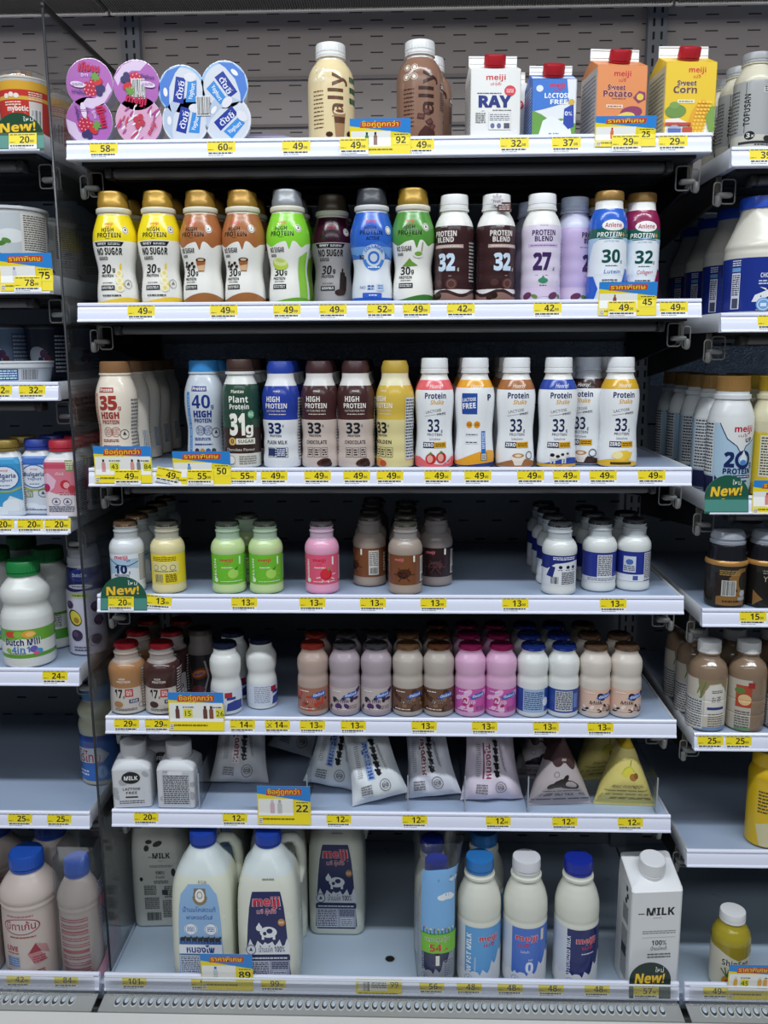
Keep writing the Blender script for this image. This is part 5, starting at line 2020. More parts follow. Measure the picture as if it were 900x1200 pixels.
# ------------------------------------------------------------------ fifth shelf
DMROWS = [(0, 20), (1, 23)] + cr([(2, 24.4), (6, 25.2), (30, 25.2), (54, 25.2), (64, 25), (70, 23.8), (74, 23.6), (80, 24.6), (90, 25.2), (99, 24.6), (105, 22), (110, 19), (113, 17.6)], 3) + [(117, 17.6), (118, 18.4), (120, 18.4)]


def dm_art(bg, c1, c2, kind):
    def f(A):
        A.rect(-90, 10, 90, 52, bg)
        r = random.Random(kind)
        for k in range(7):
            A.ell(r.uniform(-26, 26), r.uniform(14, 48), r.uniform(3, 9), r.uniform(2, 6), c1, r.uniform(0, 180))
        for k in range(4):
            A.ell(r.uniform(-24, 24), r.uniform(14, 34), r.uniform(2, 5), r.uniform(2, 4), c2, r.uniform(0, 180))
        A.poly([(-2, 38), (8, 44), (22, 46), (24, 38), (12, 36), (2, 34)], '2f62b8').text('ดัชมิลล์', 12, 38, 4.2, 'f0f2f8', 2.0, w=19, rot=8)
        A.text('Milk', -2, 26, 6, 'f2e6dc', 2.6, w=20, slant=0.2).text('Milk', -2, 26, 6, c1, 1.2, w=20, slant=0.2)
        A.fine(-20, 45, -4, 48, 1, 'eee', 3)
        A.rect(8, 14, 22, 21, bg).fine(8, 14, 22, 21, 3, '5a4038', 4)
        A.fine(-22, 13, 4, 16, 1, 'e8e0d8', 5)
    return f


def dm_bluebk(A):
    A.rect(-90, 10, 90, 52, '9db6d6')
    A.rect(-90, 10, -18, 52, '2a4796').rect(18, 10, 90, 52, '2a4796')
    A.fine(-16, 14, 14, 48, 9, '334a7a', 4).ell(20, 28, 6, 8, 'dde4f0').text('ดัชมิลล์', 14, 42, 4, '2f62b8', 1.6, w=16)


def dm_bluebk2(A):
    A.rect(-90, 10, 90, 52, '2a4796')
    A.rect(-16, 13, 12, 49, 'c9ccd2').fine(-15, 15, 11, 48, 11, '222a44', 6, 0.6).rect(14, 18, 22, 44, '5f7fc0')


def dm(milk, art, c1, c2, bg):
    return package('flavoured_milk_bottle', DMROWS, M(milk, 0.28), (10, 52, bg), art, [('foil_lid', foil_lid(c1, c2, 118.6, 18.2))], part='label', zs=0.915)


GS5 = 'flavoured milk bottles on the fifth shelf'
DMD = {
    'red': dm('b09a90', dm_art('a06a58', 'b43a2c', '6a3a2e', 1), 'a33a2e', '7a2420', 'a06a58'),
    'nav': dm('a79aa2', dm_art('bdb0ae', '46285e', '2a1c2e', 2), '55545a', '1c1c24', 'bdb0ae'),
    'brn': dm('b4aaa0', dm_art('6a4a3a', '4a2c20', '8a6a52', 3), '8e6a4a', '5a3a26', '6a4a3a'),
    'bro': dm('b2a8a0', dm_art('6a4a3a', '4a2c20', '8a6a52', 3), '7a4a34', '2e2420', '6a4a3a'),
    'pnk': dm('d6a8c8', dm_art('c65aa8', 'e6b4dc', 'b02a5a', 4), 'b02a68', '6a1838', 'c65aa8'),
    'blu': dm('dcdedc', dm_bluebk, '2b46a8', '4a5a9a', '9db6d6'),
    'bl2': dm('dcdedc', dm_bluebk2, '2b46a8', '4a5a9a', '2a4796'),
    'bei': dm('d2c8be', dm_art('dcb8a4', '2c2030', 'e8dcd4', 5), '8a6a52', '4a4440', 'dcb8a4'),
}
for px, k, n, lab in ((367, 'red', 2, 'beige brown milk bottle with red lid'), (404, 'nav', 2, 'greyish milk bottle with black lid, left one of two'),
                      (441, 'nav', 2, 'greyish milk bottle with black lid, right one of two'), (478, 'brn', 2, 'pale brown milk bottle with orange brown lid'),
                      (514, 'bro', 3, 'pale brown milk bottle with dark brown lid beside the pink ones'), (551, 'pnk', 3, 'pink milk bottle with magenta lid, left one of two'),
                      (587, 'pnk', 3, 'pink milk bottle with magenta lid, right one of two'), (624, 'blu', 3, 'white milk bottle with blue lid and pale blue label'),
                      (660, 'bl2', 3, 'white milk bottle with blue lid and dark blue label'), (697, 'bei', 3, 'cream milk bottle with brown lid, left one of two'),
                      (733, 'bei', 2, 'cream milk bottle with brown lid, rightmost one')):
    p = lab.split(', ')
    sh_ = {478: 'milk bottle with orange brown lid', 514: 'milk bottle with dark brown lid'}.get(px, ' '.join(p).replace('end of the', 'on the').replace(' one of two', ' one').replace('left end of the long row', 'leftmost'))
    row(DMD[k], px, 'm5', 40, n, 53, lab + ', front row' if len(lab.split()) < 13 else lab, ' '.join(sh_.split()[:9]), group=GS5, hz=60)

PTROWS = [(0, 24), (1.5, 28)] + cr([(3, 29.4), (30, 29), (50, 28), (70, 29.6), (82, 29.6), (90, 27), (96, 22), (99, 19.6)], 3) + [(100, 19.2), (108, 19.2), (109, 20.2), (111, 20.2), (112, 18), (120, 17.8)]


def pt_art(top, ink):
    def f(A):
        A.rect(-95, 3, 95, 50, 'c4bcb4')
        A.rect(-95, 50, 95, 92, top)
        A.text('HIGH', -8, 66, 3.6, 'e6ddd2', 1.4, w=10).text('PROTEIN', -6, 60, 4.2, 'e6ddd2', 1.6, w=22)
        A.poly([(-28, 50), (-24, 56), (6, 54), (24, 50)], top)
        A.text('17', -16, 32, 15, '1c1a1c', 2.6, w=15).text('g', -6, 33, 5, '1c1a1c', 1)
        A.rect(-4, 34, 9, 48, 'b0302c').fine(-2, 36, 7, 46, 4, 'f0e0dc', 3)
        A.rect(2, 22, 18, 29, '1e2a4c').fine(4, 23, 16, 28, 2, 'dde', 3)
        A.ell(-16, 20, 8, 6, top).hoop(22, 16, 4, 0.8, '444').fine(-22, 8, 14, 13, 2, '555', 3)
        A.rect(24, 10, 56, 86, ink).fine(26, 12, 54, 84, 14, 'c9bcb4', 4)
    return f


PT1 = package('protein_milk_bottle', PTROWS, lambda z: M('a99a90', 0.2) if z > 94 else M('a47c58', 0.3), (3, 92, 'c4bcb4'), pt_art('a87a50', '8a7668'), [('foil_lid', foil_lid('b02a36', '7a1420', 119, 18.4))], part='sleeve', zs=0.9)
PT2 = package('protein_milk_bottle', PTROWS, lambda z: M('9a908c', 0.2) if z > 94 else M('4a302c', 0.3), (3, 92, 'c4bcb4'), pt_art('452a28', '3a2428'), [('foil_lid', foil_lid('b02a36', '7a1420', 119, 18.4))], part='sleeve', zs=0.9)
G17 = 'bottles at the left end of the fifth shelf'
row(PT1, 149, 'm5', 44, 3, 62, 'caramel brown protein milk bottle lettered 17 with red lid', 'caramel bottle lettered 17', group=G17, rz=14)
row(PT2, 190, 'm5', 44, 3, 62, 'dark brown protein milk bottle lettered 17 with red lid', 'dark brown bottle lettered 17', group=G17, rz=14)


def malt_art(A):
    A.rect(-80, 5, 80, 78, '2a2628')
    A.ell(2, 46, 17, 10, '8a3a24', 20).ell(0, 46, 12, 6, 'd8862c', 20).text('Malt', 0, 43, 5, '2a46a0', 2.2, w=17, rot=15)
    A.line([(10, 70), (16, 40), (8, 10)], 3, 'a9a29a').line([(-18, 66), (-12, 30), (-20, 8)], 2.2, '5a4038')
    A.ell(-2, 16, 12, 8, '6a2a2a')


MB1 = package('malt_drink_bottle', [(0, 20), (1, 23)] + cr([(2, 24), (30, 24.4), (74, 24.4), (84, 23.6), (94, 20.5), (100, 19)], 3) + [(112, 19), (113, 20), (116, 20)], lambda z: M('77706c', 0.2) if z > 82 else M('4a3a34', 0.3), (5, 80, '2a2628'), malt_art, [('cap', cap_mesh([(0, 20.4), (8, 20.2), (9.4, 19), (9.6, 15)], '5c5650', 0.4, 12, 0.35, 0.5, 115))], part='sleeve', zs=0.93)
put(MB1, 236, 'm5', 112, 'dark malt drink bottle with orange oval emblem set back on the fifth shelf', 'bottle', G17, 0)


def yk_art(A):
    A.rect(-80, 8, 80, 48, 'd3d8e2')
    A.poly([(8, 8), (10, 22), (22, 26), (40, 24), (40, 8)], '2a3c8c').rect(6, 32, 18, 42, 'a82838').rect(9, 28, 24, 33, '2a3c8c').fine(-22, 12, 4, 44, 9, '8a94aa', 4)


YK = package('yogurt_drink_bottle', [(0, 20), (1, 23)] + cr([(2, 24.4), (10, 25), (40, 25), (52, 24.2), (60, 22.4), (66, 22.2), (74, 24), (86, 25), (96, 24.6), (104, 21.4), (109, 18.4)], 3) + [(117, 18), (118, 18.8), (120, 18.8)], M('dcdedc', 0.25), (8, 48, 'd3d8e2'), yk_art, [('foil_lid', foil_lid('2c3350', '14182a', 118.6, 18.4))], part='label', zs=0.915)
put(YK, 264, 'm5', 40, 'white waisted yogurt drink bottle with navy lid beside the offer card', 'bottle', G17, -8)
put(YK, 273, 'm5', 98, 'white waisted yogurt drink bottle with navy lid behind the one beside the card', 'bottle', G17, 20)
put(YK, 306, 'm5', 64, 'white waisted yogurt drink bottle with navy lid standing alone, set back', 'bottle', G17, 30)
# ------------------------------------------------------------------ sixth shelf: square cartons, pouches
def brick(a, b, H, HS, capr, caph, art, col='e6e7e9', capc='e9eaec', name='square_milk_carton', zs=0.95):
    rows_ = [(0, a - 1.5, b - 1.5, 4), (1.5, a, b, 5), (H, a, b, 5)] + [(H + (HS - H) * t, a - (a - capr - 4) * t ** 1.7, b - (b - capr - 3) * t ** 1.7, 5 + (capr - 5) * t) for t in (0.25, 0.5, 0.75, 1.0)]
    return package(name, rows_, M(col, 0.4), (1.6, H, col), art, [('screw_cap', cap_mesh([(0, capr), (caph * .25, capr), (caph * .28, capr - .7), (caph * .34, capr - .7), (caph * .36, capr), (caph - 1.2, capr - 0.3), (caph, capr - 1.8)], capc, 0.35, 12, 0.4, 0, HS))], 4, 'printed_panels', False, 'carton', None, 0.4, 0.12, zs)


def mk_small(back):
    def f(A):
        A.rect(-32, 1.6, 32, 75, 'cfd1d5')
        r = random.Random(9 + back)
        for k in range(9):
            A.ell(r.uniform(-30, 30), r.uniform(4, 70), r.uniform(4, 9), r.uniform(5, 9), 'a9abb2', r.uniform(0, 90))
        if back:
            A.rect(-22, 6, 24, 66, 'c3c6cc').fine(-20, 8, 22, 62, 15, '3a3c44', 5, 0.6).rect(-12, 62, 12, 69, 'e4e4e6')
        else:
            A.rect(-20, 6, 20, 36, 'cfd1d5').ell(0, 56, 15, 11, '1c1c1f').text('MILK', 0, 52, 7, 'e6e6e8', 2.2, w=22)
            A.text('LACTOSE', 0, 33, 4.6, '2a2a2e', 1.2, w=28).text('FREE', 0, 26, 4.6, '2a2a2e', 1.2, w=18).rect(-10, 19, 10, 22, '3a3a3e').fine(-20, 8, 20, 15, 2, '55575e', 3)
    return f


G6 = 'small square milk cartons on the sixth shelf'
BK1 = brick(31, 31, 70, 84, 21, 26, mk_small(0), 'cfd1d5', 'd9dadd')
BK2 = brick(31, 31, 70, 84, 21, 26, mk_small(1), 'cfd1d5', 'd9dadd')
put(BK1, 158, 'm6', 46, 'grey spotted square milk carton with round black emblem, sixth shelf', 'carton', G6, 6, 50)
put(BK2, 211, 'm6', 46, 'grey square milk carton turned to its text panel, sixth shelf', 'carton', G6, 0, 50)
put(BK1, 190, 'm6', 118, 'grey spotted square milk carton standing behind the two front square cartons', 'carton', G6, 12, 50)


def pouch(w0, w1, h, t, art, col, seed, curl=0.0, name='milk_pouch'):
    """filled pillow pouch: flat sealed ends, bulging and creased between; front carries the print"""
    r = random.Random(seed)
    nu, nv = 16, 20
    us = [-w0 / 2 + w0 * i / nu for i in range(nu + 1)]
    vs = [h * j / nv for j in range(nv + 1)]
    ph = [r.uniform(0, 6) for _ in range(8)]

    def P(side):
        out = []
        for j, v in enumerate(vs):
            b = v / h
            row_ = []
            ww = w0 + (w1 - w0) * b
            pinch = 1 - 0.10 * math.sin(PI * b)
            for i, u in enumerate(us):
                a = 2 * u / w0
                x = a * ww / 2 * pinch
                bl = max(0.0, (1 - abs(a) ** 2.6)) * max(0.0, (1 - abs(2 * b - 1) ** 3.0)) * (1.1 - 0.55 * b)
                d = t * bl ** 0.6
                wr = 1.6 * math.sin(9 * a + 7 * b + ph[0]) * math.sin(6 * b + ph[1]) + 1.2 * math.sin(15 * b + 5 * a + ph[2]) + 0.9 * math.sin(22 * a * b + ph[3])
                edge = 2.5 * math.sin(7 * a + ph[4]) * (1 - bl)
                y = side * (d + 1.5 * wr * min(1, bl * 2)) + edge + curl * b * b
                z = v + 2.0 * math.sin(3 * a + ph[5]) * (b > 0.9) + 1.5 * math.sin(5 * a + ph[6]) * (b < 0.1) * b * 10
                row_.append(Vector((x, y - (0.25 if side < 0 else 0), z)))
            out.append(row_)
        return out
    root = bpy.data.objects.new(name, None)
    COL.objects.link(root)
    F, B = P(-1), P(1)
    mat = M(col, 0.3, 0, 0.25, 70)
    mb = MB()
    mb.grid(F, mat, False)
    mb.grid(B, mat, False, flip=True)
    n = nu
    rim = [F[0][i] for i in range(nu + 1)]
    for A_, B_ in ((F, B),):
        mb.grid([[p for p in B_[0]], [p for p in A_[0]]], mat, False)
        mb.grid([[p for p in A_[-1]], [p for p in B_[-1]]], mat, False)
        mb.grid([[rw[-1] for rw in A_], [rw[-1] for rw in B_]], mat, False, flip=True)
        mb.grid([[rw[0] for rw in A_], [rw[0] for rw in B_]], mat, False)
    mb.build('pouch_film', root, 60)
    S = Surf(F, us, vs, True)
    pb = MB()
    art(Art(pb, S, 0.25, 0.05, 0.3))
    pb.build('print', root, 60)
    root['fresh'] = 1
    return root


def nong_art(ink, word, flip=False, side='r'):
    def f(A):
        # strip of print running up the pouch: lettering, herd of black cows
        A.rect(-16, 34, -1, 96, 'e9dfe4' if ink != '2a50a8' else '9fb6de')
        A.text(word, -4, 65, 11, ink, 3.0, w=58, rot=90)
        A.rect(-20, 36, -17, 94, ink) if ink == '9a3a6a' else None
        for k in range(5):
            v = 40 + k * 12
            A.ell(8, v + 4, 4.6, 6, '17171a').ell(3.4, v + 8, 2.4, 2.2, '17171a')
            A.rect(9, v, 14, v + 1.6, '17171a').rect(9, v + 6, 14, v + 7.6, '17171a')
        A.line([(17, 90), (19, 70), (24, 48)], 0.7, '555').text('นมโคสดแท้', 24, 66, 3.2, '555', 1, w=40, rot=100)
        A.hoop(14, 22, 9, 0.9, '44444a').hoop(14, 22, 5, 0.7, '66666a').fine(8, 19, 20, 25, 3, '55555a', 3)
        A.fine(-30, 12, -10, 28, 4, '77777c', 4).fine(-33, 40, -24, 92, 16, '99999f', 4, 0.4)
    return f


def put6(proto, px, y, label, hz=55, rz=0, lean=-14, roll=0, dz=0, cat='milk pouch', group='milk pouches on the sixth shelf'):
    o = put(proto, px, 'm6', y, label, cat, group, rz, hz)
    o.rotation_euler = (math.radians(lean), math.radians(roll), math.radians(rz))
    o.location.z += dz / 1000
    return o


NW = 'หนองโพ'
PA = pouch(102, 82, 116, 21, nong_art('8a3a42', NW), 'd0d0d2', 1)
PBL_ = pouch(96, 72, 118, 23, nong_art('2a50a8', NW), 'e0e5ea', 2)
PRD = pouch(96, 66, 108, 23, nong_art('7a2434', NW), 'd6d8e4', 3)
PPK = pouch(106, 78, 126, 23, nong_art('9a3a6a', NW), 'e4d8e8', 4)
put6(PA, 279, 96, 'grey shaded pillow pouch with dark red print, left end of the pouches', 55, 6, -20, 4, 5)
put6(PA, 343, 190, 'grey pillow pouch lying far back above the offer card, dim', 55, -10, -32, 12, 14)
put6(PBL_, 387, 80, 'white pillow pouch with blue print, left one of the front pair', 55, -4, -20, 9, 8)
put6(PBL_, 446, 34, 'white pillow pouch with blue print, right one of the front pair', 55, 8, -24, -12, 10)
put6(PBL_, 426, 142, 'white pillow pouch with blue print, behind the front blue pair', 70, 8, -16, 6, 14)
put6(PRD, 508, 48, 'short white pillow pouch with dark red print, middle of the sixth shelf', 50, -6, -22, -10, 9)
put6(PPK, 577, 50, 'lilac white pillow pouch with magenta print', 55, 4, -18, 0, 3)


def pyramid(w, h, dep, art, col, topc, cut_):
    rows_ = []
    for k in range(15):
        t = k / 14
        a = max(2.2, w / 2 * (1 - t) ** 0.92 * (1 + 0.05 * math.sin(PI * t)))
        b = max(1.4, dep / 2 * min(1.0, 0.06 + 2.6 * t) * (1 - 0.25 * t))
        rows_.append((6 + (h - 6) * t, a, b, min(a, b) * 0.9))
    rows_ = [(0, w / 2 + 1, 1.0, 0.8), (5.5, w / 2 + 0.5, 1.3, 1.0)] + rows_
    return package('pyramid_milk_pouch', rows_, lambda z: M(topc if z > cut_ else col, 0.33, 0, 0.2, 60), (0.2, h - 1, None), art, None, 5, 'print', True, 'pouch_film', None, 0.3, 0.1)


def py_choc(A):
    wavy(A, '4a3436', 78, 4, 126, [(20, 12, 6)], 90, 60, 1.0, 0.14)
    A.text('SUNSHADE', 0, 84, 4, 'd8c8c4', 1.2, w=17).text('Farm', 1, 78, 3.4, 'd8c8c4', 1, w=9)
    A.ell(-5, 47, 13, 8, '2a2224', 15).ell(8, 44, 13, 9, '2c2426', -10).ell(10, 45, 8, 6, 'bcaeb0', -10).ell(-14, 42, 7, 6, '2a2224').ell(4, 56, 8, 4, '2a2224', 35)
    A.hoop(-16, 62, 4, 0.8, '777')
    A.fine(-20, 30, 18, 32, 1, '555', 3).text('초콜릿맛 우유', 2, 20, 5, '4a4448', 1.4, w=34).fine(-30, 10, 28, 14, 1, '5a5458', 3)


def py_ban(A):
    A.poly([(-14, 62), (-10, 72), (0, 76), (10, 74), (16, 66), (8, 68), (-2, 66)], 'b9c23e').ell(0, 66, 12, 7, 'dcd24e', 20).ell(10, 58, 7, 6, 'a8743c').ell(16, 60, 4, 5, '8a5a2c').line([(6, 76), (10, 86)], 2, '7a8a2c')
    A.text('바나나 카라멜향 우유', 2, 38, 5.4, '6a5a20', 1.6, w=40).fine(-26, 30, 26, 33, 1, '8a7a30', 3)
    A.fine(-12, 22, 22, 25, 1, '8a7a30', 5).fine(-6, 12, 20, 17, 2, '8a7a30', 4).hoop(-22, 18, 5, 0.8, '8a7a30').ell(-22, 18, 4, 3, 'c4b45a').poly([(28, 18), (31, 24), (33, 18)], '8a7a30')
    wavy(A, 'ead98c', 88, 3, 104, [], 80, 50, 0.4, 0.13)


PYC = pyramid(104, 122, 74, py_choc, 'bdb2b4', '3c2a2c', 84)
PYB = pyramid(96, 126, 70, py_ban, 'e0d27c', 'cfae28', 104)
put6(PYC, 656, 42, 'pyramid milk pouch with dark brown wavy top and nut print', 40, 5, -6, 0, 0, 'pyramid pouch')
put6(PYC, 634, 124, 'pyramid milk pouch with dark brown top, dim, behind the front brown one', 60, -10, -3, 0, 0, 'pyramid pouch')
put6(PYB, 732, 42, 'pale yellow pyramid milk pouch with banana print at the right end', 40, -3, -6, 0, 0, 'pyramid pouch')
put6(PYB, 705, 130, 'pale yellow pyramid milk pouch in shade behind the front yellow one', 60, 10, -3, 0, 0, 'pyramid pouch')

# clear partitions of the sixth shelf
for px, lab in ((233, 'between the square cartons and the pouches'), (360, 'left of the blue printed pouches'), (478, 'left of the short red printed pouch'),
                (545, 'left of the magenta printed pouch'), (619, 'left of the brown topped pyramid pouch'), (770, 'at the right end of the sixth shelf')):
    b = MB()
    b.box(-0.8, 0.8, 0, 340, 0, 62, film('clear_partition', (0.93, 0.95, 0.97), 0.10, 0.06, 0.02))
    b.box(-1.0, 1.0, -1.2, 0, 0, 62, M('9aa2aa', 0.25))
    o = b.build('shelf_partition')
    zz = SHELFZ['m6']
    o.location = (xat(px, 0.015, zz + 0.03), 0.016, zz + 0.0005)
    tag(o, 'clear upright plastic partition %s' % lab, 'partition', 'clear shelf partitions')

# ------------------------------------------------------------------ bottom deck
def jug(name, milk, art, wrapcol, label_box, cap=True, handle=True):
    rows_ = [(0, 43, 40, 14), (2, 47.5, 45, 16), (6, 49.5, 47, 18)] + [(z, max(19.4, a * 0.935) if z < 226 else a, b, c) for z, a, b, c in ((40, 53.6, 47.5, 20), (80, 53.8, 47.6, 20), (120, 53.4, 47.4, 20), (150, 52.8, 47, 21), (170, 51.6, 46, 23), (186, 49.2, 44, 25), (200, 44.6, 41, 27), (211, 38.5, 36, 28), (221, 31, 30.5, 26), (230, 24.5, 24.5, 22), (235, 20.8, 20.8, 20.8), (238, 19.6, 19.6, 19.6), (248, 19.4, 19.4, 19.4))]

    def extra(root, L):
        if handle:
            b = MB()
            b.tube([(14, 12, 232), (26, 22, 233), (38, 30, 229), (46, 36, 214), (49, 38, 192), (49, 38, 168), (44, 32, 146)], [8, 8.5, 9, 9.5, 9.5, 9, 8], M(milk, 0.26, 0, 0.1, 25), 10)
            b.build('handle', root, 60)
        if cap:
            cap_mesh([(0, 21), (3, 21), (3.4, 20.2), (4.4, 20.2), (4.8, 22.4), (20, 22), (22, 21), (22.6, 17)], '1d3f9e', 0.6, 16, 0.32, 0, 238).build('screw_cap', root, 30)
    return package(name, rows_, lambda z: M('d3dcdc', 0.22, 0, 0.08, 25) if z > 196 else M(milk, 0.26, 0, 0.08, 25), (8, 206, None), art, None, 6, 'label', True, 'body', extra, 0.3, 0.25)


def jug_blue_art(A):
    A.sv = 1.11
    A.poly([(-24, 170), (24, 170), (34, 156), (37, 20), (33, 14), (-33, 14), (-37, 20), (-34, 156)], '8fb4dc')
    A.ell(2, 152, 14, 14, '8a7a5a').ell(2, 152, 9, 9, 'ecebe4').ell(2, 152, 4, 5, '8fb4dc').rect(-12, 152, 16, 168, '8fb4dc').rect(-10, 150, 14, 164, '7d7258').ell(2, 154, 9, 9, 'e9e8e2').hoop(2, 154, 4, 1.6, '8a8f9a')
    A.text('น้ำนมโคสดแท้', 0, 128, 7, '3a5ca8', 1.4, w=56).text('พาสเจอร์ไรส์', 0, 116, 6, '3a5ca8', 1.2, w=44)
    for u in (-15, 18):
        A.ell(u, 100, 11, 10, 'e3ebf4').hoop(u, 100, 9, 0.8, '4a6aa8').fine(u - 6, 96, u + 6, 104, 3, '3a5a9a', 4)
    A.rect(-34, 76, 34, 82, '3a6ab4')
    for k in range(7):
        u = -29 + k * 9.6
        A.ell(u, 84, 4.4, 3.4, '17181c').rect(u - 3.4, 78, u - 2.2, 84, '17181c').rect(u + 2.2, 78, u + 3.4, 84, '17181c').ell(u + 4.4, 87, 1.8, 1.8, '17181c')
    A.rect(-35, 61, 35, 76, 'e3e8f0').text(NW, 0, 63, 10, '223a8c', 3.0, w=46)
    A.rect(-34, 22, -2, 58, 'cdd6e2').fine(-33, 24, -3, 57, 11, '2a3a66', 4, 0.55).fine(2, 34, 30, 58, 6, '2f559c', 5, 0.5).rect(6, 22, 30, 31, 'a9c4e2').fine(7, 23, 29, 30, 2, '2f559c', 3)
    A.text('8.12.66', 10, 172, 4, '4a4a4c', 1.0, w=20)


def jug_meiji_art(A):
    A.sv = 1.11
    A.poly([(-28, 160), (28, 160), (37, 18), (33, 13), (-33, 13), (-37, 18)], '232a5c')
    A.text('meiji', 0, 138, 14, 'c9ccd8', 3.4, w=50).text('meiji', 0, 138, 14, 'd02840', 2.4, w=48)
    A.text('เมจิ คุกกิ้ง', 0, 126, 7, 'c9ccd8', 3.2, w=33).text('เมจิ คุกกิ้ง', 0, 126, 7, 'd02840', 1.4, w=32)
    # white cow over a splash
    A.ell(2, 96, 14, 9, 'e6e8ec').ell(-13, 103, 5, 5, 'e6e8ec').rect(-9, 84, -5, 94, 'e6e8ec').rect(9, 84, 13, 94, 'e6e8ec').ell(4, 98, 5, 4, '232a5c').ell(-4, 94, 3, 3, '232a5c').poly([(-16, 107), (-13, 112), (-10, 107)], 'e6e8ec')
    pts = [(-36, 60), (36, 60)]
    for k in range(19):
        u = 36 - k * 4
        pts.append((u, 76 + (7 if k % 3 == 1 else 0) + 3 * math.sin(k * 1.7)))
    A.poly(pts, 'dfe2e8')
    A.ell(24, 112, 6, 6, 'b9824a').fine(20, 110, 28, 114, 2, 'f0e6d0', 3)
    A.hoop(-27, 68, 7, 1.2, '2a3060').poly([(-30, 66), (-27, 72), (-24, 66)], '2a3060')
    A.text('น้ำนมโค 100%', 7, 64, 9, '232a5c', 1.6, w=42)
    A.rect(-36, 50, 36, 58, '232a5c').fine(-32, 52, 32, 56, 1, 'dfe2ea', 4)
    A.rect(-35, 16, 35, 50, '9aa0b4').rect(-34, 17, 2, 49, 'c3c7d2').fine(-33, 18, 1, 48, 10, '20264c', 5, 0.6).fine(6, 36, 33, 48, 4, '20264c', 4, 0.6).rect(8, 18, 30, 33, 'c9ccd4').fine(9, 19, 29, 32, 5, '333a5a', 4)
    A.fine(-10, 176, 22, 180, 1, '888c90', 5)


def jug_spot_art(A):
    for u, v, a, b, r in ((-16, 170, 7, 4, 0), (-20, 158, 5, 6, 0), (2, 166, 10, 5, 20), (28, 110, 4, 8, 0), (-30, 98, 3, 4, 0)):
        A.ell(u, v, a, b, '1b1b1d', r)
    A.text('MILK', 8, 138, 10, '1b1b1d', 2.4, w=33).fine(-16, 139, -10, 142, 1, '333', 3).line([(2, 133), (12, 133)], .6, '555')
    A.fine(-14, 120, 26, 125, 2, '8a8a8c', 3).text('100%', 4, 107, 6, '2a2a2c', 1.8, w=17).text('น้ำนมโค', 4, 99, 5, '2a2a2c', 1.2, w=16).fine(-8, 88, 18, 95, 2, '555', 4)
    A.fine(-26, 66, -4, 86, 6, '3a3a3c', 5, 0.5).fine(10, 60, 36, 84, 6, '3a3a3c', 6, 0.5).rect(6, 66, 16, 76, '2a2a2c').fine(-26, 38, 0, 62, 8, '444', 7, 0.5).fine(6, 20, 36, 56, 11, '555', 8, 0.5)
    A.bars(-24, 14, 4, 32, 6, None)


GJ = 'two-litre milk jugs on the bottom deck'
JB = jug('milk_jug', 'd9dccb', jug_blue_art, None, None)
JM = jug('milk_jug', 'dadccf', jug_meiji_art, None, None)
JS = jug('milk_jug', 'd4d5cc', jug_spot_art, None, None)
put(JS, 191, 'm7', 166, 'white jug with black cow spots set back at the left end of the deck', 'milk jug', GJ, 4, 120)
put(JB, 242, 'm7', 12, 'tall milk jug with pale blue label and blue cap', 'milk jug', GJ, 0, 120)
put(JM, 317, 'm7', 13, 'tall milk jug with navy label in front, blue cap', 'milk jug', GJ, 2, 120)
put(JM, 328, 'm7', 132, 'tall milk jug directly behind the front navy labelled jug', 'milk jug', GJ, 2, 120)
put(JB, 259, 'm7', 200, 'tall milk jug far behind the pale blue labelled jug', 'milk jug', GJ, 2, 120)
put(JM, 396, 'm7', 150, 'milk jug with navy label standing apart, set back, right of the other jugs', 'milk jug', GJ, 0, 100)

TBROWS = [(0, 28), (2, 32.6)] + cr([(4, 34.4), (12, 36), (40, 36.2), (90, 36.2), (118, 36.2), (124, 35.4), (130, 36), (150, 35.4), (166, 31.6), (178, 26.6), (186, 22.6)], 4) + [(188, 22), (190, 25), (194, 25), (195, 21.6), (200, 21)]


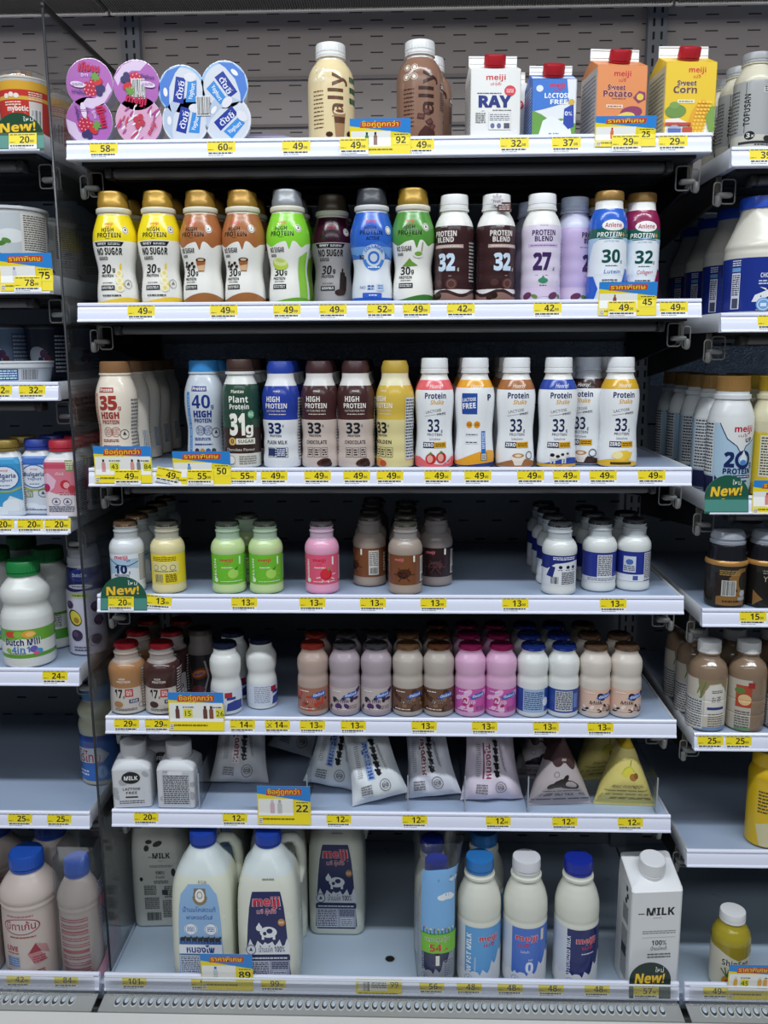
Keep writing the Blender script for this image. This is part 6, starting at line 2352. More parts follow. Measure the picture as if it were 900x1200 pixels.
def tb_art(col, side, num):
    def f(A):
        A.rect(-116, 10, 116, 116, col)
        A.rect(-116, 10, -26, 116, 'cfd6e0') if num != 'B' else None
        if num == 'L':
            A.text('LOW FAT MILK', -15, 62, 8, 'e6f0f8', 2.0, w=84, rot=90).text('พร่องมันเนย', -7, 50, 3.4, 'e6f0f8', 1, w=24, rot=90)
            A.text('meiji', 14, 92, 9.5, 'e9edf2', 3.6, w=33).text('meiji', 14, 92, 9.5, 'c92a40', 2.2, w=32).text('เมจิ', 15, 82, 6, 'c92a40', 2, w=18)
        elif num == '0':
            A.text('meiji', -1, 94, 9.5, 'e9edf2', 3.6, w=37).text('meiji', -1, 94, 9.5, 'c92a40', 2.2, w=36).text('เมจิ', -6, 83, 6, 'c92a40', 2, w=18)
            A.text('ไขมันต่ำ', -4, 72, 4, 'dfe6f4', 1, w=14).text('0', 4, 36, 19, 'dfe6f4', 2.6, w=13).text('FAT', 6, 58, 3, 'dfe6f4', 1.4)
            A.rect(23, 92, 29, 112, 'd8d2bc')
        else:
            A.text('PASTEURIZED MILK', -20, 64, 6.5, 'dfe4f0', 1.6, w=80, rot=90)
            A.text('meiji', 6, 92, 9.5, 'e9edf2', 3.6, w=35).text('meiji', 6, 92, 9.5, 'c92a40', 2.2, w=34).text('เมจิ', 8, 81, 6, 'c92a40', 2, w=18).fine(-2, 71, 20, 75, 1, 'cfd6e8', 3)
        pts = [(-116, 10), (116, 10)]
        for k in range(60):
            u = 116 - k * 4
            pts.append((u, (34 if u < 10 else 34 + (u - 10) * 1.1 if u < 46 else 70) + (4 * math.sin(k * 1.9)) + (6 if k % 4 == 0 else 0)))
        A.poly(pts, 'dcdfe2')
        A.hoop(-19, 22, 6, 1, '7a9ac0').poly([(-22, 20), (-19, 26), (-16, 20)], '7a9ac0').fine(-8, 14, 12, 20, 2, '7a8aa8', 4)
    return f


def tb(col, cap, num):
    return package('tall_milk_bottle', TBROWS, M('dadbcf', 0.24), (10, 116, None), tb_art(col, None, num), [('screw_cap', cap_mesh([(0, 22.4), (4, 22.4), (4.4, 21.8), (5.2, 21.8), (5.6, 23.2), (20, 22.8), (22, 22), (22.6, 18)], cap, 0.5, 14, 0.32, 0, 200))], part='label')


GT = 'tall milk bottles on the bottom deck'
TL = tb('5fa0d8', '2f74b8', 'L')
T0 = tb('4a72c8', 'd9d9de', '0')
TD = tb('1f2a66', '1c2f98', 'P')
put(TL, 561, 'm7', 6, 'tall milk bottle with sky blue label and blue cap lettered LOW FAT MILK', 'bottle', GT, 0, 100)
put(TL, 566, 'm7', 84, 'tall milk bottle with blue cap directly behind the sky blue labelled one', 'bottle', GT, 0, 100)
put(T0, 615, 'm7', 6, 'tall milk bottle with mid blue label and white cap', 'bottle', GT, 0, 100)
put(TD, 675, 'm7', 4, 'tall milk bottle with dark navy label and royal blue cap', 'bottle', GT, 8, 100)

# two bottles in one printed clear bag
t = thing('bagged_twin_pack', 'twin pack of milk bottles in a printed clear bag beside the tall bottles', 'twin pack', None, (xat(511, 0.012, SHELFZ['m7'] + .1), 0.0, SHELFZ['m7'] + 0.0006), math.radians(4))
for k, (dx, dy) in enumerate(((0, 2), (-1, 66))):
    q = TD
    for ch in list(q.children):
        c = ch.copy()
        COL.objects.link(c)
        c.parent = t
        c.name = 'bottle_' + ch.name.split('.')[0]
        c.location = (dx / 1000, dy / 1000, 0)
        c.scale = (0.84, 0.84, 0.98)
        c.rotation_euler = (0, 0, math.radians(-14 if k == 0 else 0))
rw = []
for z, a, b, c in ((0.5, 29, 63, 26), (4, 32, 66, 29), (60, 32.4, 66.5, 29), (130, 32.4, 66.5, 29), (190, 32, 65, 28), (212, 33, 63, 26), (228, 34, 60, 22), (244, 35, 56, 18), (254, 36, 50, 14)):
    rw.append((z, a, b, c))
Lb = Loft(rw, 6)
r = random.Random(12)
for j, rr in enumerate(Lb.P):
    for p in rr:
        p.x += r.uniform(-1, 1) * (0.5 if j < 5 else 2.2) + max(0, j - 4) * 1.6
        p.y += 34 + r.uniform(-1, 1) * (0.3 if j < 5 else 2.2)
        p.z += r.uniform(-2, 3) if j > 6 else 0
bag = film('clear_bag', (0.96, 0.97, 0.98), 0.12, 0.25, 0.03)
b = MB()
Lb.mesh(b, bag, False, False)
bg = b.build('bag_film', t, 70)
S = Lb.surf(2, 245, True)
b = MB()
A = Art(b, S, 0.4, 0.06)
A.poly([(-30, 98), (30, 98), (34, 222), (-29, 214)], '7fb4e6')
A.ell(14, 172, 11, 6, 'e6ecf2').ell(6, 170, 8, 5, 'e6ecf2').ell(22, 169, 7, 4, 'e6ecf2').ell(26, 200, 10, 4, 'd6e2f0')
wavy(A, '58a83a', 104, 3, 106, [], 36, 40, 0, 0.5)
for k in range(9):
    A.line([(-24 + k * 6, 104), (-25 + k * 6, 114)], 1.6, '3c7a2c')
    A.ell(-24 + k * 6, 115, 1.6, 1.6, ('c84a3a', 'e6d84a', 'e8e8e8')[k % 3])
A.rect(-28, 72, 31, 106, '7cc23c')
A.text('แพคสุดคุ้ม', -2, 94, 7, 'f2f2e6', 3.0, w=40).text('แพคสุดคุ้ม', -2, 94, 7, '2a6a3a', 1.2, w=39).text('54', -4, 76, 12, 'f0ece0', 3.4, w=20).text('54', -4, 76, 12, 'c8302c', 2.0, w=19).text('.-', 12, 76, 10, 'c8302c', 2)
A.ell(-2, 7, 24, 7, '6aa83c').rect(-4, 50, 2, 68, 'e6e6e0').fine(10, 30, 28, 60, 8, '7a8296', 4, 0.5)
b.build('bag_print', bg, 70)


def mk_tall(A):
    A.rect(-41, 1.6, 41, 186, 'dfe0e2')
    A.rect(-140, 1.6, -41, 186, 'd6d8da')
    A.text('MILK', 6, 146, 13, '17171a', 2.4, w=46).fine(-30, 147, -20, 151, 1, '333', 4).line([(-6, 141), (8, 141)], 0.7, '555')
    A.fine(-22, 112, 32, 119, 2, '8a8a8e', 4).line([(-22, 106), (32, 106)], 0.6, '999').text('100%', 6, 92, 8.5, '222226', 1.8, w=24).text('น้ำนมโคแท้', 6, 83, 6, '333338', 1.2, w=26).fine(-12, 68, 26, 78, 2, '66666a', 5)
    for v, u in ((180, -62), (168, -58), (158, -64)):
        A.ell(u, v, 4, 5, '1b1b1d')
    A.fine(-76, 120, -52, 150, 7, '333', 4).fine(-78, 20, -52, 110, 20, '66666a', 5, 0.5).rect(-76, 60, -56, 78, '2a2a2c')


def slope(p):
    # the top panel rises from the front edge to the back
    if p.z > 187:
        p.z += (p.y + 35) / 70 * 27 - (3.0 if p.y < -30 else 0)


TC = package('tall_milk_carton', [(0, 40, 33.5, 4), (1.5, 41.5, 35, 5), (187, 41.5, 35, 5), (189, 41, 34.4, 6), (190.5, 39, 32.4, 7), (191, 23, 22, 20), (192, 22, 21, 20)], M('e6e7e9', 0.4), (1.6, 186, 'dfe0e2'), mk_tall,
             [('screw_cap', cap_mesh([(0, 21), (5, 21), (5.6, 20.2), (6.6, 20.2), (7, 21), (27, 20.6), (28.6, 19)], 'e2e3e5', 0.35, 12, 0.4).xf(Matrix.Translation((0, -1, 201)) @ mrot(9, 'X')))], 4, 'printed_panels', False, 'carton', None, 0.4, 0.12, 0.99, slope)
put(TC, 759, 'm7', 4, 'tall white milk carton with white screw cap behind the dark green sign', 'carton', None, 5, 100)
# ------------------------------------------------------------------ left bay
def side_text(A, u0, u1, v0, v1, ink='667', n=12):
    A.fine(u0, v0, u1, v1, n, ink, 5, 0.45)


def cereal(A):
    A.rect(-130, 1, 130, 92, 'c83a34')
    A.rect(-130, 74, 130, 92, 'd9a63a').rect(-130, 58, 130, 64, 'e0b04a')
    A.text('mybotic', 4, 40, 8, 'f2ece2', 2.4, w=34).fine(-16, 48, 10, 56, 2, 'f0dcc8', 3)
    A.rect(22, 6, 44, 56, 'd9d0c8').bars(24, 10, 42, 44, 5).fine(22, 58, 44, 72, 4, 'f0d8c0', 4)
    for u, v in ((-12, 64), (-4, 66), (4, 64)):
        A.ell(u, v, 4, 4, 'f0e8e0')


def cer_extra(root, L):
    b = MB()
    r = random.Random(5)
    for k in range(26):
        a = r.uniform(0, 2 * PI)
        q = 27 * math.sqrt(r.random())
        cx, cy, cz = q * math.cos(a), q * math.sin(a), 98 + r.uniform(-1, 5)
        R_ = Matrix.Rotation(r.uniform(0, 3), 3, 'Z') @ Matrix.Rotation(r.uniform(-.6, .6), 3, 'X')
        col = r.choice(('d8a45c', 'c8803c', 'e0bc84', 'b0503c', 'd8b070'))
        P = []
        for t in range(5):
            ph = -PI / 2 + PI * t / 4
            P.append([Vector((cx, cy, cz)) + R_ @ Vector((6.0 * max(0.02, math.cos(ph)) * math.cos(s * PI / 4), 3.4 * max(0.02, math.cos(ph)) * math.sin(s * PI / 4), 3.2 * math.sin(ph))) for s in range(8)])
        b.grid(P, M(col, 0.5), True, True, True)
    b.build('cereal', root, 60)
    b = MB()
    Loft([(93, 38.6), (96, 38.6), (96.4, 36.4), (104, 35), (108, 31), (110, 20), (110.3, 4)], 10).mesh(b, film('clear_lid', (0.95, 0.95, 0.95), 0.14, 0.1, 0.04), False, True)
    b.build('clear_dome', root, 40)


CUP = package('yogurt_cereal_cup', [(0, 29), (1.5, 31), (88, 36.6), (91, 38.4), (93, 38.4)], M('d8d4cc', 0.3), (2, 88, 'c83a34'), cereal, [('lid_rim', cap_mesh([(0, 39.2), (2.6, 39.2)], 'd0ccc4', 0.3, 14, 0.35, 0, 92.8))], extra=cer_extra, zs=0.82)
row(CUP, 28, 'l1', 44, 3, 80, 'red and gold yogurt cup with cereal under a clear lid, left bay', 'red yogurt cup with cereal', 'cup', 'cereal yogurt cups', hz=60)


def tub_art(A):
    A.rect(-180, 4, 180, 112, 'd3d5d8')
    A.rect(-30, 16, 36, 108, 'c2c8cc').ell(20, 70, 22, 12, 'dfe3e4').ell(-2, 62, 20, 12, 'dadfe0', 10).ell(-14, 56, 8, 9, 'b98a4a', 20).ell(8, 58, 8, 4, '4f7f3a', 30).ell(14, 62, 7, 4, '5a8a42', -20).ell(-20, 92, 4, 4, '3a3c7a')
    A.hoop(-4, 6, 42, 2.4, '2a3a86', 30, 10, 170, 0.8)
    A.text('MILK', -10, 18, 14, '2a3a86', 2.2, w=36)
    A.rect(36, 4, 90, 108, 'd9d6d0').fine(40, 46, 84, 106, 16, '4a4642', 5, 0.5).rect(42, 28, 88, 46, 'e6e4e0').fine(44, 30, 86, 44, 4, '5a5652', 4)
    A.rect(90, 4, 180, 112, 'c9cbd0').rect(96, 10, 130, 60, 'dfe0e4').text('K', 108, 24, 26, '2a3a86', 2.4).fine(92, 64, 130, 100, 8, '8a8c94', 4).rect(96, 14, 130, 20, '2a3a86')


TUB = package('large_yogurt_tub', [(0, 49), (2, 51), (112, 55), (116, 56)], M('cfd1d4', 0.3), (3, 112, 'd3d5d8'), tub_art,
              [('lid', cap_mesh([(0, 57.6), (3, 57.8), (5, 57.4), (5.4, 54.6), (3.6, 53.8), (3.4, 40)], 'b9bcc0', 0.8, 16, 0.22, 0, 114.5))], zs=0.85)
row(TUB, 12, 'l2', 64, 3, 117, 'large pale grey yogurt tub with cream and almond print behind the 75 card', 'large pale grey yogurt tub', 'tub', 'large yogurt tubs', hz=60, rz=4)


def flat_art(A):
    A.rect(-200, 6, 200, 34, 'cfd2d6').rect(-60, 8, 12, 33, '2a46a0').fine(-40, 24, 8, 31, 2, 'dde', 4).ell(-30, 18, 9, 6, '5a86c8').rect(12, 8, 42, 33, '3450a4').fine(14, 10, 40, 32, 4, 'dfe', 5).bars(46, 8, 76, 33, 4, 'd8d8d8')


FLAT = package('flat_yogurt_tub', [(0, 58), (1.5, 60), (34, 64), (36, 66), (46, 66.6), (48, 66)], M('d6d9dc', 0.28), (4, 35, 'cfd2d6'), flat_art,
               [('lid', cap_mesh([(0, 67.6), (2, 68), (3.4, 67.4), (4, 62), (4.1, 30)], 'd9dce0', 0, 14, 0.25, 0, 47))], zs=0.66)
put(FLAT, 10, 'l3', 76, 'flat white yogurt tub with blue label on the third rail of the left bay', 'tub', None, 0, 30)


def blue_tub(c1, c2):
    def f(A):
        A.rect(-120, 4, 120, 84, c1).ell(-6, 40, 18, 16, 'c9d2e0').ell(6, 44, 7, 7, '5a3a66').ell(12, 36, 6, 6, '7a3a52').ell(0, 34, 5, 5, '3a4a86').rect(24, 10, 60, 78, c2).fine(26, 12, 58, 76, 10, 'c9d2e0', 4)
    return f


BT = package('blue_yogurt_tub', [(0, 30), (1.5, 32), (84, 37), (88, 38.4)], M('8fa2bc', 0.3), (3, 84, '7d94b4'), blue_tub('7d94b4', '5f78a0'), [('lid', cap_mesh([(0, 39.4), (4, 39.4), (5, 38), (5.2, 20)], '4a4a50', 0.4, 14, 0.4, 0, 87))])
BT2 = package('blue_yogurt_tub', [(0, 30), (1.5, 32), (84, 37), (88, 38.4)], M('2a3048', 0.3), (3, 84, '2a3048'), blue_tub('2a3048', '20263a'), [('lid', cap_mesh([(0, 39.4), (4, 39.4), (5, 38), (5.2, 20)], '24242a', 0.4, 14, 0.4, 0, 87))])
GBT = 'yogurt tubs at the back of the left bay'
put(BT, 8, 'l3', 190, 'pale blue yogurt tub with berry print behind the flat white tub', 'tub', GBT, 0, 70)
put(BT2, 56, 'l3', 200, 'navy yogurt tub behind the flat white tub, beside the pale blue one', 'tub', GBT, 0, 70)
put(BT, 92, 'l3', 290, 'pale blue yogurt tub seen through the clear divider, third shelf left', 'tub', GBT, 30, 70)


# square-shouldered yogurt drink bottles
def bulg_rows(a, b):
    return [(0, a - 2, b - 2, 8), (2, a, b, 9), (100, a, b, 9), (108, a - 1.5, b - 1.5, 10), (116, a - 5, b - 5, 12), (123, 17, 17, 15), (128, 16, 16, 16)]


def bulg_art(kind):
    def f(A):
        if kind == 'red':
            A.rect(-25, 4, 25, 112, 'e0d6da').poly([(-25, 52), (-25, 104), (25, 98), (25, 40), (10, 48), (-4, 44)], 'd47a8c').rect(-25, 92, 25, 104, 'c8506a')
            A.poly([(-25, 40), (-8, 56), (-4, 70), (-16, 84), (-25, 80)], 'e0b8cc').ell(10, 62, 8, 9, 'c0303c').ell(12, 61, 5, 6, 'e6a8a8').ell(-20, 56, 6, 8, 'b02a5a').ell(20, 54, 6, 7, 'b83a4a')
            A.text('ดัชชี่', 2, 80, 5, 'f2e6ea', 1.6, w=13).rect(12, 88, 24, 108, '8a9a5a').fine(13, 90, 23, 106, 4, 'e6e6d0', 3)
            A.fine(0, 42, 24, 48, 2, 'b04a5a', 3)
            for u in (-6, 12):
                A.hoop(u, 30, 6, 0.9, '4a5a86').poly([(u - 3, 28), (u, 34), (u + 3, 28)], '4a5a86')
            A.fine(-18, 10, 22, 22, 4, '55607a', 5)
            A.fine(27, 8, 60, 104, 22, '444a5a', 5, 0.5)
        else:
            A.rect(-25, 4, 25, 112, 'd3d8e0')
            A.rect(-25, 96, 25, 112, '3a6ab8' if kind == 'blu' else '3a94c8')
            if kind == 'gold':
                A.poly([(-25, 4), (-25, 112), (25, 112), (25, 30), (6, 40), (-6, 20)], '3a94c8').ell(10, 22, 16, 12, 'dfe6ea').ell(-12, 10, 14, 10, 'dfe6ea')
            A.ell(0, 74, 22, 23, '2a5aa8').ell(0, 74, 20, 21, 'dce2ec').text('meiji', 0, 86, 3.4, 'c8283c', 1.6, w=11).text('Bulgaria', 0, 74, 7.6, '1d2f6c', 2.0, w=33).text('Yoghurt', 0, 67, 4.4, '2a4a8c', 1.4, w=22).fine(-8, 58, 8, 61, 1, '334a80', 3)
            A.line([(-24, 56), (-8, 48), (8, 48), (24, 56)], 3.6, '9fae5a')
            if kind == 'blu':
                A.rect(-20, 34, -4, 46, '6a7a5a').fine(-19, 35, -5, 45, 3, 'e6eadc', 3).hoop(12, 42, 7, 1, '444a5a').poly([(9, 40), (12, 46), (15, 40)], '444a5a')
                A.ell(-8, 18, 12, 5, 'e6eaf0').ell(8, 14, 12, 5, 'e4e8ee').fine(-16, 8, 18, 12, 1, '667', 3)
            A.fine(27, 8, 60, 104, 22, '444a5a', 5, 0.5)
    return f


def bulg(kind, cap):
    return package('yogurt_bottle', bulg_rows(26, 22), M('d6dade', 0.3), (4, 112, None), bulg_art(kind), [('cap', cap_mesh([(0, 20), (4, 20), (4.4, 19.4), (5.4, 19.4), (5.8, 20.6), (18, 20), (19.6, 18.8), (19.8, 14)], cap, 0.5, 14, 0.35, 0.3 if kind == 'gold' else 0, 124))], 4, 'label', False, rough=0.3, zs=0.82)


GBU = 'yogurt bottles of the left bay'
BG_, BB_, BR_ = bulg('gold', '8a7434'), bulg('blu', '2c3f94'), bulg('red', 'b02a3a')
row(BG_, 8, 'l4', 40, 2, 64, 'white yogurt bottle with sky blue print and gold cap, left picture edge', 'gold capped yogurt bottle', group=GBU, rz=12, rot=[12, 0])
row(BB_, 46, 'l4', 58, 3, 56, 'white yogurt bottle with round emblem and blue cap, left bay', 'blue capped yogurt bottle', group=GBU)
row(BR_, 76, 'l4', 36, 4, 60, 'white and pink yogurt bottle with red cap beside the clear divider', 'red capped yogurt bottle', group=GBU, rz=-3, x=-0.5025)

DUROWS = [(0, 34), (2, 38)] + cr([(4, 39.6), (12, 40.4), (60, 40.4), (88, 40), (96, 37.6), (104, 34.4), (110, 34), (118, 37), (128, 38.4), (138, 36), (148, 29), (156, 23.4)], 4) + [(158, 22.4), (162, 22.4)]


def du_art(back):
    def f(A):
        A.sv = 0.84
        A.rect(-128, 24, 128, 84, 'dfe0da')
        A.rect(-128, 78, 128, 84, '5f9c34').rect(-128, 24, 128, 32, '5f9c34')
        if back:
            A.rect(-40, 24, 40, 46, '4f9a30').fine(-30, 50, 30, 82, 8, '445', 5, 0.5)
            return
        A.poly([(-128, 84), (128, 84), (128, 60), (30, 58), (0, 66), (-30, 56), (-128, 60)], '6aa83a')
        A.ell(-16, 74, 11, 7, 'c8503a').ell(-4, 74, 8, 7, '8ab844').ell(12, 74, 11, 8, 'e0a038').ell(14, 74, 7, 5, 'f0c070').ell(24, 68, 6, 4, '6aa83a')
        A.text('Dutch Mill', 0, 51, 13, 'f0f0ee', 3.6, w=58).text('Dutch Mill', 0, 51, 13, '232c66', 2.2, w=56)
        A.text('4in1', -2, 36, 12, '3a7ac0', 2.4, w=28).ell(18, 42, 6, 7, '6a5ab0').ell(26, 36, 6, 6, '3a9ac8').ell(22, 33, 5, 4, 'd85a8a').ell(-22, 40, 5, 5, '8ab844').fine(-20, 33, 6, 36, 1, '445', 3)
    return f


def dutch(back):
    return package('large_yogurt_drink_bottle', DUROWS, M('dadcd8', 0.3), (14, 84, None), du_art(back), [('cap', cap_mesh([(0, 25.4), (4, 25.4), (4.4, 24.6), (5.4, 24.6), (5.8, 26), (22, 25.4), (24, 24), (24.2, 19)], '1e7a3e', 0.6, 16, 0.34, 0, 160))], zs=0.925)


DU, DUB = dutch(False), dutch(True)
GDU = 'large yogurt drinks of the left bay'
put(DU, 31, 'l5', 46, 'large white yogurt drink bottle with green cap and fruit label in front', 'bottle', GDU, 8, 90)
put(DU, -4, 'l5', 134, 'large yogurt drink bottle with green cap cut by the left picture edge', 'bottle', GDU, 20, 100)
put(DUB, 59, 'l5', 136, 'large yogurt drink bottle with green cap turned to its back label', 'bottle', GDU, 0, 100)
put(DUB, 28, 'l5', 226, 'large yogurt drink bottle with green cap farthest back, left bay', 'bottle', GDU, 0, 100)


def avo_art(A):
    A.sv = 1.07
    A.rect(-100, 3, 100, 160, 'c6c4d6')
    A.rect(-100, 112, 100, 160, '2a2c66')
    wavy(A, '2a2c66', 112, 2, 116, [], 100, 60, 0, 0.1)
    A.ell(-4, 138, 20, 10, '3a4a9a').ell(-4, 138, 18, 8.4, '2a3c90').text('Dutchie', -4, 135.4, 5.4, 'd6dcee', 1.4, w=26).ell(-4, 119, 22, 4, 'd0d2e0').fine(-18, 117.6, 10, 120.6, 1, '3a3c6a', 3)
    A.rect(-22, 100, 10, 108, 'b9cc7a').fine(-18, 102, 6, 106, 1, '3a4a2a', 3)
    A.ell(-16, 66, 11, 15, '2f3a22', 30).ell(-15, 66, 9, 12.6, 'd6c64e', 30).ell(-13, 62, 4.6, 5.4, 'a8822c', 30)
    for u, v, r in ((20, 84, 9), (24, 60, 9), (-14, 36, 10), (18, 28, 9), (-24, 88, 7)):
        A.ell(u, v, r, r, '3c2f4a').ell(u - 2, v + 2, r * .5, r * .5, '564468')
    A.hoop(14, 26, 9, 1, '3a3c4a').fine(-20, 8, 6, 18, 2, '55566a', 3)


AVO = package('fruit_yogurt_bottle', [(0, 27), (2, 30.4)] + cr([(4, 31.4), (40, 31.6), (90, 31.4), (120, 30.6), (140, 29.6), (156, 28), (164, 25)], 3) + [(166, 24)], M('b9bac6', 0.3), (3, 160, None), avo_art, [('cap', cap_mesh([(0, 25.4), (3, 26.4), (12, 26), (13, 24.4), (15, 24.4), (28, 23.6), (30, 22), (30.2, 16)], 'b3b4be', 0.5, 14, 0.38, 0, 165))], part='sleeve', zs=0.93)
put(AVO, 97, 'l5', 100, 'navy and lilac fruit yogurt bottle with avocado print behind the divider edge', 'bottle', GDU, 12, 90, x=-0.5075)


def rarn_art(A):
    A.sv = 1.1
    A.rect(-110, 10, 110, 90, '3a6ec0')
    A.rect(-110, 80, 110, 90, '2a4a9a').poly([(-40, 40), (20, 44), (32, 56), (16, 70), (-40, 66)], 'c9d2dc')
    A.text('ไร่ไทย', -6, 44, 17, 'f0e8e6', 3.4, w=46).text('ไร่ไทย', -6, 44, 17, 'b0303c', 2.2, w=44).text('นมสด', -6, 72, 5, 'b0303c', 1.6, w=18).text('0', 18, 16, 20, '8ab0dc', 3.0).text('%', 28, 18, 10, '8ab0dc', 1.6).fine(-28, 18, -6, 30, 2, 'd0dcee', 4)


RARN = package('tall_drink_bottle', [(0, 29), (2, 32.4)] + cr([(4, 33.8), (12, 34.6), (70, 34.6), (92, 34.6), (98, 33.6), (112, 34.6), (122, 33), (128, 30.4), (134, 33.6), (142, 34.2), (150, 31), (158, 26), (162, 24)], 4) + [(166, 24)], M('b9b8a2', 0.3), (10, 99, None), rarn_art, [('cap', cap_mesh([(0, 25.6), (12, 25.4), (13, 24.2), (24, 23.4), (26, 22), (26.2, 16)], '4a82be', 0.5, 14, 0.35, 0, 164))], zs=0.935)
put(RARN, 111, 'l6', 128, 'cream bottle with blue and red label alone on the sixth shelf of the left bay', 'bottle', None, -8, 80, x=-0.511)

PKROWS = [(0, 37), (2, 42)] + cr([(4, 44), (14, 45.2), (60, 45.6), (110, 45.6), (140, 45), (146, 46.2), (151, 45.2), (156, 46.6), (162, 46.4), (172, 43), (184, 36), (194, 29), (200, 25)], 4) + [(203, 24.4)]


def pk_art(kind):
    def f(A):
        A.sv = 1.1
        if kind == 0:
            A.fine(-24, 118, 22, 124, 1, 'b0787c', 3)
            A.hoop(0, 104, 30, 2.2, '96283a', 30, 0, 360, 0.42).ell(0, 104, 30, 12, 'c7bcb8').text('บีทาเก้น', 0, 99, 12, '96283a', 2.6, w=50)
            A.fine(-20, 84, 24, 88, 1, '96283a', 4).text('LIVE', -18, 62, 8, 'a23a48', 2.0, w=22).fine(-28, 56, -6, 60, 1, 'a23a48', 3)
            A.poly([(10, 58), (22, 74), (30, 58)], '96283a').poly([(22, 74), (40, 66), (44, 50), (30, 58)], 'b8888a').poly([(8, 58), (30, 56), (40, 40), (18, 38)], 'b97a7e').fine(16, 40, 36, 52, 3, '96283a', 4)
            A.rect(-30, 34, -6, 52, '8fa4c0').fine(-29, 35, -7, 51, 4, '4a6a9a', 4)
            A.fine(-34, 16, 34, 28, 3, 'a23a48', 5, 0.5)
        else:
            for v in range(14, 124, 11):
                A.fine(-34, v, 34, v + 8, 2, 'b05060', v, 0.6)
            A.rect(-30, 60, 32, 64, 'b0404e').rect(-30, 96, 32, 99, 'b0404e')
    return f


def pk(kind):
    return package('cultured_milk_bottle', PKROWS, M('c7b9b2', 0.32), (8, 136, None), pk_art(kind), [('cap', cap_mesh([(0, 27), (4, 27), (4.4, 26), (5.4, 26), (6, 28), (26, 27), (29, 25), (29.4, 19)], '2350ac', 0.7, 16, 0.34, 0, 201))], part='print', zs=0.96)


PK, PKB = pk(0), pk(1)
GPK = 'blue capped pink milk bottles of the left deck'
row(PK, 37, 'l7', 9, 2, 98, 'pinkish cultured milk bottle with blue cap and oval red emblem in front', 'front pinkish milk bottle with oval emblem', group=GPK, rz=6, hz=100, rot=[2, 30])
row(PK, -33, 'l7', 9, 2, 98, 'pinkish cultured milk bottle with blue cap cut by the left picture edge', 'milk bottle cut by the picture edge', group=GPK, rz=10, hz=100)
# bagged pair
t = thing('bagged_twin_pack', 'two pinkish milk bottles in a clear bag with pink corner beside the divider', 'twin pack', None, (-0.5155, 0.0, SHELFZ['l7'] + 0.0006))
for k, (dx, dy) in enumerate(((0, 0), (1, 72))):
    for ch in list(PKB.children if k == 0 else PKB.children):
        c = ch if k == 0 else ch.copy()
        if k:
            COL.objects.link(c)
        c.parent = t
        c.location = (dx / 1000, dy / 1000, 0)
        c.scale = (0.74, 0.74, 0.97)
        c.name = 'bottle_' + ch.name.split('.')[0].replace('bottle_', '')
bpy.data.objects.remove(PKB)
rw = [(0.5, 33, 68, 30), (4, 36.4, 72, 34), (80, 37, 73, 34), (150, 37, 73, 34), (186, 36.4, 71, 32), (204, 36, 68, 28), (218, 35, 62, 22), (228, 29, 52, 12), (236, 31, 46, 8)]
Lb = Loft(rw, 7)
r = random.Random(22)
for j, rr in enumerate(Lb.P):
    for p in rr:
        p.x += r.uniform(-1, 1) * (0.4 if j < 4 else 1.6)
        p.y += 36 + r.uniform(-1, 1) * (0.2 if j < 4 else 2.5)
        p.z += r.uniform(-3, 4) if j > 6 else 0
b = MB()
Lb.mesh(b, bag, False, False)
bg = b.build('bag_film', t, 70)
b = MB()
A = Art(b, Lb.surf(2, 240, True), 0.4, 0.06)
A.rect(18, 2, 30, 26, 'b0203a').poly([(29.9, 2), (130, 2), (130, 64), (90, 54), (30, 18)], 'c98ea4')
b.build('bag_print', bg, 70)
b = MB()
Art(b, Lb.surf(2, 240, True), 0.4, 0.06).fine(50, 90, 70, 180, 12, '7a7a98', 4, .5).fine(50, 130, 80, 150, 2, 'b04a5a', 5)
b.build('bag_text', bg, 70)

# ------------------------------------------------------------------ right bay
def tofu_art(A):
    A.rect(-95, 3, 95, 112, 'a9aaaa')
    A.rect(-95, 3, 95, 26, 'c9c6ba')
    A.text('TOFUSAN', -14, 66, 8.4, '1e1e20', 1.8, w=50, rot=90)
    A.rect(-21, 30, -20, 110, '555').ell(-13, 25, 7, 7, '222224').text('3', -15, 21.6, 7, 'd8d8d4', 2).text('x', -9, 22, 5, 'd8d8d4', 1.4)
    A.poly([(2, 100), (22, 104), (22, 90), (2, 92)], 'c9c8c4').fine(4, 93, 20, 102, 3, '333', 3)
    A.ell(12, 20, 6, 5, '333').fine(-6, 8, 26, 12, 1, '555', 3).rect(-28, 12, 26, 16, '3a3a3c')
    A.fine(-55, 30, -30, 100, 12, '666', 4, .4)


TOFU = package('soy_milk_bottle', [(0, 24), (1.5, 27)] + cr([(3, 28), (20, 28.4), (60, 28.4), (108, 28.4), (118, 27.4), (128, 23.6), (136, 19.6)], 4) + [(138, 18.6), (140, 18.4), (141, 20), (143, 20), (144, 18)], M('cfc9b4', 0.28), (3, 112, 'a9aaaa'), tofu_art, [('cap', cap_mesh(screw(19.6, 16), '9c9ea0', 0.5, 12, z0=144))], part='sleeve', zs=0.83)
row(TOFU, 884, 'r1', 44, 3, 62, 'cream and grey soy milk bottle with grey cap, top right of the picture', 'grey soy milk bottle', group='soy milk bottles of the right bay', rz=0)


